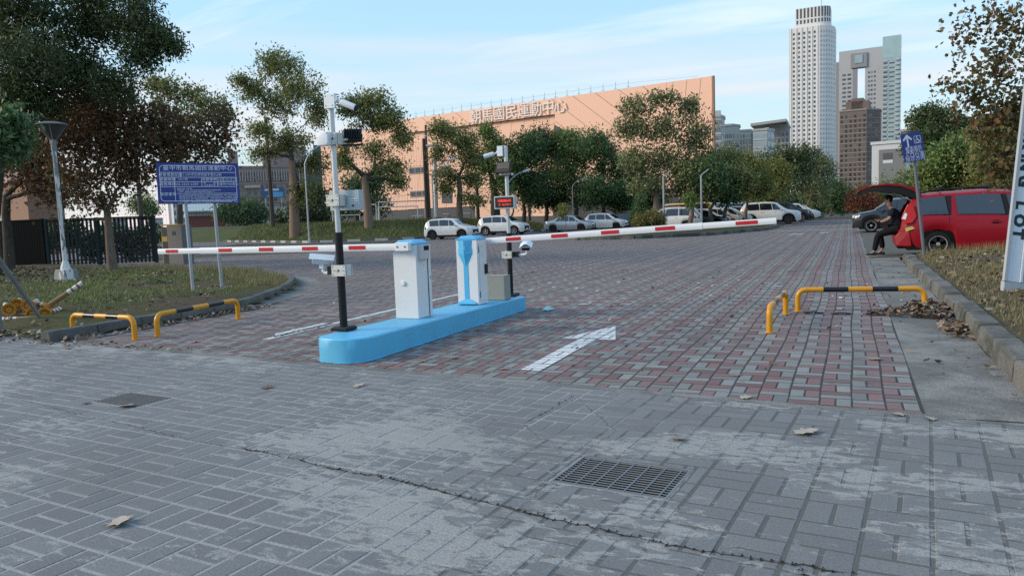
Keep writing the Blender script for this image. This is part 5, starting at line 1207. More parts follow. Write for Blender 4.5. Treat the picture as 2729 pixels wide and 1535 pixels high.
# shrubs
def shrub(name, label, base, lobes, leaf, lsize, n, seed): return tree(name, label, base, lobes, leaf, lsize, n, seed, .05, None, m_barkd, .1, 12, twig=.5, shell=.3, cat='shrub', crown_name='foliage')
D = 50
shrub('round_bush', 'rounded yellowish hedge bush at the left end of the tree island', gpt(1725, 612, D, .15), [lobe(1735, 585, D, 38, 26, 1), lobe(1708, 592, D, 26, 22, .6), lobe(1750, 595, D, 26, 20, .6)], 'bush', .12, 8000, 61)
shrub('conical_shrub', 'dark green conical shrub beside the round bush', gpt(1712, 606, D+1, .15), [lobe(1708, 545, D+1, 18, 30, .8), lobe(1705, 575, D+1, 26, 26, 1)], 'deep', .14, 4500, 62)
tree('sapling', 'thin staked sapling in front of the silver sedan', gpt(1506, 622, 52, .1), [lobe(1503, 555, 52, 16, 14, 1), lobe(1497, 572, 52, 12, 10, .6)], 'yellow', .16, 700, 63, .03, at(1505, 585, 52), m_bark, .14, 9, cat='sapling')
tree('sapling', 'leafy young tree before the yellow van', gpt(1830, 610, 51, .15), [lobe(1838, 535, 51, 16, 20, 1)], 'green', .18, 900, 64, .03, at(1836, 580, 51), m_bark, .18, 9, cat='sapling')
shrub('round_bush', 'rounded olive bush at the far end of the white cars', gpt(2165, 590, 85, .05), [lobe(2163, 572, 85, 18, 14, 1), lobe(2180, 578, 85, 14, 11, .6)], 'bush', .2, 2600, 65)

# grass: blades on the verges, tufts along kerb, tall dry stalks
def blades(name, P, R, h, w, mat, lean=.35):
    N = len(P); a = R.uniform(0, 2*np.pi, N); d = np.stack([np.cos(a), np.sin(a), np.zeros(N)], 1); H = (h*R.uniform(.4, 1.3, N))[:, None]; W = (w*R.uniform(.7, 1.3, N))[:, None]
    s = np.stack([-d[:, 1], d[:, 0], np.zeros(N)], 1); tip = P+d*H*lean*R.uniform(.2, 2, (N, 1))+np.array([0, 0, 1])*H
    V = np.stack([P-s*W/2, P+s*W/2, tip], 1).reshape(-1, 3); return link(name, np_mesh(name, V, np.arange(3*N).reshape(-1, 3), mat))
m_gl = leaf_mat('grass_green', [(.08, .125, .03), (.11, .16, .042), (.15, .17, .05), (.2, .18, .085)], .2)
m_gd = leaf_mat('grass_dry', [(.13, .135, .05), (.2, .17, .08), (.26, .2, .11), (.1, .12, .045)], .2)
R = np.random.default_rng(21)
def scatter(poly, n, zf, keep=None):
    xs = [p[0] for p in poly]; ys = [p[1] for p in poly]; out = []
    while len(out) < n:
        x, y = R.uniform(min(xs), max(xs)), R.uniform(min(ys), max(ys))
        if in_poly(x, y, poly) and (keep is None or keep(x, y)): out.append((x, y, zf(x, y)))
    return np.array(out)
GL_POLY = [(-10.6, 8.0), (-10.9, 10.5), (-12.4, 13.5), (-14, 15.6), (-18, 17.6), (-26, 20), (-26, 12), (-14, 8)]
kg = lambda x, y: (math.sin(x*.9+2)*math.sin(y*.8+.5)+.55*math.sin(x*2.3)*math.sin(y*1.9))*.5+.28 > R.uniform(-.1, .75)
tag(blades('grass', scatter(GL_POLY, 28000, zleft, kg), R, .085, .012, m_gl), 'short green grass on the left verge', 'grass', kind='stuff')
far_edge = [(-11.5, 13.0), (-13.4, 15.5), (-15.4, 16.7), (-18, 18), (-23, 19.4), (-23, 18.2), (-17, 16.5), (-13, 13.5)]
tag(blades('grass', scatter(far_edge, 6000, zleft), R, .17, .012, m_gd), 'longer dry grass along the far edge of the left verge', 'grass', kind='stuff')
GR_POLY = [(1.5, 6), (5, 8), (7, 14), (7, 22), (1.55, 21.8)]
tag(blades('grass', scatter(GR_POLY, 22000, zright, lambda x, y: math.sin(x*1.7+.4)*math.sin(y*1.1)+.3 > R.uniform(-.6, .8)), R, .075, .012, m_gd), 'short dry grass on the right verge', 'grass', kind='stuff')
tag(blades('grass', scatter([(1.9, 20.6), (5.5, 20.6), (5.5, 22.2), (1.7, 22.2)], 1500, zright), R, .22, .011, m_gd, .2), 'tall dry grass stalks in front of the red car', 'grass', kind='stuff')
bp = []
for _ in range(26000):
    t = R.uniform(0, 1); u = R.uniform(0, 1)**.8; k = int(t*(len(foot)-3))+1; tt = t*(len(foot)-3)-int(t*(len(foot)-3))
    a = Vector(foot[k]).lerp(Vector(foot[k+1]), tt); b = Vector(top[k]).lerp(Vector(top[k+1]), tt); p = a.lerp(b, u); w = np.interp(u, [0, .2, .5, .8, 1], [0, .16, .58, .92, 1]); bp.append((p.x, p.y, a.z+(b.z-a.z)*w))
tag(blades('grass', np.array(bp), R, .22, .05, leaf_mat('grass_berm', [(.075, .1, .03), (.1, .125, .038), (.13, .135, .045), (.16, .15, .065)], .2)), 'mown grass covering the berm', 'grass', kind='stuff')

hl = [lobe(u, 640+random.Random(u).uniform(-14, 14), 36, 34, 46, 1) for u in range(120, 420, 40)]
shrub('hedge', 'dark hedge glimpsed through the slats of the fence', gpt(270, 690, 36, .1), hl, 'dark', .2, 7000, 71)
# ------------------------------------------------------------------ barrier island with cabinets, booms and poles
m_blue = plain('island_blue_paint', (0.095, 0.42, 0.64), 0.45, var=0.08, scale=4, bump=0.2, dirt=0.4, dirt_rgb=(0.12, 0.3, 0.42))
def scuffed(m):
    t = m.node_tree; g = NT(t); b = next(n for n in t.nodes if n.type == 'BSDF_PRINCIPLED'); c = b.inputs['Base Color'].links[0].from_socket; v = g.pos()
    c = g.mix(g.ramp(g.noise(g.mapping(v, (1, .35, 3.0)), 5, 8, .75, .6), [(.58, 0.0), (.68, .5)]), c, (.1, .19, .24))      # rubbed-on dirt
    c = g.mix(g.ramp(g.noise(v, 34, 5, .7), [(.7, 0.0), (.73, .8)]), c, (.38, .42, .42))                                     # chips down to the concrete
    g.put(b.inputs['Base Color'], c); return m
scuffed(m_blue)
m_blue2 = plain('cabinet_blue', (0.08, 0.41, 0.67), 0.4, var=0.04, scale=9, bump=0.1)
m_white = plain('cabinet_white', (0.68, 0.68, 0.67), 0.42, var=0.04, scale=3, bump=0.04, dirt=0.14, dirt_rgb=(.4, .4, .38))
m_boom = plain('boom_white', (0.72, 0.73, 0.74), 0.35, var=0.03, scale=3)
m_redtape = plain('red_reflective', (0.48, 0.012, 0.018), 0.4, var=0.12, scale=14)
m_black = plain('black_metal', (0.018, 0.019, 0.021), 0.45, var=0.2, scale=12, bump=0.1)
m_silver = plain('silver_pole', (0.52, 0.54, 0.56), 0.38, metal=0.55, var=0.08, scale=10)
m_cream = plain('cream_bracket', (0.55, 0.55, 0.50), 0.5, var=0.05, scale=12)
m_greybox = plain('grey_box', (0.37, 0.43, 0.45), 0.5, var=0.05, scale=9, bump=0.08)
m_khaki = plain('khaki_box', (0.27, 0.285, 0.25), 0.6, var=0.06, scale=14, bump=0.2)
m_camwhite = plain('camera_white', (0.68, 0.71, 0.73), 0.4, var=0.03, scale=10)
m_dark = plain('dark_glass', (0.012, 0.013, 0.016), 0.15, var=0.1, scale=20)
m_hole = plain('bolt_hole', (0.06, 0.06, 0.06), 0.6, var=0.2, scale=30)
m_beige = plain('reader_beige', (0.5, 0.49, 0.47), 0.5, var=0.05, scale=12)

IX0, IX1, IY0, IY1 = -5.33, -4.69, 6.42, 10.90
isl = thing('barrier_island', 'long sky blue painted concrete island with rounded near end', 'traffic island', ((IX0+IX1)/2, 8.6, 0))
def isl_h(y): return 0.265-0.045*(y-IY0)/(IY1-IY0)
ring = []
cx_, w2 = (IX0+IX1)/2, (IX1-IX0)/2
cyc = IY0+w2
sg = lambda v: math.copysign(abs(v)**.72, v)
for k in range(19): a = math.pi+math.pi*k/18; ring.append((cx_+w2*sg(math.cos(a)), cyc+w2*sg(math.sin(a))))
for y in np.linspace(cyc+0.3, IY1, 16): ring.append((IX1, float(y)))
for y in np.linspace(IY1, cyc+0.3, 16): ring.append((IX0, float(y)))
mb = MB(); n = len(ring); r = random.Random(2)
jj = [(r.uniform(-.004, .004), r.uniform(-.004, .004)) for _ in ring]
c2 = Vector((cx_, 8.6))
def inset(p, d):
    if p[1] < cyc: v = Vector((p[0]-cx_, p[1]-cyc)).normalized(); return (p[0]-v.x*d, p[1]-v.y*d)
    return (p[0]+(d if p[0] < cx_ else -d), p[1]-(d if p[1] > IY1-.01 else 0))
lev = [(0.0, 0.0, -0.02), (0.0, 0.004, 0.5), (0.0, 0.002, 0.93), (0.012, 0.0, 0.985), (0.035, 0, 1.0)]
for d, jz, t in lev:
    for k, p in enumerate(ring):
        q = inset(p, d); z = isl_h(p[1])*t if t > 0 else -0.02
        mb.v.append((q[0]+jj[k][0]*(t < .95), q[1]+jj[k][1]*(t < .95), z))
for a in range(len(lev)-1):
    for k in range(n): j = (k+1) % n; mb.f.append((a*n+k, a*n+j, (a+1)*n+j, (a+1)*n+k)); mb.m.append(0)
# top as a ladder of quads
o0 = (len(lev)-1)*n; half = 19+16
left = [18-i for i in range(0, 0)]
L_ = list(range(19+16, 19+32))[::-1]; R_ = list(range(19, 19+16))
for i in range(15): mb.f.append((o0+L_[i], o0+R_[i], o0+R_[i+1], o0+L_[i+1])); mb.m.append(0)
mb.f.append(tuple(o0+i for i in [0]+list(range(1, 19))+[R_[0], L_[0]])); mb.m.append(0)
wbuild(mb, 'kerb_body', m_blue, isl, smooth=35, fix=True)
# paint rim spilt on the pavers along the foot
mb = MB(); r = random.Random(9)
for k in range(n-16-1):
    p, q = ring[k], ring[k+1]; a, b = inset(p, -r.uniform(.004, .03)), inset(q, -r.uniform(.004, .03))
    mb.add([(p[0], p[1], .0045), (a[0], a[1], .0045), (b[0], b[1], .0045), (q[0], q[1], .0045)], [(0, 1, 2, 3)])
wbuild(mb, 'paint_edge', m_blue, isl, fix=True)

def bracket(mb, c, w=0.19, h=0.125, t=0.02, face=-1):
    """clamp plate with holes in front of and behind a pole at c"""
    x, y, z = c
    for s in (face*0.058, -face*0.058): mb.box((x-w/2, y+s-t/2, z-h/2), (x+w/2, y+s+t/2, z+h/2), 0)
    mb.box((x+w/2-.02, y-.055, z-h/2), (x+w/2, y+.055, z+h/2), 0)
    f = y+face*(0.058+t/2)
    for dx, dz, rr in ((0.0, 0, .014), (w*.4, h*.36, .006), (-w*.4, h*.36, .006), (w*.4, -h*.36, .006), (-w*.4, -h*.36, .006)):
        mb.lathe([(rr, 0), (rr, 0.003)], 10, 1, (x+dx, f-0.0031 if face < 0 else f, z+dz), 'Y')
    for dx in (-w*.33, w*.33): mb.tube([(x+dx, f-.03, z+.005), (x+dx, f+.11, z+.005)], 0.005, 6, 2)

# --- near cabinet (A)
pA = ground(1056, 848, isl_h(7.8)); pA2 = ground(1119, 848, isl_h(7.8))
zA = isl_h(7.9); xA0, xA1, yA0, yA1 = pA.x, pA.x+0.335, pA.y, pA.y+0.34
hA = 0.93
def ctop(mb, x0, x1, y0, y1, z, mi=0):
    """stepped, hipped cabinet lid"""
    e = 0.008
    mb.box((x0-e, y0-e, z), (x1+e, y1+e, z+.022), mi)
    a = 0.045; P = [(x0+.02, y0+.02, z+.0225), (x1-.02, y0+.02, z+.0225), (x1-.02, y1-.02, z+.0225), (x0+.02, y1-.02, z+.0225)]
    Q = [(x0+.07, y0+.03, z+.06), (x1-.075, y0+.03, z+.06), (x1-.075, y1-.03, z+.06), (x0+.07, y1-.03, z+.06)]
    mb.add(P+Q, [(3, 2, 1, 0), (0, 1, 5, 4), (1, 2, 6, 5), (2, 3, 7, 6), (3, 0, 4, 7), (4, 5, 6, 7)], mi)
A = thing('barrier_cabinet', 'white barrier cabinet with blue lid carrying the level left boom, nearest on the blue island', 'barrier gate', ((xA0+xA1)/2, (yA0+yA1)/2, zA))
wbuild(MB().box((xA0, yA0, zA+.002), (xA1, yA1, zA+hA)), 'body', m_white, A, bevel=.003)
mb = MB(); ctop(mb, xA0, xA1, yA0, yA1, zA+hA+.001); wbuild(mb, 'lid', m_blue2, A, bevel=.003)
mb = MB().lathe([(0.034, 0), (0.034, -.012), (0.028, -.02), (0.0, -.022)], 20, 0, (xA0+.135, yA0, zA+.45), 'Y'); wbuild(mb, 'round_cap', m_boom, A, smooth=40, fix=True)
mb = MB().box((xA1+.0006, yA1-.075, zA+.02), (xA1+.004, yA1-.066, zA+hA-.02)); wbuild(mb, 'door_seam', m_hole, A)
wbuild(MB().box((xA1+.004, yA1-.062, zA+.004), (xA1+.012, yA1-.002, zA+hA-.01)), 'door', m_white, A, bevel=.003)
mb = MB().box((xA1+.001, yA0+.05, zA+hA-.185), (xA1+.05, yA1-.09, zA+hA-.008)); rd = wbuild(mb, 'card_reader', m_beige, A, bevel=.004)
wbuild(MB().box((xA1+.0505, yA0+.12, zA+hA-.075), (xA1+.054, yA1-.1, zA+hA-.02)), 'reader_window', m_dark, A)
mb = MB()
for k in range(2): mb.box((xA1+.001, yA0+.11, zA+hA-.225-.025*k), (xA1+.008, yA0+.17, zA+hA-.213-.025*k))
wbuild(mb, 'vent_slots', m_boom, A)
wbuild(MB().lathe([(0.009, 0), (0.009, .005)], 12, 0, (xA1+.012, yA1-.03, zA+.5), 'X'), 'lock', m_hole, A)
# boom A: level, to the left, along the near face
def boom(parent, p0, p1, hgt, wid, reds, coupling, mats=(m_boom, m_redtape)):
    d = (p1-p0); L = d.length; d.normalize(); up = Vector((0, 0, 1)); up = (up-d*up.dot(d)).normalized(); nrm = d.cross(up)
    def pt(s, a, b): return p0+d*s+up*a+nrm*b
    def seg(mb, s0, s1, h, w):
        c = 0.3
        prof = [(-h/2, -w/2*.7), (-h/2*c, -w/2), (h/2*c, -w/2), (h/2, -w/2*.7), (h/2, w/2*.7), (h/2*c, w/2), (-h/2*c, w/2), (-h/2, w/2*.7)]
        mb.prism([pt(s0, a, b) for a, b in prof], d*(s1-s0))
    mb = MB(); seg(mb, 0, L*coupling, hgt, wid); wbuild(mb, 'boom_arm', mats[0], parent, fix=True)
    mb = MB(); seg(mb, L*coupling-.12, L, hgt*.9, wid*.88); wbuild(mb, 'boom_extension', mats[0], parent, fix=True)
    mb = MB(); seg(mb, L*coupling-.02, L*coupling+.012, hgt*1.03, wid*1.04); wbuild(mb, 'boom_coupling', mats[0], parent, fix=True)
    for a, b in reds:
        hh = hgt*(.27 if b < coupling else .25); off = wid/2*(1.0 if b < coupling else .88)+.0025
        for s in (-1, 1):
            mb = MB().add([pt(L*a, -hh*1.0, s*off), pt(L*b, -hh, s*off), pt(L*b, hh*1.1, s*off), pt(L*a, hh*1.1, s*off)], [(0, 1, 2, 3)])
            wbuild(mb, 'red_band', mats[1], parent)
yb = yA0-.06
def on_plane_y(u, v, Y):
    r_ = CF+(u-PW/2)/FPX*CR-(v-PH/2)/FPX*CU; return Vector((0, 0, EYE))+r_*(Y/r_.y)
b1 = on_plane_y(1086, 660, yb); b0 = on_plane_y(423, 668.5, yb); b1.z = b0.z = (b1.z+b0.z)/2
Lpx = lambda u: (on_plane_y(u, 664, yb).x-b1.x)/(b0.x-b1.x)
reds = [(Lpx(a), Lpx(b)) for a, b in ((977, 932), (850, 808), (731, 693), (621, 585), (477, 444))]
boom(A, b1, b0, 0.085, 0.045, reds, Lpx(537))
mb = MB().box((b1.x-.165, yA0-.09, b1.z-.052), (b1.x+.03, yA0-.001, b1.z+.052)); wbuild(mb, 'boom_clamp', m_boom, A, bevel=.006)
for dx in (-.13, -.02):
    wbuild(MB().lathe([(0.011, 0), (0.011, -.006)], 12, 0, (b1.x+dx, yA0-.09, b1.z), 'Y'), 'bolt', m_hole, A, fix=True)

# --- far cabinet (B)
zB = isl_h(9.2); pB = ground(1222, 812, zB)
xB0, xB1, yB0, yB1 = pB.x, pB.x+.335, pB.y, pB.y+.30; hB = 0.935
B = thing('barrier_cabinet', 'white barrier cabinet with blue pointed front panel carrying the tilted right boom', 'barrier gate', ((xB0+xB1)/2, (yB0+yB1)/2, zB))
wbuild(MB().box((xB0, yB0, zB+.002), (xB1, yB1, zB+hB)), 'body', m_white, B, bevel=.003)
mb = MB(); ctop(mb, xB0, xB1, yB0, yB1, zB+hB+.001); wbuild(mb, 'lid', m_blue2, B, bevel=.003)
# pointed blue prism on the front face
xm = (xB0+xB1)/2-.02; f = yB0-.0015
def P3(dx, dz, dy): return (xm+dx, f-dy, zB+dz)
mb = MB(); out_ = [(-.115, .93), (-.105, .82), (-.115, .815), (-.115, .74), (-.04, .585), (0, .535)]
cz = [.93, .82, .815, .74, .585, .535]
V = []
for dx, dz in out_: V.append(P3(dx, dz, 0.0))
for dx, dz in out_: V.append(P3(-dx, dz, 0.0))
n0 = len(out_)
for dx, dz in out_: V.append(P3(0, dz, 0.05*max(0.0, min(1.0, (dz-.535)/.22))))
F = []
for i in range(n0-1): F += [(i, 2*n0+i, 2*n0+i+1, i+1), (n0+i, n0+i+1, 2*n0+i+1, 2*n0+i)]
F.append((0, n0, 2*n0)); mb.add(V, F); wbuild(mb, 'front_prism', m_blue2, B, fix=True)
mb = MB().box((xm-.036, f-.004, zB+.075), (xm+.036, f, zB+.60)); wbuild(mb, 'front_stripe', m_blue2, B)
mb = MB(); lo = [P3(-.14, .012, .045), P3(.16, .012, .045), P3(.16, .012, 0), P3(-.14, .012, 0)]; hi_ = [P3(-.04, .085, .006), P3(.04, .085, .006), P3(.04, .085, 0), P3(-.04, .085, 0)]
mid_ = [P3(-.14, .03, .045), P3(.16, .03, .045), P3(.16, .03, 0), P3(-.14, .03, 0)]
mb.add(lo+mid_+hi_, [(3, 2, 1, 0), (0, 1, 5, 4), (1, 2, 6, 5), (2, 3, 7, 6), (3, 0, 4, 7), (4, 5, 9, 8), (5, 6, 10, 9), (7, 4, 8, 11), (6, 7, 11, 10), (8, 9, 10, 11)]); wbuild(mb, 'front_foot', m_blue2, B, fix=True)
# small white emblem: a rounded arch with three strokes
mb = MB(); ex, ez = .0, .83
for k in range(9):
    a0, a1 = math.pi*k/9, math.pi*(k+1)/9
    mb.prism([P3(ex+.022*math.cos(a0), ez+.02*math.sin(a0), .052), P3(ex+.022*math.cos(a1), ez+.02*math.sin(a1), .052), P3(ex+.017*math.cos(a1), ez+.015*math.sin(a1), .052), P3(ex+.017*math.cos(a0), ez+.015*math.sin(a0), .052)], (0, -.0015, 0))
for dx in (-.0195, -.004, .0115): mb.box((xm+dx-.0025+.002, f-.0535, zB+ez-.028), (xm+dx+.0045, f-.052, zB+ez+.006))
mb.box((xm-.022, f-.0535, zB+ez-.034), (xm+.022, f-.052, zB+ez-.03)); wbuild(mb, 'emblem', plain('emblem_pale', (.45, .62, .74), .5), B, fix=True)
mb = MB().box((xB1+.0008, yB0+.06, zB+.05), (xB1+.008, yB1-.01, zB+hB-.05)); wbuild(mb, 'door', m_white, B, bevel=.003)
mb = MB()
for k in range(4): mb.box((xB1+.0085, yB0+.13, zB+hB-.17-.022*k), (xB1+.013, yB0+.2, zB+hB-.158-.022*k))
wbuild(mb, 'vent_slots', m_boom, B)
wbuild(MB().box((xB1+.0085, yB1-.095, zB+.435), (xB1+.03, yB1-.02, zB+.575)), 'door_handle', m_black, B, bevel=.004)
wbuild(MB().lathe([(0.007, 0), (0.007, .004)], 10, 0, (xB1+.008, yB0+.15, zB+hB-.1), 'X'), 'lock', m_hole, B)
mb = MB()
for z in (.1, .75): mb.lathe([(0.005, 0), (0.005, .09)], 8, 0, (xB1+.008, yB0+.05, zB+z), 'Z')
wbuild(mb, 'hinges', m_hole, B)['kind'] = 'stuff'
yb = yB1+.06
c0 = on_plane_y(1255, 645, yb); c1 = on_plane_y(2069, 588.5, yb)
Lq = lambda u: (on_plane_y(u, 620, yb).x-c0.x)/(c1.x-c0.x)
boom(B, c0, c1, 0.085, 0.045, [(Lq(a), Lq(b)) for a, b in ((1349, 1389), (1470, 1514), (1603, 1651), (1747, 1800), (1961, 2020))], Lq(1870))
mb = MB().box((c0.x-.06, yB1+.001, c0.z-.052), (c0.x+.14, yB1+.09, c0.z+.056)); wbuild(mb, 'boom_clamp', m_boom, B, bevel=.006)

# --- khaki box
zK = isl_h(9.8); pK = ground(1302, 800, zK)
K = thing('junction_box', 'plain khaki grey metal box standing on the blue island behind the cabinets', 'metal box', (pK.x+.14, pK.y+.12, zK))
wbuild(MB().box((pK.x-.05, pK.y, zK+.002), (pK.x+.275, pK.y+.22, zK+.365)), 'body', m_khaki, K, bevel=.005)
wbuild(MB().box((pK.x-.054, pK.y-.004, zK+.366), (pK.x+.279, pK.y+.224, zK+.372)), 'lid', m_khaki, K)

# --- camera poles
def pole_base(T, x, y, z, hb, ht, rb_=.044, rs=.031):
    mb = MB(); s = .105
    q = lambda e, zz: [(x-e, y-e, zz), (x+e, y-e, zz), (x+e, y+e, zz), (x-e, y+e, zz)]
    V = q(s, z+.002)+q(s, z+.03)+q(s-.014, z+.046)+q(s-.03, z+.05); F = [(3, 2, 1, 0)]
    for k in (0, 4, 8):
        for i in range(4): j = (i+1) % 4; F.append((k+i, k+j, k+4+j, k+4+i))
    F.append((12, 13, 14, 15)); mb.add(V, F); wbuild(mb, 'base_plate', m_black, T)
    wbuild(MB().tube([(x, y, z+.05), (x, y, z+hb)], rb_, 20), 'lower_pole', m_black, T, smooth=40)
    wbuild(MB().tube([(x, y, z+hb-.07), (x, y, z+hb)], rb_*1.1, 20), 'collar', m_black, T, smooth=40)
    wbuild(MB().tube([(x, y, z+hb), (x, y, z+ht)], rs, 20), 'upper_pole', m_silver, T, smooth=40)
def lens_camera(T, base, aim, L=.2, r_=.036):
    """bullet camera: arm joint, barrel, hood"""
    b = Vector(base); a = Vector(aim).normalized(); c = b+a*.08
    wbuild(MB().tube([b, b+a*.06], .014, 10).tube([b, b+(c-b)*.25], .03, 14), 'camera_mount', m_camwhite, T, smooth=40)
    wbuild(MB().tube([c-a*.02, c, c+a*L], [r_*.8, r_, r_], 18), 'camera_barrel', m_camwhite, T, smooth=40)
    wbuild(MB().tube([c+a*L, c+a*(L+.022)], [r_*1.02, r_*1.02], 18), 'camera_hood', m_black, T, smooth=40)
zP = isl_h(6.7); pP = ground(917, 880, zP); X, Y = pP.x, pP.y
pa = thing('camera_pole', 'tall black and silver camera pole at the rounded near end of the blue island', 'camera pole', (X, Y, zP))
pole_base(pa, X, Y, zP, 1.12, 2.64)
# plate camera on an arm
mb = MB(); bracket(mb, (X+.02, Y, zP+.69)); wbuild(mb, 'lower_clamp', [m_cream, m_hole, m_silver], pa)
wbuild(MB().box((X-.155, Y-.045, zP+.645), (X-.085, Y+.04, zP+.735)), 'mount_block', m_black, pa, bevel=.003)
wbuild(MB().tube([(X-.15, Y, zP+.665), (X-.22, Y-.0, zP+.66), (X-.245, Y, zP+.68), (X-.245, Y, zP+.76)], .019, 10).box((X-.275, Y-.03, zP+.715), (X-.215, Y+.03, zP+.765)), 'camera_arm', m_camwhite, pa, smooth=40)
def plate_camera(T, c, yawa, tilt=.15):
    """licence plate camera: long housing with a pitched sun shield"""
    R_ = Matrix.Rotation(yawa, 3, 'Z') @ Matrix.Rotation(tilt, 3, 'X')
    prof = [(-.075, -.015), (-.045, -.055), (.045, -.055), (.075, -.015), (.07, .012), (-.07, .012)]
    mb = MB(); mb.prism([Vector(c)+R_ @ Vector((x, -.11, z)) for x, z in prof], R_ @ Vector((0, .22, 0))); wbuild(mb, 'camera_housing', m_camwhite, T, bevel=.004, fix=True)
    roof = [(-.098, -.002), (-.02, .052), (.02, .052), (.098, -.002), (.098, .004), (.022, .06), (-.022, .06), (-.098, .004)]
    mb = MB(); mb.prism([Vector(c)+R_ @ Vector((x, -.145, z)) for x, z in roof], R_ @ Vector((0, .28, 0))); wbuild(mb, 'sun_shield', m_camwhite, T, fix=True)
    return R_
cA = (X-.245, Y, zP+.815); R_ = plate_camera(pa, cA, math.radians(-56), -.12)
wbuild(MB().add([Vector(cA)+R_ @ Vector(q) for q in ((-.03, -.113, -.03), (.03, -.113, -.03), (.03, -.113, .004), (-.03, -.113, .004))], [(0, 1, 2, 3)]), 'camera_window', m_greybox, pa)
# display seen from behind
zz = zP+1.47
wbuild(MB().box((X-.155, Y+.08, zz-.105), (X+.25, Y+.17, zz+.12)), 'display_case', m_greybox, pa, bevel=.005)
mb = MB()
for s in (-1, 1):
    for k in range(3): mb.box((X+.045+s*.125-.055, Y+.074, zz+.015-.026*k), (X+.045+s*.125+.055, Y+.0795, zz+.024-.026*k))
wbuild(mb, 'case_ribs', m_camwhite, pa)['kind'] = 'stuff'
for dx in (-.105, .165): wbuild(MB().lathe([(0.013, 0), (0.013, -.005)], 12, 0, (X+dx, Y+.0795, zz-.055), 'Y'), 'bolt', m_hole, pa, fix=True)
mb = MB(); bracket(mb, (X-.005, Y, zz+.01), .17, .125); wbuild(mb, 'display_clamp', [m_cream, m_hole, m_silver], pa)
wbuild(MB().tube([(X-.05, Y+.12, zz-.1), (X-.05, Y+.11, zz-.15), (X-.035, Y+.07, zz-.2), (X, Y+.03, zz-.25)], .014, 8).tube([(X-.05, Y+.12, zz-.105), (X-.05, Y+.118, zz-.125)], .02, 10), 'cable', m_black, pa, smooth=50)
# junction box, floodlight
zz = zP+2.16
wbuild(MB().box((X-.125, Y-.13, zz-.075), (X+.03, Y-.035, zz+.075)), 'junction_box', m_camwhite, pa, bevel=.012, seg=3, smooth=40)
for dx, dz in ((.016, -.06), (.016, .06)): wbuild(MB().lathe([(0.005, 0), (0.005, -.003)], 8, 0, (X+dx, Y-.131, zz+dz), 'Y'), 'screw', m_hole, pa, fix=True)
mb = MB(); bracket(mb, (X+.05, Y, zz), .1, .125); wbuild(mb, 'light_clamp', [m_cream, m_hole, m_silver], pa)
def floodlight(T, c, yawa, tilt, w=.2, h=.16):
    R_ = Matrix.Rotation(yawa, 3, 'Z') @ Matrix.Rotation(tilt, 3, 'X'); c = Vector(c)
    def bx(mb, lo, hi):
        t = MB().box(lo, hi); mb.add([c+R_ @ Vector(p) for p in t.v], t.f)
    mb = MB(); bx(mb, (-w/2, -.02, -h/2), (w/2, .02, h/2)); wbuild(mb, 'floodlight_body', m_black, T, bevel=.006)
    mb = MB(); bx(mb, (-w/2+.018, -.024, -h/2+.06), (w/2-.018, -.021, h/2-.018)); wbuild(mb, 'floodlight_glass', plain('flood_glass', (.03, .033, .04), .25), T)
    mb = MB()
    for k in range(7): bx(mb, (-w/2+.02+k*(w-.04)/6-.003, .021, -h/2+.02), (-w/2+.02+k*(w-.04)/6+.003, .05, h/2-.02))
    wbuild(mb, 'cooling_fins', m_black, T)
    mb = MB(); bx(mb, (-w/2-.012, -.012, -h*.75), (-w/2-.004, .012, .012)); bx(mb, (w/2+.004, -.012, -h*.75), (w/2+.012, .012, .012)); bx(mb, (-w/2-.012, -.012, -h*.8), (w/2+.012, .012, -h*.75)); wbuild(mb, 'floodlight_yoke', m_black, T)
floodlight(pa, (X+.16, Y+.15, zz+.04), math.radians(205), .5, .2, .16)
wbuild(MB().tube([(X+.05, Y+.04, zz), (X+.13, Y+.1, zz-.01)], .02, 10), 'light_arm', m_cream, pa)
# top camera
zz = zP+2.58
wbuild(MB().box((X-.045, Y-.065, zz-.09), (X+.1, Y-.033, zz+.07)).box((X-.045, Y-.033, zz+.06), (X+.1, Y+.035, zz+.07)), 'top_bracket', m_camwhite, pa, bevel=.008)
for dx, dz in ((-.02, .045), (.07, .045), (-.02, -.06), (.07, -.06)): wbuild(MB().lathe([(0.006, 0), (0.006, -.003)], 8, 0, (X+dx, Y-.0655, zz+dz), 'Y'), 'screw', m_hole, pa, fix=True)
lens_camera(pa, (X+.1, Y-.04, zz), (.9, .25, -.42), .16, .036)

zP = isl_h(10.2); pP = ground(1362, 789, zP); X, Y = pP.x, pP.y
pb = thing('camera_pole', 'camera pole with red lettered display at the far end of the blue island', 'camera pole', (X, Y, zP))
pole_base(pb, X, Y, zP, 1.0, 2.36, .04, .03)
mb = MB(); bracket(mb, (X-.02, Y, zP+.66), .17, .115); wbuild(mb, 'lower_clamp', [m_cream, m_hole, m_silver], pb)
wbuild(MB().box((X+.07, Y-.04, zP+.62), (X+.16, Y+.04, zP+.705)), 'mount_block', m_black, pb, bevel=.003)
wbuild(MB().tube([(X+.15, Y, zP+.65), (X+.28, Y, zP+.66), (X+.3, Y, zP+.68), (X+.3, Y, zP+.75)], .018, 10), 'camera_arm', m_camwhite, pb, smooth=40)
cB = (X+.3, Y-.02, zP+.80); R_ = plate_camera(pb, cB, math.radians(18), .22)
wbuild(MB().add([Vector(cB)+R_ @ Vector(q) for q in ((-.055, -.113, -.05), (.055, -.113, -.05), (.068, -.113, -.006), (-.068, -.113, -.006))], [(0, 1, 2, 3)]), 'camera_window', m_dark, pb)
zz = zP+1.48
wbuild(MB().box((X-.175, Y-.13, zz-.1), (X+.175, Y-.04, zz+.1)), 'display_case', m_greybox, pb, bevel=.005)
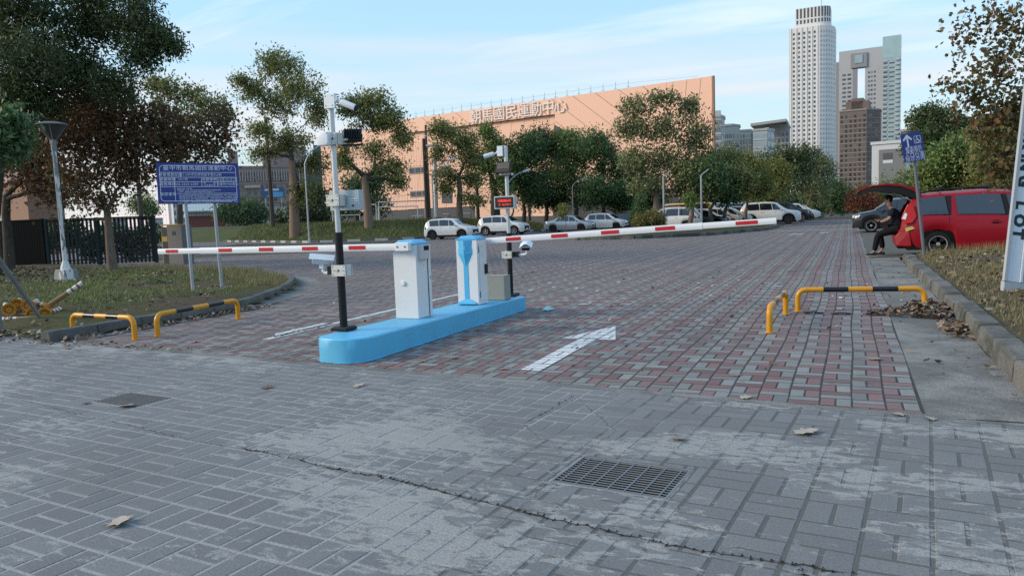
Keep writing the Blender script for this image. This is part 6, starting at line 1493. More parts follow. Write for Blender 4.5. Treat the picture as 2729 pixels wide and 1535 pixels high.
wbuild(MB().add([(X-.155, Y-.1335, zz-.08), (X+.155, Y-.1335, zz-.08), (X+.155, Y-.1335, zz+.08), (X-.155, Y-.1335, zz+.08)], [(0, 1, 2, 3)]), 'display_face', plain('display_face', (.03, .028, .028), .5), pb)
m, t, b, o = nodes_of('display_red'); b.inputs['Base Color'].default_value = (.4, .02, .01, 1); b.inputs['Emission Color'].default_value = (1, .05, .02, 1); b.inputs['Emission Strength'].default_value = 1.6; m_led = m
mb = MB(); r = random.Random(4)
for row, (z0, nrow) in enumerate(((.008, 6), (-.045, 4))):
    for i in range(34):
        if row == 1 and (i < 2 or 6 < i < 11): continue
        for j in range(nrow):
            if r.random() < (.72 if row == 0 else .6): mb.add([(X-.105+i*.0066, Y-.1345, zz+z0+j*.0068), (X-.1005+i*.0066, Y-.1345, zz+z0+j*.0068), (X-.1005+i*.0066, Y-.1345, zz+z0+j*.0068+.0048), (X-.105+i*.0066, Y-.1345, zz+z0+j*.0068+.0048)], [(0, 1, 2, 3)])
wbuild(mb, 'red_lettering', m_led, pb)['kind'] = 'stuff'
wbuild(MB().tube([(X+.13, Y-.08, zz-.1), (X+.13, Y-.08, zz-.15), (X+.09, Y-.05, zz-.21), (X+.03, Y-.02, zz-.235)], .013, 8), 'cable', m_black, pb, smooth=50)
floodlight(pb, (X+.01, Y-.12, zP+2.02), math.radians(-6), -.25, .25, .17)
wbuild(MB().box((X-.09, Y-.08, zP+1.9), (X+.1, Y+.04, zP+1.935)), 'light_clamp', m_cream, pb)
wbuild(MB().box((X-.13, Y-.05, zP+2.2), (X-.032, Y+.04, zP+2.36)), 'top_bracket', m_camwhite, pb, bevel=.006)
lens_camera(pb, (X-.13, Y-.02, zP+2.26), (-.85, -.35, -.22), .15, .034)

# --- yellow and black hoop guards
m_yel = plain('hoop_yellow', (0.62, 0.27, 0.012), 0.32, var=0.06, scale=10, bump=0.05, dirt=.15, dirt_rgb=(.3, .14, .03))
m_blk = plain('hoop_black', (0.012, 0.012, 0.014), 0.25, var=0.2, scale=12)
def hoop(p0, p1, h, label, rr=.036, bend=.11):
    p0, p1 = Vector((p0[0], p0[1], 0)), Vector((p1[0], p1[1], 0)); d = (p1-p0); L = d.length; d.normalize(); c = (p0+p1)/2
    T = thing('hoop_guard', label, 'guard rail', c, 0, 'yellow and black hoop guards')
    pts = [p0+Vector((0, 0, .004)), p0+Vector((0, 0, h-bend))]
    for k in range(1, 8): a = math.pi/2*k/7; pts.append(p0+d*(bend*(1-math.cos(a)))+Vector((0, 0, h-bend+bend*math.sin(a))))
    qts = [p1+(q-p0).length*0*d+Vector((0, 0, q.z))-d*((q-p0).dot(d)) for q in pts][::-1]
    N = 5; a, b = pts[-1], qts[0]
    wbuild(MB().tube(pts, rr, 16), 'post', m_yel, T, smooth=40)
    wbuild(MB().tube(qts, rr, 16), 'post', m_yel, T, smooth=40)
    e0 = .145*L; ts = [0.0]+[(e0+(L-2*bend-2*e0)*k/3.0)/(L-2*bend) for k in range(4)]+[1.0]
    ts = [0, .16, .39, .61, .84, 1]
    for k in range(5):
        wbuild(MB().tube([a.lerp(b, ts[k]), a.lerp(b, ts[k+1])], rr*(1.0 if k % 2 == 0 else 1.012), 16), 'rail_band', m_blk if k % 2 else m_yel, T, smooth=40)
    for q in (p0, p1): wbuild(MB().lathe([(.058, .0045), (.058, .009), (rr, .012)], 16, 0, (q.x, q.y, 0)), 'foot_flange', m_yel, T)
hoop((-10.24, 7.2), (-8.88, 7.12), .31, 'yellow and black hoop guard at far left in front of the kerb end')
hoop((-8.8, 7.42), (-9.0, 9.15), .31, 'yellow and black hoop guard running along the left kerb')
hoop((-.86, 9.31), (-.8, 10.98), .31, 'yellow and black hoop guard seen end on in the right lane')
hoop((-.66, 11.28), (.94, 11.55), .31, 'yellow and black hoop guard standing across the right lane by the leaf pile')
# ------------------------------------------------------------------ signs, fence, lamp, kiosk, loose things on the left
m_sblue = plain('sign_blue', (.018, .032, .19), .4, var=.06, scale=3); m_sblue2 = plain('sign_blue_edge', (.03, .045, .17), .4)
m_swhite = plain('sign_white', (.62, .64, .7), .5, var=.03)
m_post = plain('sign_post_grey', (.30, .32, .34), .5, metal=.3, var=.12, scale=6)
def on_board(T, M_, me, name, x, y, z=.004):
    me.transform(M_ @ Matrix.Translation((x, y, z))); o = link(name, me)
    if name == 'lettering': o['kind'] = 'stuff'
    return adopt(o, T)
def bar(T, M_, x0, y0, x1, y1, name, mat, z=.003):
    V = [M_ @ Vector(p) for p in ((x0, y0, z), (x1, y0, z), (x1, y1, z), (x0, y1, z))]; return wbuild(MB().add(V, [(0, 1, 2, 3)]), name, mat, T)
# blue information board
pl, pr = ground(515, 777, .13), ground(592, 770, .13)
Ds = (depth(pl)+depth(pr))/2
T = thing('information_sign', 'blue white lettered parking information sign on two grey posts', 'sign', (pl+pr)/2)
cTL, cTR, cBR, cBL = at(413, 433, Ds-.42), at(633, 437, Ds+.22), at(642, 540, Ds+.22), at(424, 545, Ds-.42)
ex = ((cTR-cTL)+(cBR-cBL)).normalized(); ez = ((cTL-cBL)+(cTR-cBR)).normalized(); cc = (cTL+cTR+cBR+cBL)/4
SW, SH = ((cTR-cTL).length+(cBR-cBL).length)/2, ((cTL-cBL).length+(cTR-cBR).length)/2
MS = frame(cc, ex, ez); nS = Vector(MS.col[2][:3])
wbuild(MB().prism([MS @ Vector(p) for p in ((-SW/2, -SH/2, -.03), (SW/2, -SH/2, -.03), (SW/2, SH/2, -.03), (-SW/2, SH/2, -.03))], nS*.03), 'board', m_sblue, T, fix=True)
for p, sx in ((pl, -.19*SW), (pr, .16*SW)):
    t_ = MS @ Vector((sx, SH/2-.05, -.06)); wbuild(MB().tube([(p.x, p.y, 0), (p.x*.0+t_.x, t_.y, t_.z)], .036, 12), 'post', m_post, T, smooth=50)
bx, by, bw = SW/2-.055, SH/2-.05, .011
# rounded border
ring = []
for cx3, cy3, a0 in ((bx-.08, by-.08, 0), (-bx+.08, by-.08, 90), (-bx+.08, -by+.08, 180), (bx-.08, -by+.08, 270)):
    for k in range(6): a = math.radians(a0+18*k); ring.append((cx3+.08*math.cos(a), cy3+.08*math.sin(a), math.cos(a), math.sin(a)))
V = [MS @ Vector((x-s*nx_, y-s*ny_, .003)) for s in (0, bw) for x, y, nx_, ny_ in ring]; n = len(ring)
wbuild(MB().add(V, [(i, (i+1) % n, n+(i+1) % n, n+i) for i in range(n)]), 'border_line', m_swhite, T, fix=True)
Yr = [SH*q for q in (.265, .145, .035, -.085)]           # table rules
for y in Yr: bar(T, MS, -bx, y-.005, bx, y+.005, 'rule_line', m_swhite)
vx = lambda f_: -SW/2+SW*f_
for (f_, y0, y1) in ((.283, Yr[1], Yr[0]), (.207, -by, Yr[1]), (.535, Yr[3], Yr[1]), (.725, Yr[3], Yr[1])): bar(T, MS, vx(f_)-.005, y0, vx(f_)+.005, y1, 'rule_line', m_swhite)
def txt(s, x, y, size, bold=.0, sp=1.0, sx=1.0): on_board(T, MS, text_mesh(s, size, m_swhite, 0, bold, sp, 'CENTER', sx=sx), 'lettering', x, y)
txt('臺中市朝馬國民運動中心', 0, SH*.37, .122, .0, 1.08)
ym = lambda a, b: (Yr[a]+Yr[b])/2
txt('停車場登記證', vx(.163), ym(0, 1), .075, 0, 1.05); txt('(111)中市交停明盛字第056號', vx(.53), ym(0, 1), .062, 0, 1.1)
txt('營業時間', vx(.125), ym(1, 2), .078, 0, 1.05); txt('24小時', vx(.31), ym(1, 2), .06, 0, 1.1); txt('收費標準', vx(.63), ym(1, 2), .072, 0, 1.05); txt('小型車10元/半小時\n大型車20元/半小時', vx(.853), ym(1, 2), .05, 0, 1.0, 1.0)
txt('服務專線', vx(.125), ym(2, 3), .078, 0, 1.05); txt('04-2263-6789', vx(.36), ym(2, 3), .07, 0, 1.1); txt('投　　　保\n公共意外險', vx(.63), ym(2, 3), .048, 0, 1.05); txt('新臺幣9900萬元', vx(.853), ym(2, 3), .06, 0, 1.05)
txt('管理事項', vx(.123), -SH*.27, .078, 0, 1.05)
r = random.Random(8); mb = MB()
for k in range(10):
    y = Yr[3]-.04-k*.036; x = vx(.235)+(.0 if k in (0, 1, 3, 7, 9) else .03); xe = vx(.235)+SW*(.18 if k == 0 else .53 if k in (1,) else .45 if k == 2 else .4 if k == 9 else .72)
    while x < xe:
        w = .018; g_ = r.random()
        if g_ > .1:
            h0 = r.uniform(-.001, .002)
            for q in range(3):
                a = y-.011+q*.0085; mb.add([MS @ Vector(p) for p in ((x, a, .003), (x+w*r.uniform(.55, .95), a, .003), (x+w*.9, a+.0045, .003), (x, a+.0045, .003))], [(0, 1, 2, 3)])
            mb.add([MS @ Vector(p) for p in ((x+w*.38, y-.012, .0035), (x+w*.52, y-.012, .0035), (x+w*.52, y+.013, .0035), (x+w*.38, y+.013, .0035))], [(0, 1, 2, 3)])
        x += .023
o = wbuild(mb, 'small_print', m_swhite, T); o['kind'] = 'stuff'

# blue wheelchair sign, leaning left
p0 = ground(2463, 668, .27); Dw = depth(p0)
T = thing('direction_sign', 'blue wheelchair direction sign with white arrow on a leaning grey post', 'sign', p0)
t_ = at(2434, 400, Dw); wbuild(MB().tube([p0-Vector((0, 0, .1)), t_], .04, 12), 'post', plain('post_slate', (.1, .115, .13), .5, var=.15), T, smooth=50)
cTL, cTR, cBR, cBL = at(2399, 358, Dw-.06), at(2457, 350, Dw-.06), at(2465, 425, Dw-.06), at(2411, 436, Dw-.06)
ex = ((cTR-cTL)+(cBR-cBL)).normalized(); ez = ((cTL-cBL)+(cTR-cBR)).normalized(); cc = (cTL+cTR+cBR+cBL)/4; SW, SH = ((cTR-cTL).length+(cBR-cBL).length)/2, ((cTL-cBL).length+(cTR-cBR).length)/2
MS = frame(cc, ex, ez); nS = Vector(MS.col[2][:3]); ring = []
for cx3, cy3, a0 in ((SW/2-.05, SH/2-.05, 0), (-SW/2+.05, SH/2-.05, 90), (-SW/2+.05, -SH/2+.05, 180), (SW/2-.05, -SH/2+.05, 270)):
    for k in range(5): a = math.radians(a0+22.5*k); ring.append((cx3+.05*math.cos(a), cy3+.05*math.sin(a), -.012))
wbuild(MB().prism([MS @ Vector(p) for p in ring], nS*.012), 'board', m_sblue, T, fix=True)
def poly(P, name, z=.003): return wbuild(MB().add([MS @ Vector((x*SW, y*SH, z)) for x, y in P], [tuple(range(len(P)))]), name, m_swhite, T)
poly([(-.245, .02), (-.165, .02), (-.165, .42), (-.245, .42)], 'arrow_shaft')
poly([(-.205, .46), (-.205, .36), (-.38, .235), (-.43, .28)], 'arrow_head', .004); poly([(-.205, .46), (.02, .28), (-.03, .235), (-.205, .36)], 'arrow_head', .005)
for P in ([(.1, .36), (.42, .36), (.42, .345), (.1, .345)], [(.1, .12), (.42, .12), (.42, .105), (.1, .105)], [(.1, .105), (.12, .105), (.12, .36), (.1, .36)], [(.4, .105), (.42, .105), (.42, .36), (.4, .36)]): poly(P, 'icon_frame')
mb = MB(); W3 = lambda x, y, z=.004: MS @ Vector((x*SW, y*SH, z))
for k in range(14):
    a0, a1 = math.radians(120+260*k/14), math.radians(120+260*(k+1)/14); mb.add([W3(.25+.085*math.cos(a0), .185+.062*math.sin(a0)), W3(.25+.085*math.cos(a1), .185+.062*math.sin(a1)), W3(.25+.062*math.cos(a1), .185+.045*math.sin(a1)), W3(.25+.062*math.cos(a0), .185+.045*math.sin(a0))], [(0, 1, 2, 3)])
wbuild(mb, 'wheelchair_wheel', m_swhite, T, fix=True)
poly([(.225, .31), (.265, .31), (.275, .23), (.235, .225)], 'wheelchair_figure', .004); poly([(.24, .235), (.33, .235), (.365, .15), (.335, .145), (.31, .21), (.24, .21)], 'wheelchair_figure', .005); poly([(.225, .32), (.265, .32), (.265, .345), (.225, .345)], 'wheelchair_head', .004)
for s, y, sz in (('朝馬國民', -.045, .1), ('運動中心', -.155, .1), ('入口行進', -.285, .118), ('指示方向', -.415, .118)): on_board(T, MS, text_mesh(s, sz, m_swhite, 0, 0, 1.08), 'lettering', 0.02*SW, y*SH)

# parking lot pylon sign at the right edge
Dp = depth(ground(2690, 782, .15)); T = thing('parking_pylon', 'white pylon sign with the words PARKING LOT at the right edge', 'sign', ground(2700, 780, .15))
def pf(u, v): return at(u, v, Dp)
m_pw = plain('pylon_white', (.58, .63, .68), .45, var=.04, scale=3); m_pg = plain('pylon_grey', (.36, .38, .41), .5, var=.06, scale=3)
lo_, hi_ = pf(2676, 748), pf(2733, 232); upv = (hi_-lo_).normalized(); rt_ = (CR-upv*CR.dot(upv)).normalized(); bk_ = upv.cross(rt_).normalized()*-1
H_ = (hi_-lo_).length; MP = Matrix((rt_, upv, rt_.cross(upv))).transposed().to_4x4(); MP.translation = lo_
def slab(x0, x1, y0, y1, z0, z1, name, mat): 
    mb = MB().box((x0, y0, z0), (x1, y1, z1)); mb.v = [tuple(MP @ Vector(p)) for p in mb.v]; return wbuild(mb, name, mat, T, bevel=.004)
slab(0, .05, 0, H_*1.25, -.05, 0, 'edge_trim', m_pg); slab(.052, .225, 0, H_*1.25, -.06, -.02, 'lettered_face', m_pw); slab(.227, .262, 0, H_*1.25, -.05, 0, 'edge_trim', m_pw)
slab(.264, 1.3, 0, H_*1.25, -.12, -.03, 'front_panel', m_pg); slab(.02, 1.28, -.25, -.002, -.1, -.02, 'plinth', m_pg)
for x in (.1, .9): slab(x, x+.08, -.5, -.252, -.09, -.03, 'leg', m_post)
m_pl = plain('pylon_letters', (.018, .04, .045), .5)
y = H_*.245
px_y = {'P': 232, 'A': 296, 'R': 348, 'K': 385, 'I': 414, 'N': 437, 'G': 480, 'L': 545, 'O': 585, 'T': 620}
for ch, v in px_y.items():
    yy = (748-v)/(748-232)*H_; me = text_mesh(ch, .22, m_pl, .001, .012); me.transform(Matrix.Rotation(-math.pi/2, 4, 'Z')); o = link('letter', me); bb = [Vector(c) for c in o.bound_box]; c0_ = (bb[0]+bb[6])/2
    me.transform(MP @ Matrix.Translation((.138, yy, -.0155)) @ Matrix.Translation(-c0_)); adopt(o, T)

# dark slatted fence with its return towards the back left
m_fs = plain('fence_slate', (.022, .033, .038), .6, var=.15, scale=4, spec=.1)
m_fd = plain('fence_slate_shaded', (.005, .007, .008), .8, var=.2, scale=4, spec=.03)  # darker copy of the slate, shade of the return run put into its colour
def fence(label, pa_, pb_, h, nsl, posts_, gapf, mat, z=.05):
    a, b = Vector((*pa_, z)), Vector((*pb_, z)); d = b-a; L = d.length; d.normalize(); n2 = Vector((d.y, -d.x, 0)); T = thing('slatted_fence', label, 'fence', (a+b)/2); w = L/nsl*gapf
    base = MB().box((0, -.012, 0), (w, .012, h-.12)).mesh('slat', mat); rz = math.atan2(d.y, d.x)
    for k in range(nsl):
        o = link('slat', base); p = a+d*(L*k/nsl)+Vector((0, 0, .04)); o.parent = T; o.location = p-(a+b)/2; o.rotation_euler = (0, 0, rz)
    for zz_ in (.2, h-.14): wbuild(MB().prism([a+n2*-.014+Vector((0, 0, zz_)), b-n2*.014+Vector((0, 0, zz_)), b-n2*.05+Vector((0, 0, zz_)), a-n2*.05+Vector((0, 0, zz_))], (0, 0, .05)), 'rail', mat, T, fix=True)
    wbuild(MB().prism([a+n2*.03+Vector((0, 0, h-.085)), b+n2*.03+Vector((0, 0, h-.085)), b-n2*.05+Vector((0, 0, h-.085)), a-n2*.05+Vector((0, 0, h-.085))], (0, 0, .07)), 'top_rail', mat, T, fix=True)
    for t in posts_: p = a+d*L*t; wbuild(MB().prism([p-d*.06+n2*.035, p+d*.06+n2*.035, p+d*.06-n2*.08, p-d*.06-n2*.08], (0, 0, h)), 'post', mat, T, fix=True)
fR = ground(418, 703); fM = ground(132, 714)
fence('front run of the dark slate slatted fence left of the kiosk', (fM.x, fM.y), (fR.x, fR.y), 2.02, 27, (0, .47, 1), .56, m_fs)
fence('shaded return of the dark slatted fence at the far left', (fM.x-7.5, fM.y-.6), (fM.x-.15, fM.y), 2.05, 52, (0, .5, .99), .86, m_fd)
# kiosk behind the fence end
k0 = ground(436, 704); T = thing('pay_kiosk', 'grey pay machine kiosk with yellow trim at the end of the fence', 'kiosk', k0)
m_kg = plain('kiosk_grey', (.12, .125, .13), .5, var=.1); m_ky = plain('kiosk_yellow', (.36, .24, .05), .5); m_kk = plain('kiosk_dark', (.02, .028, .026), .4)
ez = Vector((0, 0, 1)); kx = (ground(490, 704)-k0).normalized(); kn = Vector((kx.y, -kx.x, 0)); Wk = (ground(490, 704)-k0).length
def kb_(x0, x1, y0, y1, z0, z1, name, mat): wbuild(MB().prism([k0+kx*x0+kn*y0+ez*z0, k0+kx*x1+kn*y0+ez*z0, k0+kx*x1+kn*y1+ez*z0, k0+kx*x0+kn*y1+ez*z0], ez*(z1-z0)), name, mat, T, fix=True)
kb_(Wk*.3, Wk*1.0, -.5, 0, 0, 1.6, 'cabinet', m_kg); kb_(.02, Wk*.295, -.45, -.02, 0, 1.55, 'payment_front', m_kk); kb_(-.05, .018, -.45, -.05, 0, 1.35, 'side_trim', m_ky); kb_(.0, Wk*.9, -.52, .02, 1.602, 1.66, 'top_trim', m_ky); kb_(Wk*.55, Wk*.72, .001, .006, 1.2, 1.36, 'plate', m_kk); kb_(.03, Wk*.28, -.02, -.004, .95, 1.15, 'yellow_label', m_ky)
# flaking white lamp post
p = ground(178, 745, .12); T = thing('garden_lamp', 'grey and white flaking garden lamp post with funnel head on a concrete block', 'lamp post', p)
def flaky():
    m, t, b, o = nodes_of('flaking_paint'); g = NT(t); v = g.obj(); f = g.ramp(g.noise(g.mapping(v, (2.2, 2.2, .55)), 2.4, 5, .6, .8), [(.47, 0.0), (.5, 1.0)])
    g.put(b.inputs['Base Color'], g.mix(f, (.55, .55, .54), (.16, .18, .19))); b.inputs['Roughness'].default_value = .6; return m
m_fl = flaky(); Dl = depth(p); Lz = lambda v: at(170, v, Dl).z
wbuild(MB().tube([p+Vector((0, 0, .28)), Vector((p.x-.02, p.y, Lz(395)))], [.062, .06], 14), 'post', m_fl, T, smooth=50)
wbuild(MB().lathe([(.17, .0), (.14, .08), (.07, .27)], 10, 0, (p.x, p.y, p.z+.28)), 'flared_foot', m_fl, T)
wbuild(MB().add(*(lambda s0, s1, h: ([(p.x+a*s0, p.y+b*s0, p.z-.1) for a, b in ((-1, -1), (1, -1), (1, 1), (-1, 1))]+[(p.x+a*s1, p.y+b*s1, p.z+h) for a, b in ((-1, -1), (1, -1), (1, 1), (-1, 1))], [(3, 2, 1, 0), (4, 5, 6, 7), (0, 1, 5, 4), (1, 2, 6, 5), (2, 3, 7, 6), (3, 0, 4, 7)]))(.25, .2, .3)), 'concrete_block', m_fl, T, bevel=.012)
m_lg = plain('lamp_grey', (.16, .17, .18), .5); zh = Lz(395); x_, y_ = p.x-.02, p.y
wbuild(MB().tube([(x_, y_, zh-.12), (x_, y_, zh+.2)], .075, 12), 'neck', m_lg, T, smooth=50)
mfun, t_n, b_n, o_n = nodes_of('funnel_smoked'); b_n.inputs['Base Color'].default_value = (.05, .05, .048, 1); b_n.inputs['Roughness'].default_value = .25
wbuild(MB().lathe([(.075, zh+.2), (.14, zh+.32), (.37, zh+.62)], 24, 0, (x_, y_, 0)), 'funnel', mfun, T, smooth=60)
wbuild(MB().lathe([(.0, zh+.72), (.2, zh+.705), (.36, zh+.665), (.42, zh+.63), (.41, zh+.61), (.3, zh+.625)], 24, 0, (x_, y_, 0)), 'cap', m_lg, T, smooth=60, fix=True)
for k in range(4): a = math.pi/4+math.pi/2*k; wbuild(MB().tube([(x_+.08*math.cos(a), y_+.08*math.sin(a), zh+.1), (x_+.085*math.cos(a), y_+.085*math.sin(a), zh+.22), (x_+.385*math.cos(a), y_+.385*math.sin(a), zh+.63)], .014, 6), 'strut', m_lg, T)
# leaning grey pole and stub
T = thing('leaning_pole', 'dull grey steel pole leaning across the heap of delineator posts', 'pole', ground(120, 858, .1))
m_rusty = plain('dull_steel', (.16, .165, .17), .6, metal=.2, var=.2, scale=5, dirt=.5, dirt_rgb=(.07, .05, .04))
a_, b_ = ground(118, 862, .06), at(-26, 660, 11.2); wbuild(MB().tube([a_, a_.lerp(b_, .46)], .031, 12), 'lower_tube', m_rusty, T, smooth=50); wbuild(MB().tube([a_.lerp(b_, .44), b_+(b_-a_)*.6], .04, 12), 'upper_tube', m_rusty, T, smooth=50)
q = ground(2, 888, .0); T = thing('post_stub', 'short grey post cut by the left edge', 'post', q); wbuild(MB().tube([q, q+Vector((0, 0, .45))], .035, 10), 'tube', m_rusty, T, smooth=50); wbuild(MB().tube([q-Vector((0, 0, .01)), q+Vector((0, 0, .02))], .06, 10), 'flange', m_rusty, T)
# heap of flexible delineator posts
m_or = plain('delineator_orange', (.42, .17, .012), .5, var=.2, scale=8, dirt=.5, dirt_rgb=(.12, .07, .03)); m_dirtyor = plain('delineator_dirty', (.24, .13, .05), .6, var=.25, scale=6, dirt=.6, dirt_rgb=(.13, .1, .07)); m_rf = plain('reflective_white', (.6, .58, .58), .4, dirt=.15)
def delineator(label, b_, tip, flange=True, dirty=False):
    b_, tip = Vector(b_), Vector(tip); d = (tip-b_).normalized(); L = (tip-b_).length; T = thing('delineator_post', label, 'traffic post', b_, 0, 'heap of delineator posts'); mt = m_dirtyor if dirty else m_or
    wbuild(MB().tube([b_, b_+d*.04, b_+d*L], [.05, .042, .038], 14), 'tube', mt, T, smooth=50)
    for k in range(3): wbuild(MB().tube([b_+d*(L-.08-.105*k), b_+d*(L-.015-.105*k)], .0415, 14, cap=False), 'reflective_band', m_rf, T, smooth=50)
    if flange:
        u = d.orthogonal().normalized(); w = d.cross(u); mb = MB(); n = 24; V = []
        for rr, off in ((.042, .05), (.06, .018), (.105, .006), (.108, -.012), (.1, -.016), (.062, .002), (.05, .04)):
            for k in range(n): a = 2*math.pi*k/n; q_ = rr*(1+(.025 if k % 2 else -.025)*(rr > .08)); V.append(b_+d*off+(u*math.cos(a)+w*math.sin(a))*q_)
        F = [(i*n+k, i*n+(k+1) % n, (i+1)*n+(k+1) % n, (i+1)*n+k) for i in range(6) for k in range(n)]; F.append(tuple(6*n+k for k in range(n)))
        mats = [m_or, m_blk]; mb.add(V, F[:-1], 0); mb.add([V[i] for i in F[-1]], [tuple(range(n))], 1); wbuild(mb, 'base_flange', mats, T, fix=True)
        for k in range(8): a = 2*math.pi*k/8; e_ = u*math.cos(a)+w*math.sin(a); wbuild(MB().tube([b_-d*.014+e_*.05, b_-d*.02+e_*.1], .004, 4), 'rib', m_or, T)
    return T
back = Vector((-.75, .62, 0)).normalized()
def gp(u, v, z, D_=None): return ground(u, v, z) if D_ is None else at(u, v, D_)
Dh = depth(ground(60, 870, 0))+.1
for k, (u, v, dz, lab) in enumerate(((24, 826, 0, 'orange delineator post with its base ring facing out, leftmost of the heap'), (45, 813, .1, 'delineator post second from left on top of the heap'), (75, 815, .1, 'delineator post half hidden behind the leaning pole'), (119, 837, 0, 'delineator post with its base ring at the right of the heap'))):
    b_ = at(u, v, Dh+(.0 if k in (0, 3) else .15)); delineator(lab, b_, b_+back*.72+Vector((.18*(k-1.5), 0, .02)))
b_ = at(126, 817, Dh+.35); delineator('dirty delineator post sticking up to the right out of the heap', b_, at(222, 752, Dh+.5), True, True)
b_ = at(104, 848, Dh-.15); delineator('muddy delineator post lying flat in front of the heap', b_, at(2, 852, Dh-.1), False, True)
b_ = at(140, 818, Dh+.55); delineator('orange delineator post lying across the back of the heap', b_, at(85, 806, Dh+.7), False)
b_ = at(85, 838, Dh+.1); delineator('bright orange delineator post wedged low in the middle of the heap', b_, at(20, 845, Dh+.5), True)
# ------------------------------------------------------------------ cars and the person
def carpaint(name, rgb, metal=0.0): return plain(name, rgb, .3, metal=metal, var=.03, scale=2, spec=.5, coat=.6)
m_cw, m_csil, m_cblk, m_cdk, m_cyel, m_cred = carpaint('car_white', (.62, .62, .60)), carpaint('car_silver', (.36, .38, .40), .4), carpaint('car_black', (.012, .014, .018)), carpaint('car_slate', (.03, .04, .055), .2), carpaint('car_yellow', (.58, .33, .012)), plain('car_red', (.24, .004, .012), .4, metal=0, var=.03, scale=2, spec=.25, coat=.16)
m_cvan, m_cmar = carpaint('van_silver', (.4, .42, .43), .2), carpaint('car_maroon', (.12, .01, .015))
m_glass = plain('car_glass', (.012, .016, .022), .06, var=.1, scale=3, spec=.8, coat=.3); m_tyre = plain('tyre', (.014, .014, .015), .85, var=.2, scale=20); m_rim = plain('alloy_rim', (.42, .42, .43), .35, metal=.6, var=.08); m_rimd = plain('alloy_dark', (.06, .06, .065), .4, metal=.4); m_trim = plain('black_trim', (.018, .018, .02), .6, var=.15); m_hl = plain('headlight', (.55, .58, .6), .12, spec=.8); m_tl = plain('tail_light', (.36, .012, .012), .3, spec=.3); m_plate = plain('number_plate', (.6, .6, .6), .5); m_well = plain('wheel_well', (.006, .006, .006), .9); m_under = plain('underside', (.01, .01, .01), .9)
def prof(P, x):
    for (a, b), (c, d) in zip(P, P[1:]):
        if x <= c: t = (x-a)/max(1e-6, c-a); t = max(0, min(1, t)); return b+(d-b)*t
    return P[-1][1]
KINDS = {
 # L, W, top profile (x from the rear), belt, sill, rear axle, front axle, wheel radius, window list
 'suv': dict(L=4.1, W=1.78, top=[(0, .78), (.04, 1.0), (.12, 1.2), (.32, 1.47), (.55, 1.55), (1.6, 1.6), (2.3, 1.57), (2.55, 1.5), (3.15, 1.07), (3.3, 1.02), (3.85, .93), (4.02, .84), (4.1, .62)], belt=[(0, .95), (1, .99), (3.1, .98), (4.1, .8)], sill=.2, ra=.78, fa=3.3, r=.335,
             win=[(.62, 1.35, .5, 1.3), (1.42, 2.2, 1.38, 2.13), (2.28, 2.92, 2.2, 2.42)], ws=(2.62, 3.1), rw=(.1, .34), clad=True),
 'hatch': dict(L=4.0, W=1.7, top=[(0, .75), (.05, .98), (.16, 1.12), (.42, 1.43), (.7, 1.5), (1.7, 1.53), (2.3, 1.48), (2.5, 1.41), (3.2, .98), (3.35, .93), (3.8, .82), (3.94, .72), (4.0, .5)], belt=[(0, .9), (1, .92), (3.2, .9), (4, .72)], sill=.19, ra=.68, fa=3.22, r=.3,
             win=[(.55, 1.2, .55, 1.2), (1.28, 2.12, 1.28, 2.05), (2.2, 3.0, 2.12, 2.38)], ws=(2.55, 3.15), rw=(.16, .44), clad=False),
 'sedan': dict(L=4.6, W=1.74, top=[(0, .6), (.04, .92), (.2, 1.0), (.75, 1.04), (.95, 1.1), (1.5, 1.4), (1.8, 1.45), (2.4, 1.46), (2.8, 1.41), (3.0, 1.34), (3.6, .98), (3.75, .93), (4.35, .82), (4.52, .72), (4.6, .5)], belt=[(0, .9), (1, .94), (3.5, .9), (4.6, .72)], sill=.18, ra=.95, fa=3.65, r=.31,
             win=[(1.2, 1.62, 1.45, 1.62), (1.68, 2.45, 1.68, 2.4), (2.52, 3.35, 2.48, 2.85)], ws=(3.03, 3.55), rw=(1.0, 1.48), clad=False),
 'van': dict(L=4.8, W=1.75, top=[(0, .7), (.03, 1.1), (.1, 1.85), (.25, 1.97), (3.6, 2.0), (3.95, 1.92), (4.5, 1.2), (4.7, 1.05), (4.8, .6)], belt=[(0, 1.12), (4.4, 1.1), (4.8, .9)], sill=.22, ra=.9, fa=3.8, r=.31,
             win=[(.25, 1.35, .25, 1.35), (1.45, 2.6, 1.45, 2.6), (2.75, 3.9, 2.72, 3.72)], ws=(4.0, 4.45), rw=(.05, .1), clad=False),
 'mpv': dict(L=4.52, W=1.76, top=[(0, .66), (.04, .72), (.1, 1.1), (.3, 1.5), (.45, 1.56), (.8, 1.6), (1.9, 1.635), (2.6, 1.59), (2.95, 1.5), (3.75, 1.04), (3.9, 1.0), (4.3, .86), (4.45, .74), (4.52, .5)], belt=[(0, 1.0), (1, 1.0), (3.7, .92), (4.52, .72)], sill=.2, ra=.88, fa=3.62, r=.315,
             win=[(.52, 1.1, .42, 1.02), (1.3, 2.3, 1.24, 2.2), (2.42, 3.4, 2.32, 2.88)], ws=(2.98, 3.65), rw=None, clad=False),
}
CARMESH = {}
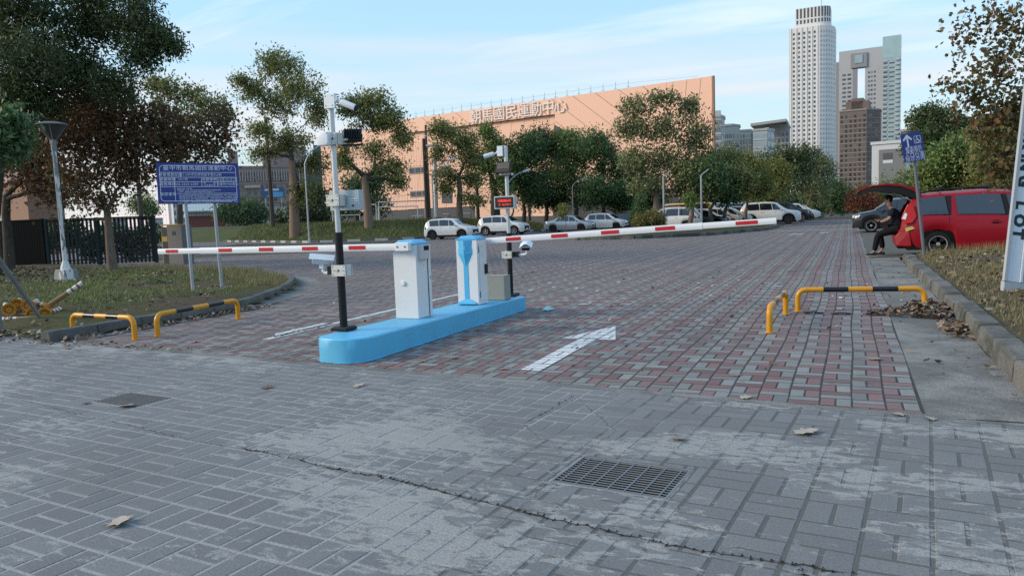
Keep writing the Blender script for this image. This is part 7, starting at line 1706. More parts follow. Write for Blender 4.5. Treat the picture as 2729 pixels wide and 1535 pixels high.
def car_section(K, x):
    W2 = K['W']/2; L = K['L']; e = min(x, L-x); tap = 1-.2*max(0, 1-e/.55)**2.2; w = W2*tap
    zt_, zb = prof(K['top'], x), prof(K['belt'], x); zs = K['sill']+.06*max(0, 1-e/.4)
    for xa in (K['ra'], K['fa']):
        dx = abs(x-xa); Ra = K['r']+.055
        if dx < Ra: zs = max(zs, K['r']+math.sqrt(Ra*Ra-dx*dx)*.98)
    zb = min(zb, zt_-.03); zs = min(zs, zb-.05); gh = zt_-zb
    P = [(w*.93, zs), (w*.985, zs+.3*(zb-zs)), (w, zs+.62*(zb-zs)), (w*.975, zb-.03), (w*.955, zb)]
    if gh > .12: t = min(1, gh/.5); P += [(w*(.955-.17*t), zt_-.075*t), (w*(.88-.2*t), zt_-.02), (w*.4, zt_+.012), (0, zt_+.02)]
    else: P += [(w*.9, zt_-.02), (w*.78, zt_-.004), (w*.4, zt_+.012), (0, zt_+.016)]
    return P
def car_meshes(kind, open_rear=False):
    K = KINDS[kind]; L = K['L']; out = {}
    xs = sorted(set([round(v, 3) for v in np.linspace(0, L, 46)]+[round(p[0], 3) for p in K['top']]+[round(xa+K['r']*q, 3) for xa in (K['ra'], K['fa']) for q in (-1.17, -1.12, -1.0, -.8, -.5, 0, .5, .8, 1.0, 1.12, 1.17)]))
    xs = [x for x in xs if 0 <= x <= L]
    V = []; m = 17
    for x in xs: P = car_section(K, x); V += [(x, y, z) for y, z in P]+[(x, -y, z) for y, z in P[-2::-1]]
    F = [(i*m+j, i*m+j+1, (i+1)*m+j+1, (i+1)*m+j) for i in range(len(xs)-1) for j in range(m-1)]
    F.append(tuple(range(m))[::-1]); F.append(tuple((len(xs)-1)*m+j for j in range(m)))
    out['body'] = (V, F)
    def surf(x, t):   # t 0..1 from belt to roof edge
        P = car_section(K, x); (a, b), (c, d) = P[4], P[5]; return a+(c-a)*t, b+(d-b)*t
    wins = []
    for (x0, x1, u0, u1) in K['win']:
        Vw = []; n = 7
        for k in range(n+1):
            s = k/n; xa, xb = x0+(x1-x0)*s, u0+(u1-u0)*s
            for q, t in ((xa, .1), ((xa+xb)/2, .52), (xb, .93)): y, z = surf(q, t); Vw.append((q, y+.024, z+.004))
        wins.append((Vw, [(k*3+i, (k+1)*3+i, (k+1)*3+i+1, k*3+i+1) for k in range(n) for i in range(2)]))
    out['win'] = wins
    def screen(x0, x1):
        Vw = []; n = 5
        for k in range(n+1):
            x = x0+(x1-x0)*k/n; z = prof(K['top'], x); w = car_section(K, x)[6][0]*.97; sl = (prof(K['top'], x+.02)-prof(K['top'], x-.02))/.04; nz = 1/math.sqrt(1+sl*sl); nx_ = -sl*nz
            for y, dz in ((-w, -.018), (-w*.4, .012), (0, .02), (w*.4, .012), (w, -.018)): Vw.append((x+nx_*.008, y, z+dz+nz*.01))
        return Vw, [(k*5+i, (k+1)*5+i, (k+1)*5+i+1, k*5+i+1) for k in range(n) for i in range(4)]
    out['ws'] = screen(*K['ws']); out['rw'] = screen(*K['rw']) if K['rw'] else None
    return out, K
def mk(name, VF, mat, parent, mirror=False, smooth=40):
    V, F = VF; mb = MB(); mb.add([(x, -y, z) for x, y, z in V] if mirror else V, F); return mb.build(name, mat, parent, smooth=smooth, fix=True)
def wheel(parent, x, y, r, rim, spokes=5, w=.2):
    s = 1 if y > 0 else -1; T_ = MB().lathe([(r*.64, -.5*w), (r*.93, -.5*w), (r, -.36*w), (r, .36*w), (r*.93, .5*w), (r*.64, .5*w)], 28, 0, (0, 0, 0), 'Y').build('wheel', m_tyre, parent, smooth=50, fix=True); T_.location = (x, y, r)
    mb = MB().lathe([(r*.66, s*.40*w), (r*.66, s*.52*w), (r*.6, s*.5*w), (r*.58, s*.34*w)], 28, 0, (0, 0, 0), 'Y')
    for k in range(spokes):
        a = 2*math.pi*k/spokes+.3; d = Vector((math.cos(a), 0, math.sin(a))); t = Vector((-math.sin(a), 0, math.cos(a))); y0, y1 = s*.36*w, s*.5*w
        mb.prism([d*.05*r+t*.07*r+Vector((0, y0, 0)), d*.6*r+t*.13*r+Vector((0, y0, 0)), d*.6*r-t*.13*r+Vector((0, y0, 0)), d*.05*r-t*.07*r+Vector((0, y0, 0))], (0, y1-y0, 0))
    mb.lathe([(r*.15, s*.36*w), (r*.15, s*.52*w), (.0, s*.53*w)], 14, 0, (0, 0, 0), 'Y')
    mb.build('rim', rim, T_, fix=True); MB().lathe([(r*.6, s*.2*w), (r*.6, s*.24*w), (0, s*.25*w)], 20, 0, (0, 0, 0), 'Y').build('brake_disc', m_trim, T_, fix=True)
def car(kind, label, pos, heading, paint, rim=None, scale=1.0, name='parked_car', cat='car', group='cars parked in the lot', both=False):
    """pos: point on the ground below the car's middle"""
    M_, K = car_meshes(kind); L, W2 = K['L'], K['W']/2; T = thing(name, label, cat, (pos[0], pos[1], pos[2] if len(pos) > 2 else 0), heading, group); T.scale = (scale,)*3
    H = bpy.data.objects.new('body', None)
    V, F = M_['body']; body = mk('body', (V, F), paint, T); body.location = (-L/2, 0, 0)
    def part(n, VF, mat, mir=False, smooth=40): o = mk(n, VF, mat, body, mir, smooth); return o
    for Vw, Fw in M_['win']: part('side_window', (Vw, Fw), m_glass); part('side_window', (Vw, Fw), m_glass, True)
    part('windscreen', M_['ws'], m_glass)
    if M_['rw']: part('rear_window', M_['rw'], m_glass)
    for xa in (K['ra'], K['fa']):
        for s in (-1, 1): wheel(T, xa-L/2, s*(W2-.115), K['r'], rim or m_rim)
        MB().box((xa-K['r']-.05, -W2+.03, K['sill']), (xa+K['r']+.05, W2-.03, K['r']*2+.02)).build('wheel_well', m_well, body)
    MB().box((.25, -W2+.06, K['sill']-.03), (L-.3, W2-.06, K['sill']+.12)).build('underside', m_under, body)
    zf = prof(K['top'], L-.12); zr = prof(K['belt'], .1)
    for s in (-1, 1):
        y = s*W2*.72
        MB().prism([(L-.34, s*W2*.985, zf-.0), (L-.02, s*W2*.62, zf-.04), (L-.0, s*W2*.6, zf-.16), (L-.28, s*W2*.985, zf-.12)], (.012, s*.012, .004)).build('headlight', m_hl, body, fix=True)
        MB().prism([(-.012, s*W2*.62, zr-.02), (.22, s*W2*.99, zr+.02), (.2, s*W2*.99, zr-.15), (-.014, s*W2*.62, zr-.17)], (-.012, s*.012, 0)).build('tail_light', m_tl, body, fix=True)
        xm_ = K['win'][-1][1]-.12; zm = prof(K['belt'], xm_)+.06; MB().cbox((xm_, s*(W2+.07), zm), (.1, .18, .12)).build('mirror', paint, body, bevel=.03)
        for (x0, x1, *_r) in K['win'][-2:]: MB().cbox((x0+.12 if x1-x0 < 2 else x0, s*(W2*.99+.004), prof(K['belt'], x0)-.1), (.17, .03, .03)).build('door_handle', paint, body, bevel=.008)
        if K['clad']:
            a, b = K['ra']+K['r']+.06, K['fa']-K['r']-.06; MB().box((a, s*W2*.95-.03, K['sill']-.01), (b, s*W2*.97+.015, K['sill']+.13)).build('side_cladding', m_trim, body)
            for xa in (K['ra'], K['fa']):
                mb = MB(); n = 12; Ra, Rb = K['r']+.05, K['r']+.1
                Vq = []
                for k in range(n+1): q = math.radians(-8+196*k/n); Vq += [(xa+Ra*math.cos(q), s*(W2*.985+.012), K['r']+Ra*math.sin(q)), (xa+Rb*math.cos(q), s*(W2*.985+.012), K['r']+Rb*math.sin(q))]
                mb.add(Vq, [(2*k, 2*k+2, 2*k+3, 2*k+1) for k in range(n)]); mb.build('arch_cladding', m_trim, body, fix=True)
    MB().box((L-.06, -W2*.6, .42), (L+.012, W2*.6, zf-.16)).build('grille', m_trim, body, bevel=.02)
    MB().box((L-.1, -W2*.75, .22), (L+.016, W2*.75, .34)).build('bumper_intake', m_trim, body, bevel=.02)
    MB().box((L+.013, -.19, .44), (L+.022, .19, .53)).build('number_plate', m_plate, body)
    MB().box((-.018, -.19, .7), (-.004, .19, .8)).build('number_plate', m_plate, body)
    return T
R0 = 0.0
def cp(u, v, dy=0): p = ground(u, v); return (p.x, p.y, 0)
hd = math.radians
def cs(u, v): p = ground(u, v); return (p.x, p.y+.85, 0)
car('suv', 'small white suv with black wheels parked left of the barrier cabinets', cs(1189, 638), hd(3), m_cw, m_rimd, .92)
car('suv', 'white suv with silver wheels behind the far camera pole', cs(1331, 627), hd(2), m_cw, m_rim, .97)
car('sedan', 'silver sedan parked beyond the thin sapling', cs(1510, 618), hd(0), m_csil, m_rimd, .92)
car('hatch', 'white hatchback next to the silver sedan', cs(1608, 612.5), hd(0), m_cw, m_rimd, .93)
car('sedan', 'dark slate sedan behind the white hatchback', cs(1664, 608.5), hd(0), m_cdk, m_rim, .95)
car('suv', 'yellow taxi showing its roof behind the dark sedan', cs(1690, 603), hd(0), m_cyel, m_rim, 1.0)
pw = at(1786, 600, 55); car('hatch', 'white hatchback tail behind the tree island trunks', (pw.x, pw.y, 0), hd(178), m_cw, m_rim, 1.1)
pw = at(1866, 600, 57); car('sedan', 'black sedan between the island trunks', (pw.x, pw.y, 0), hd(0), m_cblk, m_rim)
pw = at(1846, 590, 62); car('van', 'yellow van behind the tree island trunks', (pw.x, pw.y, 0), hd(0), m_cyel, m_rimd, 1.0, 'parked_van', 'van')
pw = at(1912, 595, 61); car('hatch', 'pale beige nosed car half hidden by a trunk', (pw.x, pw.y, 0), hd(0), carpaint('car_beige', (.38, .34, .28)), m_rim)
pw = at(1928, 594, 66); car('suv', 'black suv tail in the middle of the far row', (pw.x, pw.y, 0), hd(180), m_cblk, m_rim)
pw = at(1945, 588, 76); car('van', 'silver van behind the far parked row', (pw.x, pw.y, 0), hd(180), m_cvan, m_rimd, 1.0, 'parked_van', 'van')
pw = at(1940, 596, 62); car('hatch', 'silver hatchback between trunks right of the black suv', (pw.x, pw.y, 0), hd(0), m_csil, m_rim)
pw = at(1975, 590, 70); car('sedan', 'maroon car left of the white suv', (pw.x, pw.y, 0), hd(0), m_cmar, m_rim)
pw = at(2052, 594, 62); car('suv', 'large white suv above the tip of the right boom', (pw.x, pw.y, 0), hd(4), m_cw, m_rimd, 1.16)
pw = at(2092, 588, 68); car('suv', 'dark suv roof behind the large white suv', (pw.x, pw.y, 0), hd(2), m_cblk, m_rim, 1.12)
pw = at(2118, 586, 74); car('suv', 'white suv nose beyond the large white suv', (pw.x, pw.y, 0), hd(2), m_cw, m_rim, 1.05)
pw = at(2133, 584, 80); car('hatch', 'farthest white car at the end of the left row', (pw.x, pw.y, 0), hd(2), m_cw, m_rim)
pw = at(2362, 592, 38); car('suv', 'black suv nose seen behind the sitting person', (pw.x+.6, pw.y, 0), hd(180), m_cblk, m_rim, 1.05)

# --- red people carrier with raised tailgate
K = KINDS['mpv']; L, W2 = K['L'], K['W']/2; CX, CY = 1.22, 23.75
T = thing('red_car', 'red people carrier with raised tailgate parked beside the right verge', 'car', (CX+L*1.06/2, CY, 0)); T.scale = (1.06, 1.06, 1.06)
M_, K = car_meshes('mpv'); V, F = M_['body']
# open the tail: drop the faces of the rear end between sill and roof
F2 = []
for f in F:
    c = sum((Vector(V[i]) for i in f), Vector())/len(f)
    if c.x < .34 and c.z > .66 and abs(c.y) < W2*.66: continue
    if len(f) > 4 and c.x < .1: continue
    F2.append(f)
mb = MB(); mb.add(V, F2); body = mb.build('body', m_cred, T, smooth=40); body.location = (-L/2, 0, 0)
def bp(n, mb_, mat, **k): return mb_.build(n, mat, body, **k)
for Vw, Fw in M_['win']:
    for mir in (False, True): mk('side_window', (Vw, Fw), plain('tinted_glass', (.02, .026, .036), .08, var=.1, spec=.8, coat=.4) if 'tinted_glass' not in bpy.data.materials else bpy.data.materials['tinted_glass'], body, mir)
mk('windscreen', M_['ws'], m_glass, body)
for xa in (K['ra'], K['fa']):
    for s in (-1, 1): wheel(T, xa-L/2, s*(W2-.115), K['r'], m_rim, 5, .21)
    bp('wheel_well', MB().box((xa-K['r']-.05, -W2+.03, K['sill']), (xa+K['r']+.05, W2-.03, K['r']*2+.02)), m_well)
bp('underside', MB().box((.2, -W2+.06, K['sill']-.03), (L-.3, W2-.06, K['sill']+.1)), m_under)
bp('boot_interior', MB().add([(.12, -W2*.8, .66), (1.4, -W2*.8, .66), (1.4, W2*.8, .66), (.12, W2*.8, .66), (1.4, -W2*.75, 1.45), (1.4, W2*.75, 1.45)], [(0, 1, 2, 3), (1, 4, 5, 2)]), m_well)
bp('rear_bumper', MB().prism([(-.06, -W2*.88, .27), (-.1, -W2*.82, .5), (.02, -W2*.86, .64), (.25, -W2*.97, .64), (.3, -W2*.99, .26)], (0, 2*W2*.88, 0)), m_cred, bevel=.03, fix=True)
bp('exhaust_shadow', MB().box((.0, -W2*.7, .2), (.3, W2*.7, .262)), m_under)
for s in (-1, 1):
    y = s*(W2*.93)
    ol = [(.05, .9, .98), (.12, .86, 1.16), (.2, .83, 1.34), (.33, .86, 1.3), (.4, .95, 1.02), (.3, .98, .86), (.12, .95, .84)]
    mb = MB(); mb.prism([(x, s*W2*y_, z) for x, y_, z in ol], (0, s*.035, 0)); bp('tail_light', mb, m_tl, bevel=.01, fix=True)
    bp('reverse_lamp', MB().add([(.07, s*(W2*.91+.037), .97), (.14, s*(W2*.87+.037), 1.13), (.19, s*(W2*.9+.037), 1.08), (.15, s*(W2*.935+.037), .95)], [(0, 1, 2, 3)]), m_hl)
    for x0, x1 in ((.98, 1.16), (2.2, 2.42)): 
        P0 = car_section(K, x0)
        Vw = []
        for xq in (x0, x1):
            P = car_section(K, xq)
            for t in (.06, .5, .95): a, b = P[4], P[5]; Vw.append((xq, s*(a[0]+(b[0]-a[0])*t+.005), a[1]+(b[1]-a[1])*t))
        bp('pillar', MB().add(Vw, [(0, 3, 4, 1), (1, 4, 5, 2)]), m_trim, fix=True)
    for xq in (1.12, 2.36, 3.4):
        P = car_section(K, xq); Vw = []
        for (yy, zz) in P[:5]: Vw += [(xq-.005, s*(yy+.003), zz), (xq+.006, s*(yy+.003), zz)]
        if not (xq == 1.12): bp('door_seam', MB().add(Vw, [(2*k, 2*k+2, 2*k+3, 2*k+1) for k in range(4)]), m_under, fix=True)
        else: bp('door_seam', MB().add(Vw[4:], [(0, 2, 3, 1), (2, 4, 5, 3)]), m_under, fix=True)
    for xq in (2.1, 2.56): bp('door_handle', MB().cbox((xq, s*(W2*.99+.012), .84), (.2, .035, .035)), m_cred, bevel=.01); bp('handle_recess', MB().cbox((xq, s*(W2*.99+.001), .84), (.12, .012, .08)), m_under)
    bp('roof_rail', MB().tube([(.55, s*.58, 1.6), (.7, s*.59, 1.655), (1.6, s*.6, 1.7), (2.5, s*.59, 1.66), (2.75, s*.58, 1.6)], .018, 8), m_trim, smooth=50)
    bp('side_sill', MB().box((1.3, s*W2*.96-.02, .2), (3.2, s*W2*.97+.012, .27)), m_cred)
for xq in (.95, 2.0): bp('roof_bar', MB().tube([(xq, -.62, 1.725), (xq, .62, 1.735)], .02, 8), m_trim); 
bp('roof_bar_foot', MB().cbox((.95, -.6, 1.7), (.12, .06, .06)), m_trim)
for s in (-1, 1): bp('mirror', MB().cbox((3.45, s*(W2+.08), 1.02), (.12, .2, .15)), m_cred, bevel=.03)
for s in (-1, 1): bp('headlight', MB().prism([(L-.5, s*W2*.97, .82), (L-.1, s*W2*.7, .76), (L-.06, s*W2*.68, .62), (L-.4, s*W2*.98, .68)], (.012, s*.012, .004)), m_hl, fix=True)
# raised tailgate: curved shell hinged at the roof end
path = [(.5, 1.56), (.32, 1.73), (.06, 1.84), (-.28, 1.885), (-.6, 1.85), (-.88, 1.76), (-.98, 1.69)]
def shell(ins, y2, thick): 
    V = []; n = len(path)
    for s in (1, -1):
        for k, (x, z) in enumerate(path): w = y2*(.78+.16*min(1, k/3)-.1*(k > 4)); V += [(x, s*w, z-ins)]
    V2 = [(x, y, z-thick*(1.5 if x > -.3 else .7)) for x, y, z in V]; F = []
    for o_i, fl in ((0, 0), (2*n, 1)):
        for k in range(n-1): F.append((o_i+k, o_i+k+1, o_i+n+k+1, o_i+n+k))
    for k in range(n-1): F += [(k, k+1, 2*n+k+1, 2*n+k), (n+k, n+k+1, 3*n+k+1, 3*n+k)]
    F += [(0, n, 3*n, 2*n), (n-1, 2*n-1, 4*n-1, 3*n-1)]; return V+V2, F
tg = mk('tailgate', shell(0, W2, .035), m_cred, body, smooth=35)
mk('tailgate_lining', shell(.036, W2*.97, .13), m_trim, tg, smooth=35)
P = [(-.14, 1.757), (-.52, 1.77)]; MB().add([(.1, -W2*.7, 1.59), (-.3, -W2*.72, 1.64), (-.3, W2*.72, 1.64), (.1, W2*.7, 1.59)], [(0, 1, 2, 3)]).build('tailgate_glass', m_glass, tg)
MB().tube([(.52, 0-W2*.6, 1.58), (.46, -W2*.6, 1.68), (.3, -W2*.6, 1.77)], .03, 6).build('spoiler_end', m_cred, tg)
for s in (-1, 1): bp('gas_strut', MB().tube([(.34, s*W2*.74, 1.40), (-.2, s*W2*.72, 1.67)], .012, 6), m_rim)
bp('sticker', MB().add([(.14, -(W2*.985+.003), .74), (.3, -(W2*.985+.006), .77), (.36, -(W2*.985+.007), .72), (.16, -(W2*.985+.004), .64)], [(0, 1, 2, 3)]), plain('sticker_yellow', (.5, .45, .12), .5))

# --- person sitting on the boot sill
def skin(name, verts, edges, radii, mat, parent, root=0, sub=2):
    me = bpy.data.meshes.new(name); me.from_pydata([tuple(v) for v in verts], edges, []); o = bpy.data.objects.new(name, me); COL.objects.link(o)
    md = o.modifiers.new('skin', 'SKIN'); md.use_smooth_shade = True; sv = me.skin_vertices[0].data
    for k, r_ in enumerate(radii): sv[k].radius = (r_, r_) if isinstance(r_, (int, float)) else r_
    for k in range(len(verts)): sv[k].use_root = (k == root)
    s = o.modifiers.new('sub', 'SUBSURF'); s.levels = s.render_levels = sub
    bpy.context.view_layer.update(); nm = bpy.data.meshes.new_from_object(o.evaluated_get(bpy.context.evaluated_depsgraph_get())); bpy.data.objects.remove(o)
    nm.materials.clear(); nm.materials.append(mat); nm.polygons.foreach_set('use_smooth', [True]*len(nm.polygons)); return link(name, nm, parent)
m_skin = plain('skin', (.28, .16, .11), .55, var=.08, scale=12); m_tee = plain('black_tee', (.012, .014, .02), .85, var=.2, scale=9, bump=.3); m_trs = plain('black_trousers', (.009, .009, .011), .85, var=.2, scale=9, bump=.3); m_hair = plain('dark_hair', (.008, .007, .007), .6, var=.3, scale=30, bump=.4); m_shoe = plain('dark_shoe', (.02, .02, .022), .6); m_sole = plain('shoe_sole', (.4, .38, .35), .7)
PX, PY = 1.14, CY-.42
P_ = thing('person', 'person in black shirt and trousers sitting in the open boot looking down', 'person', (PX, PY, 0))
pel = Vector((.08, 0, .80)); b = [pel, Vector((.06, 0, .95)), Vector((.02, 0, 1.12)), Vector((-.05, 0, 1.27)), Vector((-.10, 0, 1.335)), Vector((-.15, 0, 1.43)), Vector((-.16, 0, 1.53)),
     Vector((-.05, -.17, 1.265)), Vector((-.13, -.215, 1.04)), Vector((-.30, -.15, .96)), Vector((-.36, -.10, .965)),
     Vector((-.05, .17, 1.265)), Vector((-.14, .215, 1.05)), Vector((-.32, .13, .98)), Vector((-.38, .08, .985)),
     Vector((.02, -.10, .74)), Vector((-.42, -.12, .60)), Vector((-.50, -.12, .14)), Vector((-.62, -.12, .05)), Vector((.02, .10, .74)), Vector((-.36, .14, .62)), Vector((-.28, .14, .2)), Vector((-.4, .14, .06))]
E_ = [(0, 1), (1, 2), (2, 3), (3, 4), (4, 5), (5, 6), (3, 7), (7, 8), (8, 9), (9, 10), (3, 11), (11, 12), (12, 13), (13, 14), (0, 15), (15, 16), (16, 17), (17, 18), (0, 19), (19, 20), (20, 21), (21, 22)]
rad = [.07, .07, .08, .07, .05, .085, .075, .045, .04, .032, .028, .045, .04, .032, .028, .06, .045, .035, .03, .06, .045, .035, .03]
skin('body', b, E_, rad, m_skin, P_)
sh = [0, 1, 2, 3, 7, 8, 11, 12]
mpv_ = {k: i for i, k in enumerate(sh)}
ext = [b[k] for k in sh]; ext[0] = pel+Vector((.02, 0, -.06)); ext[5] = b[7].lerp(b[8], .85); ext[7] = b[11].lerp(b[12], .85)
skin('shirt', ext, [(mpv_[a], mpv_[c]) for a, c in E_ if a in mpv_ and c in mpv_], [(.19, .18), (.17, .165), (.175, .17), (.14, .14), .085, .075, .085, .075], m_tee, P_)
tr = [0, 15, 16, 17, 19, 20, 21]; mq = {k: i for i, k in enumerate(tr)}
skin('trousers', [b[k] for k in tr], [(mq[a], mq[c]) for a, c in E_ if a in mq and c in mq], [.165, .13, .095, .07, .13, .095, .07], m_trs, P_)
for s, f_ in ((-.12, -.5), (.14, -.28)):
    mb = MB(); x = f_; prof_ = [(.06, .03, .012), (.05, .05, .09), (-.06, .05, .075), (-.17, .045, .05), (-.22, .03, .035)]
    V = []
    for (dx, w, h) in prof_: V += [(x+dx, s-w, .022), (x+dx, s-w*.8, .022+h), (x+dx, s+w*.8, .022+h), (x+dx, s+w, .022)]
    F = [(4*i+j, 4*i+j+1, 4*i+5+j, 4*i+4+j) for i in range(4) for j in range(3)]+[(0, 1, 2, 3), (19, 18, 17, 16)]; MB().add(V, F).build('shoe', m_shoe, P_, smooth=60, fix=True)
    MB().box((x-.23, s-.048, .001), (x+.07, s+.048, .024)).build('shoe_sole', m_sole, P_, bevel=.01)
for s in (-1, 1):   # hands: palm and five fingers holding a phone in front
    w_ = b[10] if s < 0 else b[14]; V = [w_, w_+Vector((-.06, 0, .005))]; ed = [(0, 1)]; rd = [.026, .03]
    for k in range(4):
        a = w_+Vector((-.07, s*-.03+s*.02*k, .01)); V += [a, a+Vector((-.035, s*.004, .012)), a+Vector((-.04, -s*.004, .038))]; i = len(V); ed += [(1, i-3), (i-3, i-2), (i-2, i-1)]; rd += [.011, .0095, .008]
    a = w_+Vector((-.03, -s*.035, .02)); V += [a, a+Vector((-.03, -s*.012, .018))]; i = len(V); ed += [(0, i-2), (i-2, i-1)]; rd += [.012, .01]
    skin('hand', V, ed, rd, m_skin, P_, 0, 1)
hc = Vector((-.165, 0, 1.555))
def ellip(c, rx, ry, rz, zmin=-1, n=16, m_=10):
    V = []; 
    for i in range(m_+1):
        p = math.pi*i/m_
        for k in range(n): t = 2*math.pi*k/n; V.append((c.x+rx*math.sin(p)*math.cos(t), c.y+ry*math.sin(p)*math.sin(t), c.z+rz*math.cos(p)))
    return V, [(i*n+k, i*n+(k+1) % n, (i+1)*n+(k+1) % n, (i+1)*n+k) for i in range(m_) for k in range(n)]
head = ellip(hc, .098, .078, .122); hv = [(x-.012*(z < hc.z-.05), y, z) for x, y, z in head[0]]
ho = MB().add(hv, head[1]).build('head', m_skin, P_, smooth=80)
MB().add([(hc.x-.094, -.014, hc.z-.03), (hc.x-.094, .014, hc.z-.03), (hc.x-.125, 0, hc.z-.035), (hc.x-.095, 0, hc.z+.02)], [(0, 1, 2), (0, 2, 3), (2, 1, 3)]).build('nose', m_skin, ho, fix=True)
for s in (-1, 1):
    V, F = ellip(Vector((hc.x-.085, s*.032, hc.z+.005)), .012, .012, .008, n=8, m_=6); MB().add(V, F).build('eye', m_hair, ho)
    V, F = ellip(Vector((hc.x+.01, s*.08, hc.z-.01)), .022, .01, .032, n=8, m_=6); MB().add(V, F).build('ear', m_skin, ho, smooth=80)
MB().box((hc.x-.098, -.022, hc.z-.068), (hc.x-.09, .022, hc.z-.06)).build('mouth', plain('lips', (.2, .08, .07), .5), ho)
V, F = ellip(hc+Vector((.014, 0, .022)), .106, .087, .118); r = random.Random(2); V = [(x+r.uniform(-.004, .004), y+r.uniform(-.004, .004), z if z > hc.z-.055 or x > hc.x else hc.z-.03) for x, y, z in V if True]
F = [f for f in F if not (sum(V[i][0] for i in f)/4 < hc.x-.045 and sum(V[i][2] for i in f)/4 < hc.z+.045) and sum(V[i][2] for i in f)/4 > hc.z-.085]
MB().add(V, F).build('hair', m_hair, P_, smooth=80)
# yellow stand and block far down the lot
pw = at(2301, 596, 58); T = thing('wheel_stop', 'small yellow stand at the lot edge beside the black suv', 'stand', (pw.x, pw.y, 0)); m_ys = plain('stand_yellow', (.45, .28, .05), .6)
wbuild(MB().tube([(pw.x, pw.y, 0), (pw.x, pw.y, .75)], .06, 8), 'post', m_ys, T); wbuild(MB().lathe([(.3, 0), (.28, .06), (.08, .2)], 12, 0, (pw.x, pw.y, .003)), 'foot', m_ys, T)
# ------------------------------------------------------------------ drain grate, cover, leaves, litter
m_gs = plain('grate_steel', (.2, .21, .215), .5, metal=.4, var=.15, scale=12, dirt=.35, dirt_rgb=(.09, .07, .055))
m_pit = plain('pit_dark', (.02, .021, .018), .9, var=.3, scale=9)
T = thing('drain_grate', 'rectangular galvanised drain grate set in the grey stamped paving', 'drain grate', g2w((gu0+gu1)/2, (gv0+gv1)/2))
def gbox(u0, u1, v0, v1, z0, z1, name, mat, TT): return wbuild(MB().prism([g2w(u0, v0, z0), g2w(u1, v0, z0), g2w(u1, v1, z0), g2w(u0, v1, z0)], (0, 0, z1-z0)), name, mat, TT, fix=True)
for a in ((gu0, gu0+.012, gv0, gv1), (gu1-.012, gu1, gv0, gv1), (gu0+.012, gu1-.012, gv0, gv0+.012), (gu0+.012, gu1-.012, gv1-.012, gv1)): gbox(*a, -.03, .001, 'frame_bar', m_gs, T)
for a in ((gu0, gu0+.008, gv0, gv1), (gu1-.008, gu1, gv0, gv1), (gu0, gu1, gv0, gv0+.008), (gu0, gu1, gv1-.008, gv1)): gbox(*a, -.32, -.031, 'pit_wall', m_pit, T)
gbox(gu0, gu1, gv0, gv1, -.34, -.321, 'pit_floor', m_pit, T)
nb = 13
for k in range(nb): v = gv0+.03+(gv1-gv0-.06)*k/(nb-1); gbox(gu0+.012, gu1-.012, v-.003, v+.003, -.03, -.0042, 'bearing_bar', m_pit, T); gbox(gu0+.012, gu1-.012, v-.0045, v+.0045, -.004, -.001, 'bar_top', m_gs, T)  # bearing bars take the pit's dark tone: shade between bars put into colour
for k in range(7): u = gu0+.05+(gu1-gu0-.1)*k/6; gbox(u-.0035, u+.0035, gv0+.012, gv1-.012, -.006, .0005, 'cross_bar', m_gs, T)
T = thing('utility_cover', 'flat dark ribbed steel cover set in the paving at left', 'manhole cover', g2w((hu0+hu1)/2, (hv0+hv1)/2))
m_cv = plain('cover_dark', (.07, .078, .08), .6, metal=.2, var=.2, scale=10, dirt=.4, dirt_rgb=(.15, .145, .135))
gbox(hu0, hu1, hv0, hv1, -.02, -.003, 'plate', m_cv, T)
for k in range(12): v = hv0+.02+(hv1-hv0-.04)*k/11; gbox(hu0+.01, hu1-.01, v-.008, v+.006, -.002, .003, 'rib', m_cv, T)
# cement apron round the grate
m_ap = sidewalk_mat('cement_apron', (.25, .252, .245), joint=False)
mb = MB(); r = random.Random(31); e_ = .03; IN = [(gu0, gv0), (gu1, gv0), (gu1, gv1), (gu0, gv1)]
for k in range(4):
    (ua, va), (ub, vb) = IN[k], IN[(k+1) % 4]; n_s = 10; dx, dy = (ub-ua), (vb-va); l = math.hypot(dx, dy); nx_, ny_ = dy/l, -dx/l; O = []
    for i in range(n_s+1): t = -.08+1.16*i/n_s; w = e_*r.uniform(.5, 1.3); O.append((ua+dx*max(0, min(1, t)), va+dy*max(0, min(1, t)), ua+dx*t+nx_*w, va+dy*t+ny_*w))
    for i in range(n_s): a, b = O[i], O[i+1]; mb.add([g2w(a[0], a[1], -.0005), g2w(a[2], a[3], -.0045), g2w(b[2], b[3], -.0045), g2w(b[0], b[1], -.0005)], [(0, 1, 2, 3)])
mb.build('cement_apron', m_ap, sidewalk, fix=True)

# fallen leaves
def leafcol(name, c): return plain(name, c, .75, var=.3, scale=25)
lv = [leafcol('dry_leaf_pale', (.36, .30, .24)), leafcol('dry_leaf_tan', (.24, .17, .11)), leafcol('dry_leaf_brown', (.12, .075, .045)), leafcol('dry_leaf_dark', (.05, .036, .028)), leafcol('dry_leaf_grey', (.2, .17, .15))]
def leaf_shape(seed, size):
    r = random.Random(seed); prof = [(0, -.5), (.1, -.42), (.36, -.3), (.22, -.12), (.5, .05), (.24, .12), (.2, .3), (0, .55)]; V = []; n = len(prof)
    for s in (1, -1):
        for x, y in prof: z = .16*abs(x)*(1.4 if s > 0 else .7)+.1*(y*y)+r.uniform(-.015, .03); V.append((s*x*size*r.uniform(.85, 1.15), y*size, z*size+.004))
    V += [(0, y*size, (.02+.1*y*y)*size+.004) for x, y in prof]; F = []
    for i in range(n-1): F += [(2*n+i, i, i+1, 2*n+i+1), (2*n+i, 2*n+i+1, n+i+1, n+i)]
    return V, F
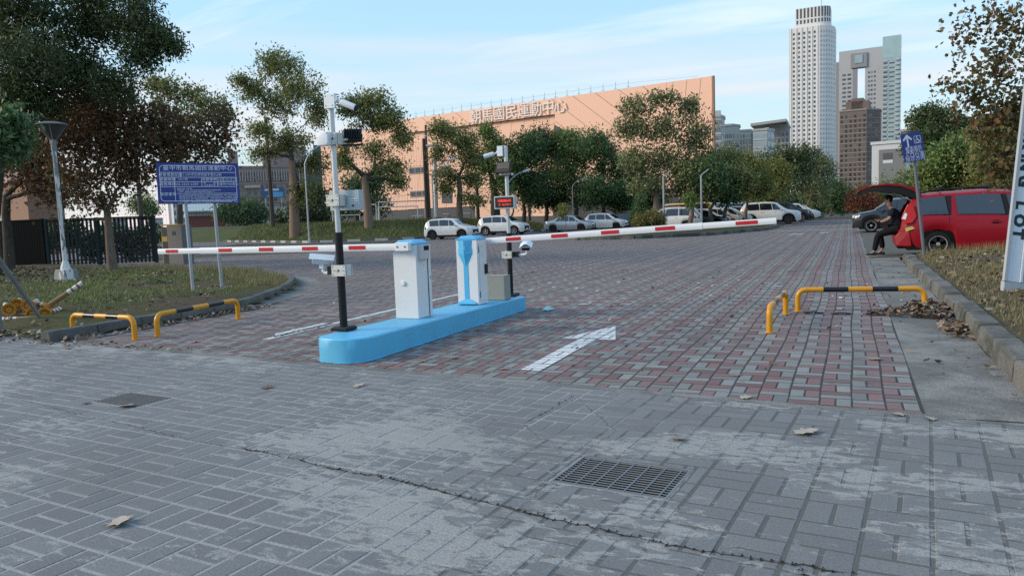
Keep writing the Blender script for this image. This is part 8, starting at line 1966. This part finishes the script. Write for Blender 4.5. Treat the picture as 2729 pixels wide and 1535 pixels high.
spots = [(2148, 1153, .17, 0, 'large pale dry leaf on the grey paving at right'), (318, 1392, .17, 0, 'large pale curled leaf on the grey paving at lower left'), (955, 1028, .12, 0, 'pale leaf on the grey paving below the island end'), (1808, 1170, .11, 4, 'grey dry leaf between the drain grate and the red pavers'), (335, 1083, .16, 4, 'curled leaf on the dark utility cover'), (182, 929, .16, 1, 'brown leaf at the left edge of the sidewalk'),
         (1987, 1060, .1, 0, 'pale leaf on the red pavers near the sidewalk edge'), (712, 1034, .12, 2, 'small brown leaf left of the island on the sidewalk'), (1342, 984, .1, 1, 'tan leaf left of the white arrow tail'), (1125, 963, .11, 1, 'brown leaf beside the right foot of the island'), (2395, 1106, .11, 0, 'pale leaf at the lot corner by the concrete strip'), (1240, 905, .13, 2, 'dark curled leaf along the island foot'), (1215, 955, .1, 2, 'small brown leaf right of the island'),
         (835, 918, .1, 2, 'dark leaf in the left lane before the island'), (520, 912, .15, 0, 'pale flat leaf in the left lane near the hoop guard'), (345, 922, .18, 0, 'whitish flat leaf on the sidewalk edge below the hoop guard'), (1960, 1000, .1, 4, 'pinkish leaf on the red pavers below the end on hoop guard'), (2480, 1117, .1, 0, 'pale leaf at the end of the concrete joint'), (1085, 838, .08, 0, 'tiny pale leaf behind the island'), (230, 1075, .08, 2, 'small brown leaf beside the utility cover'), (1500, 870, .1, 4, 'small pale leaf above the white arrow'), (2330, 958, .12, 1, 'dry twiggy leaf on the right pavers')]
for k, (u, v, s, m_i, lab) in enumerate(spots):
    p = ground(u, v, .003); V, F = leaf_shape(k, s); o = MB().add(V, F).build('fallen_leaf', lv[m_i], smooth=80); o.location = p; o.rotation_euler = (random.Random(k).uniform(-.15, .15), random.Random(k+50).uniform(-.15, .15), random.Random(k).uniform(0, 6.28)); tag(o, lab, 'leaf', 'fallen leaves on the paving')
def litter(name, label, P, size, n_lift=.02, seed=1, mats=lv):
    r = random.Random(seed); V = []; F = []; M_ = []
    for (x, y, z) in P:
        v, f = [(-.5, 0, .0), (-.1, -.3, .06), (.5, .0, .1), (.05, .34, .02), (0, 0, -.04)], [(0, 1, 4), (1, 2, 4), (2, 3, 4), (3, 0, 4)]
        s = size*r.uniform(.5, 1.4); R_ = Matrix.Rotation(r.uniform(0, 6.28), 3, 'Z') @ Matrix.Rotation(r.uniform(-.9, .9), 3, 'X') @ Matrix.Rotation(r.uniform(-.6, .6), 3, 'Y'); o_i = len(V)
        V += [tuple(Vector((x, y, z+r.uniform(0, n_lift)+s*.16))+R_ @ (Vector(q)*s)) for q in v]; F += [tuple(i+o_i for i in q) for q in f]; M_ += [r.choices(range(len(mats)), (1, 4, 5, 2, 2))[0]]*4
    o = link(name, np_mesh(name, V, F, mats, M_)); return tag(o, label, 'leaves', kind='stuff')
rr = np.random.default_rng(33)
def pile(cx3, cy3, rx, ry, h, n, zf=lambda x, y: 0.0):
    out = []
    for _ in range(n): a, q = rr.uniform(0, 6.28), math.sqrt(rr.uniform(0, 1)); x, y = cx3+rx*q*math.cos(a), cy3+ry*q*math.sin(a); out.append((x, y, zf(x, y)+h*(1-q*q)*rr.uniform(.2, 1)))
    return out
pc = ground(2545, 838); litter('leaf_pile', 'heap of dry brown leaves against the right kerb by the hoop guard', pile(.98, pc.y+.25, .32, .75, .12, 620)+pile(.72, 11.2, .5, .35, .05, 180)+pile(1.12, 9.9, .16, .75, .05, 150), .085, .02, 4)
litter('leaf_litter', 'dry leaves along the left kerb foot', [(-9.72+rr.normal(0, .1), rr.uniform(7.6, 10.6), .01) for _ in range(260)]+[(-10.3+rr.uniform(-2.2, .9), 6.95+rr.normal(0, .18), .02) for _ in range(260)], .075, .02, 5)
litter('leaf_litter', 'dry leaves strewn over the left verge', [tuple(q) for q in scatter([(-10.4, 7.2), (-10.9, 10.5), (-12.4, 13.5), (-14, 15.6), (-18, 17.6), (-34, 20.2), (-34, 12), (-14, 7.2)], 3600, zleft)], .07, .015, 6)
litter('leaf_litter', 'dense brown leaf carpet under the trees by the fence', [tuple(q) for q in scatter([(-15, 13.2), (-19, 17), (-32, 20), (-33, 14)], 2600, zleft)], .095, .02, 7)
litter('leaf_litter', 'dry leaves strewn over the right verge', [tuple(q) for q in scatter(GR_POLY, 1500, zright)], .09, .02, 8)
litter('leaf_litter', 'scattered small leaves over the red pavers', [(rr.uniform(-9, .4), rr.uniform(6.6, 20), .004) for _ in range(170)]+[(rr.uniform(.5, 1.2), rr.uniform(6.5, 20), .012) for _ in range(60)], .06, .004, 9)
litter('leaf_litter', 'brown leaf debris at the left end of the sidewalk', [(rr.uniform(-11.5, -7.2), 6.62+rr.normal(0, .09), .004) for _ in range(130)], .06, .01, 10)
tag(litter('pit_leaves', '', [g2w(rr.uniform(gu0+.03, gu1-.03), rr.uniform(gv0+.03, gv1-.03), -.31) for _ in range(160)], .05, .03, 11), 'dead leaves lying in the drain under the grate', 'leaves')
# crumpled blue plastic
mb = MB(); r = random.Random(3); n = 14
mb.v.append((0, 0, .05))
for k in range(n): a = 2*math.pi*k/n; mb.v.append((.06*math.cos(a)*r.uniform(.6, 1), .06*math.sin(a)*r.uniform(.6, 1), r.uniform(.03, .055)))
for k in range(n): a = 2*math.pi*k/n; mb.v.append((.1*math.cos(a)*r.uniform(.75, 1.1), .1*math.sin(a)*r.uniform(.75, 1.1), .002+r.uniform(0, .012)))
for k in range(n): j = (k+1) % n; mb.f += [(0, 1+k, 1+j), (1+k, 1+n+k, 1+n+j, 1+j)]; mb.m += [0, 0]
o = mb.build('crumpled_mask', plain('mask_blue', (.25, .5, .58), .6)); o.location = ground(1462, 826, .003); tag(o, 'crumpled pale blue face mask lying on the red pavers', 'litter')
# moss rings on the pavers by the right hoop guard
for k, (u, v) in enumerate(((2168, 834), (2243, 836), (2330, 838))):
    p = ground(u, v, .004); mb = MB(); V = []; r = random.Random(k)
    for i in range(120): a = r.uniform(0, 6.28); q = r.uniform(.06, .12); s = r.uniform(.006, .014); c = Vector((p.x+1.1*q*math.cos(a), p.y+q*math.sin(a), .004)); mb.add([c+Vector((s, 0, 0)), c+Vector((-s*.5, s, 0)), c+Vector((-s*.5, -s, 0)), c+Vector((0, 0, s))], [(0, 1, 3), (1, 2, 3), (2, 0, 3)])
    o = mb.build('moss_ring', m_soil, parking_lot); o['kind'] = 'stuff'
